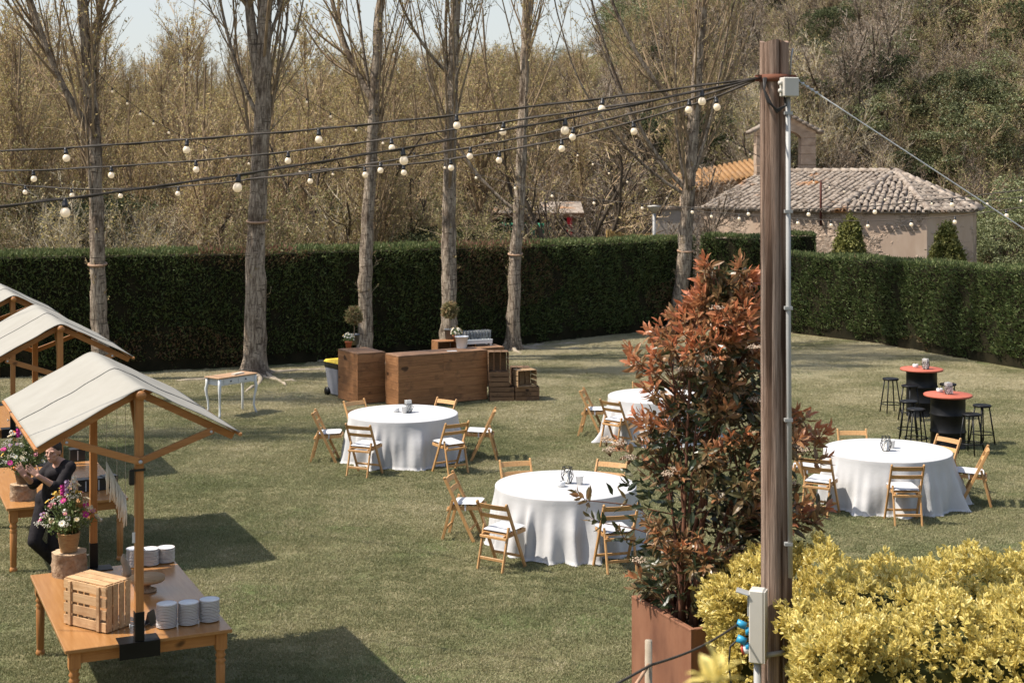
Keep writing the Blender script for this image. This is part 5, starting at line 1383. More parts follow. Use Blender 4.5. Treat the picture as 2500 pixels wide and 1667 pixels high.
# console table
nl = W(536, 1023, 0); nr_ = W(628, 1007, 0); ax = (nr_ - nl).normalized(); rz = math.atan2(ax.y, ax.x); Lc, Dc = .93, .40
t = thing('console_table', 'white console table with brown top and curved legs near the forked poplar', 'table', (nl.x, nl.y, .004), rz)
mb = MB(); mb.box((Lc/2, Dc/2, .765), (Lc + .05, Dc + .04, .022)); mb.build('tabletop', M['console_top'], t, .005)
mb = MB(); mb.box((Lc/2, Dc/2, .685), (Lc - .09, Dc - .03, .135)); mb.build('apron', M['white_paint'], t)
for k in range(2):
    x = Lc*(.30 + .40*k); mb = MB(); mb.box((x, -.003 + .012, .688), (.33, .012, .10)); d = mb.build('drawer', M['white_paint'], t, .002)
    mb = MB(); mb.ball((x, -.01, .69), .017, 10, 8); mb.build('knob', M['grey_pot'], d)
for x, sx in ((.02, -1), (Lc - .02, 1)):
    for y, sy in ((.02, -1), (Dc - .02, 1)):
        pts = []
        for z, o, r in ((.752, 0, .027), (.62, .002, .027), (.54, .016, .026), (.44, .010, .021), (.30, -.010, .017), (.16, -.016, .016), (.06, .004, .018), (0, .024, .016)): pts.append(((x + sx*o, y + sy*o, z), r))
        mb = MB(); mb.tube([p_[0] for p_ in pts], [p_[1]*1.2 for p_ in pts], 4 if False else 8); mb.build('leg', M['white_paint'], t)
bk = W(580, 914, .776); t = thing('booklet', 'thin booklet lying on the white console table', 'book', (bk.x, bk.y, .7795), rz + .1)
for k in range(3): mb = MB(); mb.box((.01*k, .005*k, .005 + .009*k), (.28, .10, .008), .06*k); mb.build('cover' if k == 2 else 'page', M['paper'], t)

# ================================================================== flower baskets
def flower_basket(p, label, mat, R0, Hb, seed, ht, spread):
    t = thing('flower_basket', label, 'flower basket', tuple(p), .3, 'flower baskets on the tables'); rr = random.Random(seed); rg = np.random.default_rng(seed)
    pr = [(0, 0)]; n = 14
    for k in range(n):
        z0 = Hb*k/n; r = R0*(.72 + .28*k/n); pr += [(r, z0 + .002), (r + .005, z0 + Hb/n*.5), (r, z0 + Hb/n - .002)]
    pr += [(R0 - .012, Hb), (R0 - .02, Hb - .03), (0, Hb - .03)]
    mb = MB(); mb.lathe(pr, 28); mb.build('basket', mat, t)
    cols = ['white']*9 + ['cream']*7 + ['pink']*6 + ['magenta']*4 + ['yellow']*4 + ['orange']*5 + ['lilac']*3 + ['crimson']*3
    st = MB(); N = 74; heads = []
    for k in range(N):
        a = rr.uniform(0, 6.28); u = rr.random()**.6; hz = ht*(1 - .75*u**1.6)*rr.uniform(.8, 1.08)
        tip = Vector((math.cos(a)*spread*u, math.sin(a)*spread*u, Hb + max(.02, hz - .02))); b0 = Vector((math.cos(a)*R0*.5*u, math.sin(a)*R0*.5*u, Hb - .03))
        st.tube([b0, b0.lerp(tip, .5) + Vector((0, 0, .04)), tip], .003, 4); heads.append((tip, (tip - Vector((0, 0, Hb - .1))).normalized()))
    st.build('stems', M['stem'], t)
    nb = NB(); n = 1100; hp = np.array([tuple(h[0]) for h in heads]); i = rg.integers(0, N, n); f = rg.uniform(.25, .95, (n, 1)); pos = hp[i]*f + np.array([0, 0, Hb - .03])*(1-f) + rg.normal(0, .022, (n, 3))
    leaf_diamonds(nb, pos, rg.uniform(.009, .026, n), rg); tag(nb.build('foliage', M['potleaf'], t), kind='stuff')
    for k, (c, d) in enumerate(heads):
        mb = MB(); col = rr.choice(cols); m = [M['fl_' + col], M['fl_yellow'], M['fl_white']]; ty = rr.random()
        d = (d + Vector((rr.uniform(-.4, .4), rr.uniform(-.6, .1), rr.uniform(0, .4)))).normalized()
        if ty < .50: petals(mb, c, d, rr.uniform(.022, .042), 11, 0, rr, .25, 2); mb.ball(c + d*.004, .008, 6, 4, 1)
        elif ty < .72:
            for q in range(12): v = Vector((rr.gauss(0, 1), rr.gauss(0, 1), rr.gauss(0, 1))).normalized()*rr.uniform(.012, .028); petals(mb, c + v, v, .013, 5, 0, rr, .3)
        else:
            m = [M['fl_white'] if rr.random() < .7 else M['fl_cream']]
            for q in range(16): mb.ball(c + Vector((rr.gauss(0, .022), rr.gauss(0, .022), rr.gauss(0, .014))), .006, 5, 4)
        mb.build('blossom', m, t)
    for (ax_, col, hh) in (((-.06, -.05), 'magenta', .20), ((.05, .02), 'white', .34), ((-.02, .06), 'lilac', .24)):      # tall spikes
        mb = MB()
        for q in range(22):
            z = Hb + ht*.75 + hh*.5*q/22; a = q*2.4; v = Vector((math.cos(a), math.sin(a), .3)); petals(mb, Vector((ax_[0], ax_[1], z)) + v*.014, v, .016, 5, 0, rr, .3)
        mb.build('flower_spike', M['fl_' + col], t)
flower_basket((p1.x, p1.y, HT + .229), 'near wicker basket of colourful flowers on the log slice of the front table', M['basket'], .108, .19, 31, .50, .30)
flower_basket((p2.x, p2.y, HT + .194), 'far brown wicker basket of flowers on the second table beside the person', M['basket_dark'], .10, .15, 57, .56, .34)

# ================================================================== pole and wiring
PD = 11.6
pb = WD(1897, 1700, PD); PX = pb.x
t = thing('wooden_pole', 'tall weathered wooden pole standing in the yellow hedge', 'pole', (PX, PD, 0))
ph = WD(1890, 102, PD).z; K = 60; n = 110; V = []; rgp2 = np.random.default_rng(2)
q = np.linspace(0, 2*np.pi, n, endpoint=False)
for k in range(K):
    z = ph*k/(K-1); r = .122 - .012*k/K
    rr = r*(1 + .04*np.sin(q*2 + 1) + .03*np.sin(q*3 + z*.7) + rgp2.normal(0, .006, n))
    rr *= 1 - .22*np.exp(-(np.angle(np.exp(1j*(q - 3.75 - .03*np.sin(z*1.3))))/.07)**2)*(.35 + .65*np.sin(z*.9 + 1)**2) - .26*np.exp(-(np.angle(np.exp(1j*(q - 4.95 - .05*np.sin(z*.8 + 2))))/.06)**2)*(.3 + .7*np.cos(z*.55)**2)
    rr *= 1 - .09*np.clip(np.cos(q - 5.45), 0, 1)**6
    V.append(np.column_stack([rr*np.cos(q) - .02*z/ph, rr*np.sin(q), np.full(n, z) + (0.012*np.sin(q*3) if k == K-1 else 0)]))
V = np.concatenate(V); i = np.arange(K-1)[:, None]*n; kk = np.arange(n)[None]; k2 = (kk+1) % n
np_object('shaft', V, [np.stack([i+kk, i+k2, i+n+k2, i+n+kk], -1).reshape(-1, 4), ], M['pole_wood'], t, smooth=True)
mb = MB(); mb.add([tuple(v) for v in V[-n:]], [tuple(range(n))]); mb.build('cut_top', M['pole_wood'], t)
zb = WD(1890, 192, PD).z
mb = MB(); mb.lathe([(.113, zb - .028), (.122, zb - .028), (.122, zb + .028), (.113, zb + .028)], 28, (-.018, 0, 0)); 
for s in (-1, 1): mb.box((-.018 + s*.135, -.03, zb), (.045, .05, .05)); mb.tube([(-.018 + s*.15, -.075, zb), (-.018 + s*.15, .03, zb)], .014, 8)
mb.build('metal_band', M['rust_band'], t, 0)
cx = (1921 - 1897)/FPX*PD
ztop = WD(1900, 240, PD).z; zbot = WD(1900, 1398, PD).z
mb = MB(); mb.tube([(cx - .014, -.125, ztop + .02), (cx - .01, -.126, (ztop+zbot)/2), (cx + .004, -.13, zbot)], .019, 12); co = mb.build('conduit', M['conduit'], t)
for yy in (278, 515, 748, 1018, 1317):
    z = WD(0, yy, PD).z; mb = MB(); mb.box((cx - .012, -.128, z), (.062, .046, .024)); mb.build('clip', M['conduit'], co)
# junction box near the top
zc = WD(0, 216, PD).z; xj = (1917 - 1897)/FPX*PD
mb = MB(); mb.box((xj, -.17, zc), (.125, .09, .148), .25); jb = mb.build('junction_box', M['elec_box'], t, .006)
for dz in (.03, -.03): mb = MB(); mb.tube([(xj - .06, -.185, zc + dz), (xj - .085, -.19, zc + dz)], .017, 10); mb.build('gland', M['elec_box'], jb)
mb = MB()
for k in range(3):
    mb.tube([(-.10 - .01*k, -.09, zb), (-.12, -.12, zb - .10), (-.10 + .01*k, -.15, zb - .19), (-.03, -.16, zb - .25 - .012*k), (.04, -.15, zb - .22), (xj - .03, -.13, zc - .075)], .009, 6)
mb.build('cable_loop', M['cable'], t)
mb = MB(); mb.tube([(.10, -.02, zb + .0), (.11, -.01, zb + .16), (.125, 0, zb + .235)], .007, 5); mb.build('wire_end', M['conduit'], t)
# socket board low on the pole
xs = (1850 - 1897)/FPX*PD; z1 = WD(0, 1448, 11.3).z; z0 = WD(0, 1628, 11.3).z
t2 = thing('socket_box', 'beige outdoor socket box with blue plugs fixed low on the pole', 'socket box', (PX + xs - .03, PD - .17, 0), -.35)
mb = MB(); mb.box((0, 0, (z0+z1)/2), (.115, .12, z1 - z0)); bx = mb.build('housing', M['elec_box'], t2, .01)
mb = MB(); mb.box((0.064, 0, (z0+z1)/2), (.008, .125, z1 - z0 - .02)); mb.build('side_plate', M['elec_box'], t2)
mb = MB(); mb.beam((-.06, -.02, z1 - .04), (-.16, -.03, z1 - .015), .11, .012); mb.box((-.064, 0, z1 - .13), (.012, .10, .16)); mb.build('cover_flap', M['clear_cover'], t2, .003)
for k, z in enumerate((z1 - .30, z1 - .42)):
    mb = MB(); mb.tube([(-.055, -.02, z - .03), (-.085, -.02, z - .03)], .032, 16); pl = mb.build('socket', M['blue_plug'], t2)
    mb = MB(); mb.tube([(-.085, -.02, z + .005), (-.155, -.025, z + .028)], .030, 14); mb.build('plug_lid', M['blue_plug'], pl)
mb = MB(); mb.tube([(-.055, -.01, z0 + .10), (-.10, -.01, z0 + .09)], .04, 16); rp = mb.build('socket', M['white_ceramic'], t2); mb = MB(); mb.tube([(-.10, -.01, z0 + .09), (-.118, -.01, z0 + .086)], .042, 16); mb.build('ring', M['red_plug'], rp)
mb = MB(); mb.tube([(.0, 0, z0), (.0, 0, .3), (.0, .0, .0)], .03, 12); mb.build('riser_pipe', M['conduit'], t2); mb = MB(); mb.tube([(.06, .02, z0 + .05), (.19, .10, z0 + .06)], .02, 10); mb.build('bracket_pipe', M['conduit'], t2)
# cable from the socket to the stake
sp = WD(1585, 1562, 9.0); sb = float(terrain(np.array(sp.x), np.array(9.0)))
t3 = thing('fence_stake', 'round wooden stake with a rope at the bottom of the picture', 'stake', (sp.x, 9.0, sb - .02))
mb = MB(); mb.tube([(0, 0, 0), (.004, 0, .5), (-.004, 0, 1.0), (-.004, 0, sp.z - sb + .02)], [.026, .025, .023, .022], 12, smooth=True); mb.build('post', M['root'], t3)
rp0 = WD(1583, 1622, 8.97); rp1 = WD(1440, 1720, 8.0)
mb = MB(); mb.tube([rp0 + (rp1 - rp0)*k/8 + Vector((0, 0, -.10*math.sin(math.pi*k/8))) for k in range(9)], .011, 8); tag(mb.build('fence_rope', M['rope']), 'pale rope running from the stake out of the picture', 'rope')
a = Vector((PX + xs - .03, PD - .17, 0)) + Matrix.Rotation(-.35, 3, 'Z') @ Vector((-.15, -.025, z1 - .285)); b = WD(1590, 1622, 8.97)
c = WD(1500, 1672, 8.4)
mb = MB(); pts = [a + (b - a)*k/14 + Vector((0, 0, -.035*math.sin(math.pi*k/14))) for k in range(15)] + [c, WD(1400, 1725, 8.0)]
mb.tube(pts, .0085, 7); tag(mb.build('power_cable', M['cable_brown']), 'brown power cable running from the socket box past the stake', 'cable')
a2 = Vector((PX + xs - .03, PD - .17, 0)) + Matrix.Rotation(-.35, 3, 'Z') @ Vector((-.15, -.025, z1 - .405))
mb = MB(); mb.tube([a2, a2 + Vector((-.06, -.01, -.05)), a2 + Vector((-.07, 0, -.2)), a2 + Vector((-.03, .02, -.5)), a2 + Vector((-.02, .02, -.95))], .008, 7); tag(mb.build('power_cable', M['cable']), 'black power cable hanging down from the lower blue plug', 'cable')
# guy wire
g0 = Vector((PX + .13, PD - .03, zb)); gd = (WD(2500, 560, PD) - WD(1945, 196, PD)); L = g0.z/abs(gd.z)
mb = MB(); mb.tube([g0 + gd*L*k/20 for k in range(21)], .0055, 6)
for k in range(5): mb.tube([g0 + gd*(.015 + .02*k), g0 + gd*(.022 + .02*k)], .014, 6)
tag(mb.build('guy_wire', M['steel_wire']), 'steel guy wire slanting down to the right from the pole', 'wire')

# ---- strings of bulbs
sk = MB(); sk.lathe([(0, .005), (.010, .004), (.014, -.008), (.0165, -.03), (.0185, -.032), (.0185, -.05), (.0, -.05)], 14); skm = sk.mesh('socket', M['socket'])
bb = MB(); bb.lathe([(0, -.05), (.012, -.05), (.019, -.056), (.0265, -.067), (.030, -.080), (.0285, -.093), (.021, -.104), (.011, -.1095), (0, -.111)], 16); bbm = bb.mesh('bulb', M['bulb'])
def string_lights(label, pts, bulbs, sag=0.02, seed=1, r=.0085, mat='cable_brown', twin=True):
    """pts: (x, y, depth) along the cable; bulbs: x positions of the lamp heads"""
    P = [WD(*p_) for p_ in pts]; t = thing('string_lights', label, 'string lights', (0, 0, 0), 0, 'strings of lit bulbs over the lawn')
    xs = np.array([p_[0] for p_ in pts]); order = np.argsort(xs)
    def at(x): return Vector([float(np.interp(x, xs[order], np.array([p_[k] for p_ in P])[order])) for k in range(3)])
    X = np.linspace(xs.min(), xs.max(), 110); line = [at(x) for x in X]
    sm = line[:]
    for _ in range(10): sm = [sm[0]] + [(sm[i-1] + sm[i]*2 + sm[i+1])/4 for i in range(1, len(sm)-1)] + [sm[-1]]
    rr = random.Random(seed); mb = MB(); mb.tube(sm, r, 6)
    if twin: mb.tube([p_ + Vector((0, .004, .010*math.sin(i*.8 + seed))) for i, p_ in enumerate(sm)], r*.6, 5)
    mb.build('cable', M[mat], t)
    for x in bulbs:
        pj = np.array([q_.x/q_.y*FPX + 1250 for q_ in sm]); p_ = Vector([float(np.interp(x, pj, [q_[k_] for q_ in sm])) for k_ in range(3)])
        a = bpy.data.objects.new('socket', skm); COL.objects.link(a); a.parent = t; a.location = p_ + Vector((0, 0, -.004)); a.rotation_euler = (rr.uniform(-.12, .12), rr.uniform(-.12, .12), 0)
        b_ = bpy.data.objects.new('bulb', bbm); COL.objects.link(b_); b_.parent = a
J = (1858, 190, PD - .05)
string_lights('uppermost string of bulbs running left from the pole', [J, (1471, 241, 11.7), (1114, 281, 11.8), (778, 316, 11.9), (457, 341, 12), (160, 362, 12.1), (-60, 372, 12.2), (-700, 370, 12.5)], [1471, 1114, 778, 457, 160], seed=1)
string_lights('string of bulbs running left from the pole, second from the top', [J, (1600, 245, 12), (1230, 298, 12.6), (955, 339, 13.2), (704, 371, 13.6), (478, 393, 14), (272, 407, 14.3), (81, 417, 14.6), (-60, 419, 14.8), (-700, 380, 15.5)], [1230, 955, 704, 478, 272, 81], seed=2)
string_lights('nearest string with the largest bulbs, sinking towards the left', [J, (1714, 221, 11.2), (1380, 291, 10.7), (983, 363, 10.2), (583, 427, 9.6), (158, 486, 9.0), (-60, 511, 8.8), (-800, 540, 8.0)], [1714, 1380, 983, 583, 158], seed=3, r=.0078)
string_lights('lowest string of bulbs running left from the pole', [J, (1748, 240, 12), (1546, 298, 12.8), (1371, 342, 13.4), (1220, 370, 14), (1100, 390, 14.6), (985, 403, 15.2), (813, 411, 16.2), (600, 441, 17), (436, 457, 18), (295, 463, 18.5), (174, 462, 18.8), (62, 454, 19), (-60, 441, 19.2), (-500, 330, 20)], [1748, 1546, 1371, 1220, 1100, 985, 890, 436, 295, 174, 62], seed=4)
string_lights('string of bulbs running left from the pole, fourth from the top', [J, (1683, 244, 12), (1400, 312, 13), (1149, 360, 14), (929, 396, 15), (758, 424, 16), (600, 438, 16.6)], [1683, 1400, 1149, 929, 758], seed=5)
string_lights('far string of small bulbs from the leftmost poplar to the third poplar', [(222, 160, 33.2), (274, 217, 33.3), (310, 244, 33.4), (375, 295, 33.6), (457, 340, 34), (557, 380, 34.4), (672, 405, 35), (813, 418, 35.6), (905, 415, 36.2)], [274, 310, 343, 375, 413, 503, 557, 608, 672, 732, 813], seed=6, r=.008, twin=False)
string_lights('far string of small bulbs crossing to the right in front of the chapel', [(690, 200, 34), (748, 245, 34), (806, 278, 33.8), (935, 343, 33.4), (1085, 403, 33), (1257, 452, 32), (1450, 488, 30), (1690, 508, 27), (1826, 511, 25), (1975, 511, 22.5), (2136, 504, 20.6), (2324, 484, 19), (2500, 464, 18), (3000, 400, 16)], [748, 806, 869, 935, 1011, 1085, 1163, 1257, 1349, 1450, 1567, 1690, 1826, 1975, 2136, 2324], seed=7, r=.007, twin=False)
string_lights('string of bulbs hanging across the chapel wall above the right hedge', [(1690, 515, 30), (1947, 533, 26), (2029, 538, 25), (2119, 540, 24), (2225, 535, 23), (2332, 529, 22), (2456, 512, 20.5), (3000, 430, 17)], [1738, 1805, 1947, 2029, 2119, 2225, 2332, 2456], seed=8, r=.007, twin=False)
string_lights('far string of tiny bulbs left of the rightmost poplar', [(1340, 335, 44), (1410, 373, 44), (1487, 417, 43.8), (1578, 459, 43.6), (1650, 485, 43.2)], [1410, 1448, 1487, 1531, 1578, 1628], seed=9, r=.009, twin=False)
string_lights('far string of tiny bulbs in front of the chapel roof', [(1700, 300, 44), (1776, 336, 44), (1858, 387, 43), (1952, 428, 42), (2062, 462, 40), (2161, 481, 38), (2275, 490, 36), (2411, 490, 33), (3000, 430, 28)], [1776, 1805, 1831, 1986, 2025, 2062, 2106, 2161, 2215, 2275, 2411, 2493], seed=10, r=.009, twin=False)

# ================================================================== planter and red-leaved shrub
Y_ = lambda *a: Vector(a)
pf = W(1687, 1537, .9); pl_ = W(1542, 1454, .9); dL = (pl_ - pf); dL.z = 0; LL = dL.length; dL.normalize(); dR = Vector((dL.y, -dL.x, 0))
if dR.x < 0: dR = -dR
WP = .46
t = thing('steel_planter', 'rust-brown steel planter box under the red-leaved shrub', 'planter', (pf.x, pf.y, 0.004), math.atan2(dR.y, dR.x))
def lp(x, y, z): return (x, y, z)
hP = .9; thk = .018
Ly = LL; sgn = 1 if (Matrix.Rotation(math.atan2(dR.y, dR.x), 3, 'Z') @ Vector((0, 1, 0))).dot(dL) > 0 else -1
for (c, d) in (((thk/2, sgn*Ly/2, hP/2), (thk, Ly, hP)), ((WP - thk/2, sgn*Ly/2, hP/2), (thk, Ly, hP)), ((WP/2, sgn*thk/2, hP/2), (WP - 2*thk - .001, thk, hP - .001)), ((WP/2, sgn*(Ly - thk/2), hP/2), (WP - 2*thk - .001, thk, hP - .001))):
    mb = MB(); mb.box(c, d); mb.build('side_panel', M['corten'], t, .002)
for (c, d) in (((.022, sgn*Ly/2, hP - .012), (.05, Ly - .004, .02)), ((WP - .022, sgn*Ly/2, hP - .012), (.05, Ly - .004, .02)), ((WP/2, sgn*.022, hP - .0125), (WP - .1, .05, .019)), ((WP/2, sgn*(Ly - .022), hP - .0125), (WP - .1, .05, .019))):
    mb = MB(); mb.box(c, d); mb.build('rim', M['corten'], t, .003)
mb = MB(); mb.box((WP/2, sgn*Ly/2, hP - .16), (WP - .04, Ly - .04, .1)); mb.build('soil', M['soil'], t)
pc = pf + dL*LL/2 + dR*WP/2

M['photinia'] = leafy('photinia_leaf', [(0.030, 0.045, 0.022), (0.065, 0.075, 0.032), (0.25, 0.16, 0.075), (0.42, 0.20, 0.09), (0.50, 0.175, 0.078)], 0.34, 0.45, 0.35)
M['phot_stem'] = noisy('photinia_stem', (0.10, 0.045, 0.03), (0.20, 0.09, 0.05), 9, 0.7, 0.2)
M['phot_flower'] = noisy('photinia_flower', (0.42, 0.29, 0.2), (0.62, 0.52, 0.40), 40, 0.8, 0.1)
rg = np.random.default_rng(77)
sroot = thing('red_leaved_shrub', 'tall shrub with red young leaves and dark older leaves in the steel planter', 'shrub', (pc.x, pc.y, .80))
o3 = np.array([pc.x, pc.y, .80])
# envelope traced from the photograph: row -> (left, right) columns
er = np.array([627, 690, 770, 840, 900, 960, 1040, 1120, 1200, 1290, 1370, 1440, 1500]); el = np.array([1690, 1690, 1650, 1555, 1555, 1590, 1560, 1520, 1430, 1490, 1520, 1550, 1600]); err_ = np.array([1850, 1850, 1880, 1890, 1900, 1930, 1990, 1990, 1990, 1980, 1985, 1830, 1790])
DS = 13.1
def env(rows):
    l = np.interp(rows, er, el); r = np.interp(rows, er, err_); c = (l + r)/2; return (c - 1250)/FPX*DS, (r - l)/2/FPX*DS
NS = 560
NC = 58                                                   # leafy boughs, with gaps between them
rc = np.interp(rg.random(NC), np.linspace(0, 1, 6), [640, 830, 1010, 1130, 1260, 1460]); ac = rg.uniform(0, 2*np.pi, NC); uc = rg.uniform(.2, 1, NC)**.6
kb = rg.integers(0, NC, NS)
rows = np.clip(rc[kb] + rg.normal(0, 27, NS), 630, 1500); cx_, hw = env(rows)
a = ac[kb] + rg.normal(0, .24, NS); u = np.clip(uc[kb] + rg.normal(0, .16, NS), .05, 1.12); u = np.where(rows < 760, u*.85, u)
tipx = cx_ + np.cos(a)*u*hw; tipy = DS + np.sin(a)*u*np.minimum(hw, .75)*.95; tipz = HC - (rows - YH)/FPX*DS
tips = np.column_stack([tipx, tipy, tipz])
axis = norm(np.column_stack([np.cos(a)*u*.9, np.sin(a)*u*.9, np.full(NS, .75)]) + rg.normal(0, .25, (NS, 3)))
low = rows > 1330
axis[low, 2] *= .3; axis = norm(axis)
# main stems
NM = 9; top = np.array([[env(np.array(r_))[0] + dx, DS + dy, HC - (r_ - YH)/FPX*DS] for r_, dx, dy in [(640, -.05, 0), (690, .12, .1), (800, -.22, -.1), (900, .28, .15), (860, -.3, .15), (1000, .38, -.15), (1030, -.3, -.25), (1100, .45, .1), (1150, -.4, .1)]])
bs = np.column_stack([pc.x + rg.uniform(-.12, .12, NM), pc.y + rg.uniform(-.2, .2, NM), np.full(NM, .78)])
tt = np.linspace(0, 1, 12)[None, :, None]; midp = bs*.55 + top*.45 + np.array([0, 0, .25])
PM = (1-tt)**2*bs[:, None] + 2*tt*(1-tt)*midp[:, None] + tt**2*top[:, None]
for k in range(NM):
    mb = MB(); mb.tube([tuple(p_ - o3) for p_ in PM[k]], list(np.linspace(.024, .007, 12)), 7); mb.build('stem', M['phot_stem'], sroot)
flat = PM.reshape(-1, 3)
near = np.array([flat[np.argmin(((flat - (t_ - [0, 0, .35]))**2).sum(1))] for t_ in tips])
tb = tips - axis*.10
Psh = np.stack([near, near*.45 + tb*.55 + [0, 0, .02], tb, tips], 1)
nb = NB(); V, F = tubes(Psh - o3, np.tile([.007, .0055, .0045, .003], (NS, 1)), 5); nb.add(V, F); tag(nb.build('shoots', M['phot_stem'], sroot, smooth=True), kind='stuff')
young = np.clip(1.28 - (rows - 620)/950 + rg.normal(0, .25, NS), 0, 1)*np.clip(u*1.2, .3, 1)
LPOS, LDIR, LLEN, LRND = [], [], [], []
for k in range(NS):
    m = rg.integers(9, 15)
    ph0 = rg.uniform(0, 6.28); ax = axis[k]; b1 = norm(np.cross(ax, [.3, .5, .9])); b2 = np.cross(ax, b1)
    for j in range(m):
        f = j/m; q = ph0 + j*2.4; ang_ = .45 + 1.0*f + rg.normal(0, .15)
        d = ax*math.cos(ang_) + (b1*math.cos(q) + b2*math.sin(q))*math.sin(ang_)
        d = norm(d + np.array([0, 0, -.25*f]))
        LPOS.append(tips[k] - ax*(.16*f)); LDIR.append(d); LLEN.append(rg.uniform(.095, .16)*(.75 + .35*f)); LRND.append(np.clip(young[k]*(1.05 - .62*f) + rg.normal(.05, .09), .0, 1))
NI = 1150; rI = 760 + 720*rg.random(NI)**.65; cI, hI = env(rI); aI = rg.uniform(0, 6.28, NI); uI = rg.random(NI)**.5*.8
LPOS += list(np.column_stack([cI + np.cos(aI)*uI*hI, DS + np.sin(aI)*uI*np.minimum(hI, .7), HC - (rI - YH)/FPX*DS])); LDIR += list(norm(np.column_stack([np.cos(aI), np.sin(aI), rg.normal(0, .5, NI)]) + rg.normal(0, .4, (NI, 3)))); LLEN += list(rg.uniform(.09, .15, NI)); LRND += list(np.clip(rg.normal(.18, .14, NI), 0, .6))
LPOS, LDIR, LLEN, LRND = np.array(LPOS), np.array(LDIR), np.array(LLEN), np.array(LRND)
def leaf_meshes(name, mat, asp, vals, seed, fold=.16):
    out = []; r_ = np.random.default_rng(seed)
    for v in vals:
        V, F3, F4, e = blades(np.zeros((1, 3)), np.array([[0, 1.0, 0]]), [1.0], [asp], r_, fold, side=np.array([[1.0, 0, 0]]))
        o = np_object(name, V, [F3, F4], mat, attr={'rnd': np.full(8, v), 'edge': e}, link=False); out.append(o.data); bpy.data.objects.remove(o)
    return out
def leaf_parts(root, org, pos, dirs, ln, rn, meshes, vals, seed):
    r_ = random.Random(seed)
    for p_, d, l, v in zip(pos, dirs, ln, rn):
        o = bpy.data.objects.new('leaf', meshes[int(np.argmin(np.abs(np.array(vals) - v)))]); COL.objects.link(o); o.parent = root
        d = Vector(d); qt = d.to_track_quat('Y', 'Z') @ Quaternion((0, 1, 0), r_.uniform(-1.2, 1.2))
        o.location = Vector(p_ - org); o.rotation_mode = 'QUATERNION'; o.rotation_quaternion = qt; o.scale = (l, l, l)
vals = [0, .15, .3, .45, .6, .75, .9, 1.0]
pm_ = leaf_meshes('leaf', M['photinia'], .36, vals, 1)
sel = np.argsort(LPOS[:, 1] - LLEN*2)[:300]; rest = np.setdiff1d(np.arange(len(LPOS)), sel)
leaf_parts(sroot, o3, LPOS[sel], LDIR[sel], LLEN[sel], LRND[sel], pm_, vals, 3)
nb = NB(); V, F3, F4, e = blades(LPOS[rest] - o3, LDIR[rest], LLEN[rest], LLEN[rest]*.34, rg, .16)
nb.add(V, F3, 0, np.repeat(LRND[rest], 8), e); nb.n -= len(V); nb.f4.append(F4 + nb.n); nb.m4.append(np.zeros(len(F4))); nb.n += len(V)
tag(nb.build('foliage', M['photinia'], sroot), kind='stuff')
fc = [(1480, 1075), (1512, 1085), (1750, 755), (1800, 785), (1845, 850), (1660, 905), (1630, 1160), (1720, 1200), (1755, 1215), (1600, 1330), (1535, 1120), (1690, 905), (1960, 1100), (1780, 1340), (1810, 1345), (1650, 1150), (1490, 1100), (1735, 880), (1930, 1180), (1840, 980), (1560, 1370)]
for (x, y) in fc:
    p_ = np.array(WD(x, y, DS - rg.uniform(.2, .5))) - o3; mb = MB()
    for q in range(60):
        v = rg.normal(size=3); v /= np.linalg.norm(v); v[2] = abs(v[2])*.6; c = p_ + v*rg.uniform(.02, .075); mb.ball(c, .0058, 5, 4, 0)
        if q % 4 == 0: mb.tube([p_ - [0, 0, .05], c], .0016, 3, 1)
    mb.build('flower_cluster', [M['phot_flower'], M['phot_stem']], sroot)

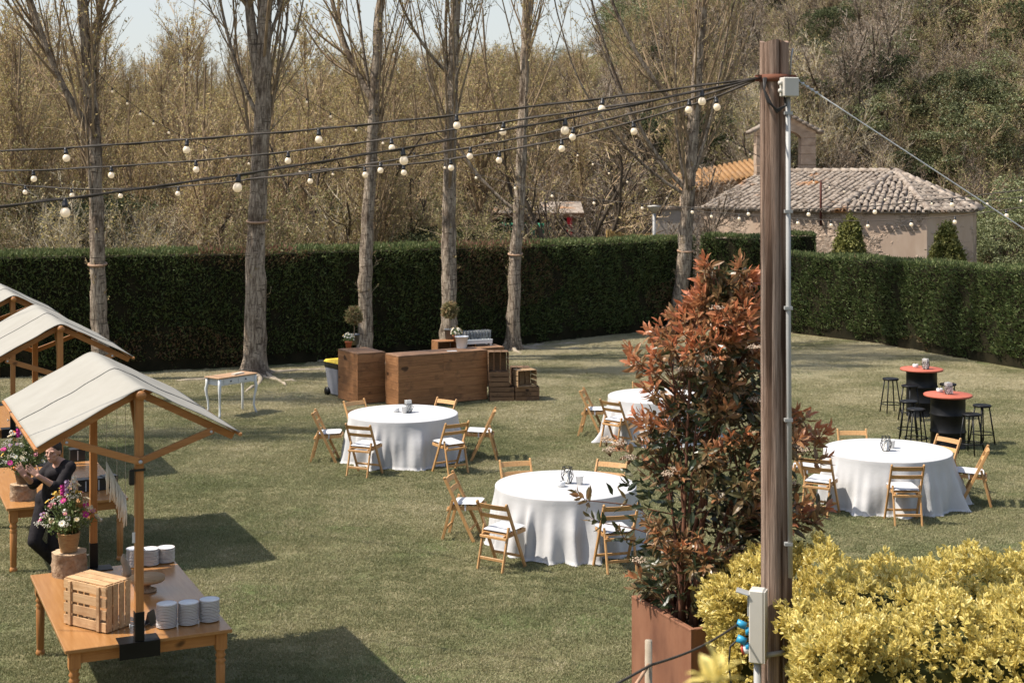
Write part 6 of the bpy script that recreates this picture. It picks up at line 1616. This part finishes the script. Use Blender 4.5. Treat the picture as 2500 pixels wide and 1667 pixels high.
# ================================================================== yellow variegated hedge
M['euonymus'] = leafy('variegated_leaf', [(0.58, 0.46, 0.12), (0.74, 0.58, 0.16), (0.82, 0.66, 0.21), (0.86, 0.74, 0.33)], 0.38, 0.4, 0.35, edgecol=(0.46, 0.40, 0.12))
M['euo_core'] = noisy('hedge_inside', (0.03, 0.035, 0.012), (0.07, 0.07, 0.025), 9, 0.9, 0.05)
def euonymus(name, label, lo, hi, r, dens, seed, faces, nparts, hvar):
    rg = np.random.default_rng(seed); lo = np.array(lo, float); hi = np.array(hi, float)
    root = thing(name, label, 'hedge', ((lo[0]+hi[0])/2, (lo[1]+hi[1])/2, 0)); org = np.array([(lo[0]+hi[0])/2, (lo[1]+hi[1])/2, 0])
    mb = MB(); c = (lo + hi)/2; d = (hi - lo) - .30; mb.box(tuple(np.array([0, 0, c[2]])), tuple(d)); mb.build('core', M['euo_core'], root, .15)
    pts = []
    for f in faces:
        ax_, sg_ = f; oth = [k for k in range(3) if k != ax_]; A = np.prod((hi - lo)[oth]); n = int(A*dens)
        q = rg.uniform(lo - .0, hi + .0, (n, 3)); q[:, ax_] = hi[ax_] if sg_ > 0 else lo[ax_]; pts.append(q)
    q = np.concatenate(pts); inn_lo, inn_hi = lo + r, hi - r; cl = np.clip(q, inn_lo, inn_hi); d = norm(q - cl); 
    bmp = .07*np.sin(q[:, 0]*5.1 + q[:, 1]*2.3 + seed) + .06*np.sin(q[:, 1]*6.3 - q[:, 0]*3.1 + q[:, 2]*4) + .05*np.sin(q[:, 0]*11 + q[:, 2]*7)
    shoot = (rg.random((len(q), 1)) < .03)*rg.uniform(.03, .10, (len(q), 1))
    p_ = cl + d*(r + bmp[:, None]*.95 + rg.uniform(-.12, .035, (len(q), 1)) + shoot)
    hole = np.sin(q[:, 0]*7.3 + q[:, 2]*9.1 + seed)*np.sin(q[:, 1]*8.7 - q[:, 2]*5.3 + q[:, 0]*2.1)
    keep = (p_[:, 2] > .02) & ((hole < .78) | (rg.random(len(q)) < .25)); p_, d = p_[keep], d[keep]; n = len(p_)
    ax = norm(d*.7 + [0, 0, .55] + rg.normal(0, .35, (n, 3)))
    m = 7; b1 = norm(np.cross(ax, [.3, .5, .9])); b2 = np.cross(ax, b1)
    P_, D_, L_ = [], [], []
    for j in range(m):
        qn = rg.uniform(0, .6, n) + j*2.4; an = (.35 + .9*j/m + rg.normal(0, .15, n))[:, None]
        D_.append(norm(ax*np.cos(an) + (b1*np.cos(qn)[:, None] + b2*np.sin(qn)[:, None])*np.sin(an))); P_.append(p_ - ax*(.05*j/m)); L_.append(rg.uniform(.04, .066, n))
    P_, D_, L_ = np.concatenate(P_), np.concatenate(D_), np.concatenate(L_); rn = np.clip(rg.normal(.55, .22, len(P_)), 0, 1)
    fr = np.argsort(P_[:, 1] - 1.5*P_[:, 2] + np.abs(P_[:, 0] - 3))[:nparts]; rest = np.setdiff1d(np.arange(len(P_)), fr)
    leaf_parts(root, org, P_[fr], D_[fr], L_[fr], rn[fr], eum, evals, seed)
    nb = NB(); V, F3, F4, e = blades(P_[rest] - org, D_[rest], L_[rest], L_[rest]*.52, rg, .14)
    nb.add(V, F3, 0, np.repeat(rn[rest], 8), e); nb.n -= len(V); nb.f4.append(F4 + nb.n); nb.m4.append(np.zeros(len(F4))); nb.n += len(V)
    tag(nb.build('foliage', M['euonymus'], root), kind='stuff')
    return root
evals = [0, .2, .4, .6, .8, 1.0]; eum = leaf_meshes('leaf', M['euonymus'], .52, evals, 2, .14)
euonymus('yellow_hedge', 'broad yellow variegated hedge right of the pole at the bottom right', (2.13, 10.35, 0), (5.2, 12.75, 1.50), .34, 480, 4, [(2, 1), (1, -1), (0, -1)], 300, 1)
euonymus('yellow_hedge', 'small yellow variegated bush between the steel planter and the pole', (1.62, 11.75, 0), (2.28, 12.75, 1.46), .24, 560, 6, [(2, 1), (1, -1), (0, -1), (0, 1)], 150, 1)
# leafy tip close to the lens
sx_ = WD(1745, 1640, 2.6); gz = float(terrain(np.array(sx_.x), np.array(sx_.y)))
t = thing('yellow_sprig', 'blurred yellow leafy shoot tip close to the camera at the bottom', 'plant', (sx_.x, sx_.y, gz - .02))
zt = sx_.z - gz; mb = MB(); mb.tube([(.05, .02, 0), (.03, .01, zt*.5), (0, 0, zt)], [.006, .005, .003], 6); mb.build('stem', M['stem'], t)
rr = np.random.default_rng(3)
for k, (dx, dy, dz, l) in enumerate([(-.05, 0, 1, .075), (.55, -.2, .75, .07), (-.75, -.2, .5, .06), (-.9, .1, .1, .055), (.8, .1, .2, .06), (.25, .5, .8, .06), (.2, -.6, .5, .055), (-.3, .5, .7, .06)]):
    o = bpy.data.objects.new('leaf', eum[3]); COL.objects.link(o); o.parent = t; d = Vector((dx, dy, dz)).normalized(); o.rotation_mode = 'QUATERNION'; o.rotation_quaternion = d.to_track_quat('Y', 'Z') @ Quaternion((0, 1, 0), rr.uniform(-.4, .4)); o.location = (0, 0, zt); o.scale = (l, l, l)

# ================================================================== chapel and what stands beyond the hedge
def plaster():
    m, nt, b = base_mat('old_plaster', .92, .08)
    f, raw = noise_fac(nt, .55, 6, .65, 'World', (1, 1, 1.3), .47, .53)
    fs, rs = noise_fac(nt, 5.5, 5, .7, 'World', (1, 1, 1.5), .35, .65)
    stone = mixc(nt, fs, (.24, .175, .125), (.44, .35, .27))
    fp, rp = noise_fac(nt, 2.2, 5, .6, 'World', (1, 1, .35), .3, .7)
    pla = mixc(nt, fp, (.42, .30, .215), (.52, .40, .30))
    nt.links.new(mixc(nt, f, pla, stone), b.inputs['Base Color'])
    mm = nt.nodes.new('ShaderNodeMath'); mm.operation = 'MULTIPLY'; nt.links.new(f, mm.inputs[0]); nt.links.new(rs, mm.inputs[1]); bump(nt, b, mm.outputs[0], .9, .12)
    return m
M['plaster'] = plaster()
M['grey_plaster'] = noisy('grey_plaster', (.34, .29, .24), (.46, .41, .35), 1.5, .92, .08, coord='World', stretch=(1, 1, .4))
M['stone'] = noisy('cut_stone', (.30, .215, .15), (.45, .34, .25), 4, .9, .1, bmp=.5, bdist=.04)
M['tile'] = noisy('lichen_tile', (.14, .105, .08), (.40, .34, .275), 5.5, .9, .1, coord='World', c3=(.36, .165, .06), s3=.7, r3=(.60, .72), bmp=.3, bdist=.02)
M['orange_tile'] = noisy('orange_lichen_tile', (.25, .13, .055), (.34, .205, .095), 2.5, .9, .1, coord='World', c3=(.27, .17, .10), s3=1.5)
M['rust_pipe'] = noisy('rust_pipe', (.07, .025, .018), (.11, .04, .028), 9, .8, .2)
A_ax = Vector((.78, -.62, 0)).normalized(); Dn = Vector((-.62, -.78, 0)).normalized()
R0 = Vector((9.3, 55.0, 4.58)); R1 = R0 + A_ax*5.3; R1.z = 4.60; EZ = 3.34
E0 = R0 + Dn*4.4; E0.z = EZ; E1 = E0 + A_ax*5.1; E2 = Vector((13.4, 47.3, EZ)); E3 = Vector((15.3, 48.5, EZ)); E4 = Vector((16.3, 51.2, EZ))
E4b = R1 + (R1 - E3)*.0 ; B0 = R0 - Dn*4.4; B0.z = EZ; B1 = E4 + Vector((-1.2, 3.2, 0))
ch = thing('chapel', 'old stone chapel with mossy tiled roof and bell gable beyond the right hedge', 'building', (R0.x, R0.y, 0))
oc = Vector((R0.x, R0.y, 0))
def inset(p_): c = Vector((11.9, 52.3, 0)); v = Vector((p_.x, p_.y, 0)); return v + (c - v).normalized()*.16
ring = [inset(p_) for p_ in (E0, E1, E2, E3, E4, B1, B0)]
mb = MB(); n = len(ring); mb.add([tuple(p_ - oc + Vector((0, 0, -1.5))) for p_ in ring] + [tuple(p_ - oc + Vector((0, 0, EZ - .04))) for p_ in ring], [(k, (k+1) % n, n + (k+1) % n, n + k) for k in range(n)]); mb.build('wall', M['plaster'], ch)
mb = MB(); fsx = [(E0, E1, R1, R0), (E1, E2, R1), (E2, E3, R1), (E3, E4, R1), (E4, B1, R1), (B1, B0, R0, R1)]
for f in fsx: mb.add([tuple(p_ - oc) for p_ in f], [tuple(range(len(f)))])
roof = mb.build('roof', M['tile'], ch); roof.modifiers.new('t', 'SOLIDIFY').thickness = .05
tl = MB(); n = 6
vs = []
for y_, r_ in ((0, .085), (.42, .072)):
    for k in range(n+1): q = math.pi*k/n; vs.append((r_*math.cos(q), y_, r_*math.sin(q)*.8 + (.012 if y_ == 0 else 0)))
for k in range(n+1): q = math.pi*k/n; vs.append((.066*math.cos(q), 0, .066*math.sin(q)*.8 + .012))
tl.add(vs, [(k, k+1, n+1+k+1, n+1+k) for k in range(n)], 0, True); tl.add([], []); tl.f += [(k+1, k, 2*(n+1)+k, 2*(n+1)+k+1) for k in range(n)]; tl.m += [0]*n; tl.s += [False]*n
tlm = tl.mesh('tile', M['tile']); spots = []; rgt = random.Random(8)
for f in fsx[:5]:
    a, b = f[0], f[1]; ed = (b - a).normalized(); nrm_ = ed.cross(f[2] - a).normalized()
    if nrm_.z < 0: nrm_ = -nrm_
    up = nrm_.cross(ed).normalized()
    if up.z < 0: up = -up
    P2 = [((p_ - a).dot(ed), (p_ - a).dot(up)) for p_ in f]
    def inside(x, y):
        s = 0
        for k in range(len(P2)):
            x0_, y0_ = P2[k]; x1_, y1_ = P2[(k+1) % len(P2)]; cr_ = (x1_-x0_)*(y-y0_) - (y1_-y0_)*(x-x0_); s += 1 if cr_ >= -.02 else -1
        return abs(s) == len(P2)
    nc = int((b - a).length/.215); sp_ = (b - a).length/nc
    hmax = max(q[1] for q in P2); wmin = min(q[0] for q in P2); wmax = max(q[0] for q in P2)
    for k in range(int(wmin/sp_) - 1, int(wmax/sp_) + 2):
        for r_ in range(int(hmax/.34) + 1):
            x = (k + .5)*sp_; y = r_*.34 - .08
            if inside(x, max(y, .02) + .1) :
                Mx = Matrix((ed, up, nrm_)).transposed() @ Matrix.Rotation(rgt.uniform(-.10, .10), 3, 'Z')
                spots.append((a - oc + ed*(x + rgt.uniform(-.025, .025)) + up*(y + rgt.uniform(-.04, .04)) + nrm_*(.012 + rgt.uniform(0, .03)), Mx))
spots.sort(key=lambda s: (s[0] + oc).length)
for p_, Mx in spots[:300]:
    o = bpy.data.objects.new('tile', tlm); COL.objects.link(o); o.parent = roof; o.matrix_local = Matrix.Translation(p_) @ Mx.to_4x4()
rm = MB()
for p_, Mx in spots[300:]: rm.add([p_ + Mx @ Vector(v) for v in tl.v], tl.f, 0, True)
tag(rm.build('tile_rows', M['tile'], roof), kind='stuff')
rm = MB()
for a, b in ((R0, R1), (R1, E1), (R1, E2), (R1, E3), (R1, E4)):
    L = (b - a).length; k = 0
    while k*.36 < L: rm.tube([a - oc + (b - a)*(k*.36/L) + Vector((0, 0, .05)), a - oc + (b - a)*min(1, (k*.36 + .40)/L) + Vector((0, 0, .035))], [.115, .095], 8); k += 1
tag(rm.build('ridge_tiles', M['tile'], roof), kind='stuff')
# bell gable
bd = 54.6
def bp_(x, y): p_ = WD(x, y, bd); return p_.x - oc.x, p_.z
bg_ = MB(); xl, _ = bp_(1843, 0); xr, _ = bp_(1988, 0); zl = bp_(0, 428)[1] - .3; ze = bp_(0, 322)[1]; zpk = bp_(0, 282)[1]; xm = (xl + xr)/2
ol, _ = bp_(1866, 0); orr, _ = bp_(1952, 0); zs_ = bp_(0, 352)[1]; rad_ = (orr - ol)/2; yb0, yb1 = bd - oc.y - .3, bd - oc.y + .3
rgb = random.Random(2)
for (x0_, x1_) in ((xl, ol), (orr, xr)):
    z = zl
    while z < ze - .02:
        h = min(rgb.uniform(.26, .40), ze - z); g = rgb.uniform(-.012, .012); mb = MB(); mb.box(((x0_+x1_)/2, (yb0+yb1)/2 + g, z + h/2), (x1_ - x0_ + g, .6, h - .008)); mb.build('stone', M['stone'], ch, .012); z += h
vs = []; K = 16
for k in range(K+1):
    q = math.pi*k/K; x = xm - rad_*math.cos(q); zz = min(zs_ + rad_*.75*math.sin(q), 99); ztop_ = ze + (zpk - ze)*(1 - abs(x - xm)/(xr - xm))
    for y_ in (yb0, yb1): vs += [(x, y_, zz), (x, y_, ztop_)]
fs = []
for k in range(K):
    a = k*4; b = a + 4; fs += [(a, b, b+1, a+1), (a+2, a+3, b+3, b+2), (a, a+2, b+2, b), (a+1, b+1, b+3, a+3)]
fs += [(0, 1, 3, 2), (K*4, K*4+2, K*4+3, K*4+1)]
mb = MB(); mb.add(vs, fs); mb.build('gable', M['stone'], ch)
for sx in (-1, 1):
    xo = xm + sx*((xr - xm))
    mb = MB(); mb.add([(xo, yb0, ze), (xo, yb1, ze), (xm + sx*rad_, yb1, ze), (xm + sx*rad_, yb0, ze), (xm + sx*rad_, yb0, ze + (zpk-ze)*(1 - rad_/(xr-xm))), (xm + sx*rad_, yb1, ze + (zpk-ze)*(1 - rad_/(xr-xm)))], [(0, 1, 2, 3), (0, 3, 4), (1, 5, 2), (0, 4, 5, 1)]); mb.build('gable_shoulder', M['stone'], ch)
    for k in range(7):
        f0 = k/7; mb = MB(); pa = Vector((xm + sx*(xr - xm + .22)*f0, 0, zpk + .05 - (zpk - ze + .08)*f0)); pb_ = Vector((xm + sx*(xr - xm + .22)*(f0 + .17), 0, zpk + .03 - (zpk - ze + .08)*(f0 + .17)))
        for y_ in np.linspace(yb0 - .1, yb1 + .1, 5): mb.tube([pa + Vector((0, y_, 0)), pb_ + Vector((0, y_, .03))], .075, 6)
        mb.build('gable_tile', M['tile'], ch)
# small openings and pipe
pn = WD(2006, 604, 49.2); mb = MB(); prf = [(-.2, -.5), (.2, -.5), (.2, .05)] + [(.2*math.cos(q), .05 + .2*math.sin(q)) for q in np.linspace(0.3, math.pi - .3, 6)] + [(-.2, .05)]
mb.add([(pn.x - oc.x + a, 48.98 - oc.y - .0, pn.z + b) for a, b in prf] + [(pn.x - oc.x + a, 49.3 - oc.y, pn.z + b) for a, b in prf], [tuple(range(len(prf)))] + [(k, (k+1) % len(prf), len(prf) + (k+1) % len(prf), len(prf) + k) for k in range(len(prf))]); mb.build('niche', M['orange_tile'], ch)
pp0 = WD(2004, 441, 48.7); pp1 = WD(2004, 549, 48.7); mb = MB(); mb.tube([pp0 - oc, pp1 - oc], .04, 8); mb.tube([pp1 - oc, pp1 - oc + Vector((.25, .5, 0))], .03, 6); mb.build('pipe', M['rust_pipe'], ch)
# annex with orange roof and plastered side wall
an = thing('annex_building', 'low annex with orange lichen roof left of the bell gable', 'building', (8.2, 58.5, 0))
mb = MB(); mb.box((.3, 1.6, 1.35), (3.0, 3.0, 5.7)); mb.build('wall', M['plaster'], an)
mb = MB(); mb.add([(-1.5, -.3, 3.85), (2.1, -.3, 4.52), (2.1, 3.4, 5.1), (-1.5, 3.4, 4.4)], [(0, 1, 2, 3)]); rf = mb.build('roof', M['orange_tile'], an); rf.modifiers.new('t', 'SOLIDIFY').thickness = .14
rm = MB()
for k in range(17): f = (k + .5)/17; rm.tube([Vector((-1.5 + 3.6*f, -.34, 3.87 + .67*f + .02)), Vector((-1.5 + 3.6*f, 3.4, 4.42 + .69*f + .02))], .085, 6); 
tag(rm.build('tile_rows', M['orange_tile'], an), kind='stuff')
gw = thing('plastered_wall', 'pale plastered wall left of the chapel behind the hedge', 'wall', (6.1, 52.2, 0)); mb = MB(); mb.box((.55, 0, 1.1), (3.4, .35, 4.4), -.12); mb.build('wall', M['grey_plaster'], gw)
mb = MB(); mb.box((.55, 0, 3.34), (3.5, .5, .08), -.12); mb.build('coping', M['tile'], gw)
# open shed with green tarps
M['tarp'] = noisy('green_tarp', (.03, .20, .11), (.06, .30, .17), 3, .6, .2, bmp=.6, bdist=.1)
M['red_cloth'] = noisy('red_cloth', (.32, .01, .015), (.42, .02, .03), 4, .8, .1)
sd = thing('open_shed', 'open shed with stone pillars and green tarps beyond the hedge', 'shed', (0, 58, 0))
def sx(x, y, d=58): p_ = WD(x, y, d); return p_.x, p_.z
for x in (1221, 1288, 1349, 1402):
    X, Zt = sx(x, 530); mb = MB(); mb.box((X, 0, (Zt - 1.3)/2 + .0), (.26, .3, Zt + 1.3)); mb.build('pillar', M['stone'], sd, .01)
X0_, _ = sx(1195, 0); X1_, Zr = sx(1425, 530); mb = MB(); mb.box(((X0_+X1_)/2, .6, Zr + .08), (X1_ - X0_, 2.2, .16)); mb.build('lintel', M['crate_dark'], sd)
mb = MB(); mb.add([(X0_, -.3, Zr + .18), (X1_, -.3, Zr + .18), (X1_, 2.6, Zr + .55), (X0_, 2.6, Zr + .55)], [(0, 1, 2, 3)]); rf = mb.build('roof', M['tile'], sd); rf.modifiers.new('t', 'SOLIDIFY').thickness = .1
mb = MB(); mb.box(((X0_+X1_)/2, 2.2, .6), (X1_-X0_, .2, 4.2)); mb.build('back_wall', M['darklimb'], sd)
for (a, b, y0_, y1_) in ((1226, 1284, 541, 572), (1293, 1344, 541, 576)):
    xa, za = sx(a, y0_); xb, zb_ = sx(b, y1_); mb = MB(); nn = 12; vs = []
    for i in range(nn+1):
        for j in range(5): vs.append((xa + (xb-xa)*i/nn, -.55 + .05*math.sin(i*1.7 + j), za + (zb_-za)*j/4 - .04*math.sin(math.pi*i/nn)))
    mb.add(vs, [(i*5+j, (i+1)*5+j, (i+1)*5+j+1, i*5+j+1) for i in range(nn) for j in range(4)], 0, True); tp = mb.build('tarp', M['tarp'], sd); tp.modifiers.new('t', 'SOLIDIFY').thickness = .01
xa, za = sx(1383, 530); xb, zb_ = sx(1396, 572); mb = MB(); mb.box(((xa+xb)/2, -.5, (za+zb_)/2), (xb-xa, .04, za-zb_)); mb.build('red_cloth', M['red_cloth'], sd)
M['reed'] = leafy('reed', [(.30, .19, .07), (.42, .28, .11), (.50, .37, .17)], .8, .1, .0)
rf_ = thing('reed_fence', 'tan reed fence beyond the hedge, left of the rightmost poplar', 'fence', (0, 50, 0)); rg = np.random.default_rng(5); N = 330
xs_ = np.linspace(WD(1480, 0, 50).x, WD(1668, 0, 50).x, N); tz = np.interp(np.linspace(0, 1, N), [0, .3, 1], [2.66, 2.5, 2.44]) + rg.normal(0, .03, N)
P_ = np.stack([np.column_stack([xs_, rg.normal(0, .02, N), np.full(N, -1.3)]), np.column_stack([xs_ + rg.normal(0, .01, N), rg.normal(0, .02, N), tz])], 1)
nb = NB(); V, F = tubes(P_, np.full((N, 2), .012), 5); nb.add(V, F, 0, np.repeat(rg.random(N), 10)); tag(nb.build('reed_mat', M['reed'], rf_), kind='stuff')
mb = MB(); mb.beam((xs_[0], .05, 1.8), (xs_[-1], .05, 1.6), .05, .05); mb.build('rail', M['crate_dark'], rf_)
lm = WD(1597, 580, 49); t = thing('path_lamp', 'slim grey path lamp with flared head beyond the hedge', 'lamp', (lm.x, 49, -1.3))
zl_ = WD(0, 520, 49).z + 1.3; mb = MB(); mb.tube([(0, 0, 0), (0, 0, zl_)], .05, 10); mb.build('post', M['conduit'], t)
mb = MB(); mb.lathe([(.05, zl_ - .02), (.22, zl_ + .20), (.24, zl_ + .23), (0, zl_ + .26)], 20); mb.build('head', M['elec_box'], t)
# dwarf conifers before the chapel wall
M['thuja'] = leafy('thuja_spray', [(.075, .085, .02), (.14, .145, .035), (.22, .21, .06), (.27, .25, .09)], .6, .2, .25)
def conifer(x, d, wpx, toprow, label, seed):
    rg = np.random.default_rng(seed); X = (x - 1250)/FPX*d; H = HC - (toprow - YH)/FPX*d + .6; Rr = wpx/FPX*d/2*1.12
    t = thing('conifer_shrub', label, 'conifer', (X, d, -.6), 0, 'dwarf conifers before the chapel'); mb = MB(); mb.tube([(0, 0, 0), (0, 0, H*.8)], [.07, .02], 8); mb.build('trunk', M['darklimb'], t)
    nb = NB(); n = 260; h = rg.random(n)**.8; a = rg.uniform(0, 6.28, n); r = Rr*np.sqrt(np.clip(1 - h, 0, 1))*np.where(h < .25, .85 + h*.6, 1.0)*rg.uniform(.85, 1.12, n); C = np.column_stack([r*np.cos(a), r*np.sin(a), h*H*.97])
    m = 55; f = rg.uniform(0, 1, (n, m)); P_ = C[:, None] + np.stack([np.cos(a), np.sin(a), np.zeros(n)], -1)[:, None]*(f[..., None]*.10 - .05) + rg.normal(0, .04, (n, m, 3)) + np.array([0, 0, 1.0])*(rg.uniform(-.16, .12, (n, m, 1)))
    rn = np.clip(.15 + .6*rg.random((n, 1)) + rg.normal(0, .15, (n, m)), 0, 1); leaf_diamonds(nb, P_.reshape(-1, 3), rg.uniform(.03, .06, n*m), rg, 0, rn.ravel(), flat=.3)
    tag(nb.build('crown', M['thuja'], t), kind='stuff')
    mb = MB(); mb.lathe([(Rr*.75, .05)] + [(Rr*.80*math.sqrt(max(0, 1 - q)), q*H*.93) for q in np.linspace(.06, 1, 9)], 18); mb.build('core', M['hedge_core'], t)
conifer(2076, 46.6, 118, 522, 'cone-shaped golden conifer left of the two before the chapel wall', 3)
conifer(2312, 44.8, 122, 541, 'cone-shaped golden conifer right of the two before the chapel wall', 4)

# ================================================================== person
M['skin'] = noisy('skin', (.42, .225, .155), (.50, .285, .205), 12, .55, .3)
M['shirt'] = noisy('dark_shirt', (.012, .010, .011), (.024, .020, .021), 18, .8, .15, bmp=.4, bdist=.01)
M['hair'] = noisy('dark_hair', (.015, .010, .007), (.04, .026, .017), 30, .6, .3, stretch=(1, 1, .3))
M['eye'] = noisy('eye_white', (.16, .12, .10), (.22, .17, .15), 20, .4, .3)
M['lip'] = noisy('lips', (.30, .10, .08), (.36, .13, .10), 20, .5, .3)
per = thing('person', 'person in black shirt and trousers clapping hands behind the front table', 'person', (-5.2, 16.95, 0.004))
def cap(mb, p0, p1, r0, r1, sc=None):
    p0, p1 = Vector(p0), Vector(p1); K = 8
    mb.tube([p0.lerp(p1, k/K) for k in range(K+1)], [r0 + (r1-r0)*k/K for k in range(K+1)], 16); mb.ball(p0, r0, 16, 10); mb.ball(p1, r1, 16, 10)
def flesh(mb, name, mat, parent, vox, it=4):
    o = mb.build(name, mat, parent); m = o.modifiers.new('union', 'REMESH'); m.mode = 'VOXEL'; m.voxel_size = vox; m.use_smooth_shade = True
    s = o.modifiers.new('soft', 'SMOOTH'); s.factor = .5; s.iterations = it; return o
hc = Vector((-.044, -.10, 1.535)); F_ = Vector((-.18, -.97, -.08)).normalized(); S_ = F_.cross(Vector((0, 0, 1))).normalized(); U_ = S_.cross(F_)
def hp(s, f, u): return hc + S_*s + F_*f + U_*u
neck = Vector((.01, -.01, 1.385)); chest = Vector((-.02, .02, 1.24)); waist = Vector((-.09, .07, 1.06)); pelv = Vector((-.13, .10, .93))
shL, shR = Vector((.145, -.10, 1.365)), Vector((-.115, .14, 1.355)); elL, elR = Vector((.06, -.25, 1.155)), Vector((-.27, -.10, 1.17)); wrL, wrR = Vector((-.125, -.385, 1.325)), Vector((-.285, -.345, 1.315))
kn1, kn2 = Vector((-.26, -.10, .52)), Vector((-.07, .03, .50)); an1, an2 = Vector((-.09, .22, .17)), Vector((-.03, .06, .09)); hp1, hp2 = pelv + Vector((-.07, -.03, -.05)), pelv + Vector((.08, .02, -.05))
mb = MB()
# head: skull, jaw, cheeks, nose, ears
M3 = Matrix((S_, F_, U_)).transposed()
def ell(mb, c, r): 
    o0 = len(mb.v); mb.ball((0, 0, 0), 1.0, 18, 12)
    for k in range(o0, len(mb.v)): v = Vector(mb.v[k]); mb.v[k] = tuple(Vector(c) + M3 @ Vector((v.x*r[0], v.y*r[1], v.z*r[2])))
ell(mb, hp(0, -.012, .025), (.077, .094, .092)); ell(mb, hp(0, .022, -.045), (.056, .062, .070)); ell(mb, hp(0, .045, -.085), (.030, .030, .026))
for s in (-1, 1): ell(mb, hp(s*.038, .052, -.018), (.026, .025, .024)); ell(mb, hp(s*.079, -.008, .0), (.010, .020, .032)); ell(mb, hp(s*.030, .072, .028), (.026, .016, .009))
cap(mb, hp(0, .083, .018), hp(0, .105, -.018), .009, .0135); ell(mb, hp(0, .094, -.022), (.018, .012, .009)); ell(mb, hp(0, .078, -.050), (.025, .012, .010)); ell(mb, hp(0, .074, -.062), (.022, .011, .009))
cap(mb, neck, hp(0, -.02, -.07), .056, .052); cap(mb, neck, chest, .075, .13); cap(mb, chest, waist, .135, .12); cap(mb, waist, pelv, .12, .14); cap(mb, shL, shR, .062, .062)
for a, b, c in ((shL, elL, wrL), (shR, elR, wrR)): cap(mb, a, b, .050, .040); cap(mb, b, c, .041, .027)
for h_, k_, a_ in ((hp1, kn1, an1), (hp2, kn2, an2)): cap(mb, h_, k_, .085, .055); cap(mb, k_, a_, .054, .036)
def hand(w, d, palm_n, thumb_side):
    d = Vector(d).normalized(); nn = Vector(palm_n).normalized(); s = d.cross(nn).normalized()*thumb_side; nn = s.cross(d)*thumb_side
    for k in range(4): cap(mb, w + d*.005 + s*(-.018 + .012*k), w + d*.082 + s*(-.028 + .0185*k), .013, .0115)
    for k, L in enumerate((.062, .076, .083, .072)):
        b0 = w + d*.085 + s*(-.030 + .0195*k); spl = s*(-.010 + .0066*k); b1 = b0 + d*L*.5 + spl*.5 - nn*.003; b2 = b1 + d*L*.5 + spl*.6 - nn*.010; cap(mb, b0, b1, .0092, .0086); cap(mb, b1, b2, .0084, .0068)
    b0 = w + d*.022 + s*.026; b1 = b0 + d*.035 + s*.034; b2 = b1 + d*.032 + s*.012; cap(mb, b0, b1, .0125, .0105); cap(mb, b1, b2, .0102, .0085)
hand(wrL, (-.62, -.05, .55), (-.3, .8, -.2), -1); hand(wrR, (-.38, -.12, .68), (.5, -.8, .1), 1)
flesh(mb, 'body', M['skin'], per, .0055, 3)
mb = MB(); cap(mb, neck + Vector((0, .01, -.005)), chest, .072, .145); cap(mb, chest, waist, .150, .135); cap(mb, waist, pelv + Vector((0, 0, -.02)), .135, .158); cap(mb, shL, shR, .075, .075)
for a, b, c in ((shL, elL, wrL), (shR, elR, wrR)): cap(mb, a, b, .070, .060); cap(mb, b, b.lerp(c, .22), .061, .055)
cap(mb, chest + Vector((-.05, -.08, .03)), chest + Vector((.05, -.08, .06)), .07, .07)
flesh(mb, 'shirt', M['shirt'], per, .011, 3)
mb = MB(); cap(mb, pelv + Vector((-.05, 0, .02)), pelv + Vector((.05, 0, .02)), .135, .135)
for h_, k_, a_ in ((hp1, kn1, an1), (hp2, kn2, an2)): cap(mb, h_, k_, .108, .078); cap(mb, k_, a_, .076, .060)
flesh(mb, 'trousers', M['shirt'], per, .013, 3)
for a_, d in ((an1, Vector((-.06, -.16, -.11))), (an2, Vector((-.06, -.17, -.035)))):
    mb = MB(); cap(mb, a_ + Vector((.02, .05, -.035)), a_ + d, .045, .036); flesh(mb, 'shoe', M['box_black'], per, .01)
mb = MB(); ell(mb, hp(0, -.028, .050), (.087, .098, .096)); ell(mb, hp(0, -.085, .0), (.066, .052, .078)); 
for s in (-1, 1): ell(mb, hp(s*.074, -.030, .025), (.014, .040, .060))
hr = flesh(mb, 'hair', M['hair'], per, .008)
for s in (-1, 1):
    mb = MB(); ell(mb, hp(s*.030, .0805, .010), (.0105, .006, .0042)); ey = mb.build('eye', M['eye'], per); mb = MB(); ell(mb, hp(s*.030 - .001, .0855, .010), (.0050, .0025, .0043)); mb.build('iris', M['hair'], ey)
    mb = MB(); cap(mb, hp(s*.014, .089, .029), hp(s*.046, .078, .031), .0028, .0022); mb.build('eyebrow', M['hair'], per)
mb = MB(); ell(mb, hp(0, .0885, -.0555), (.0195, .0045, .0065)); mb.build('lips', M['lip'], per)
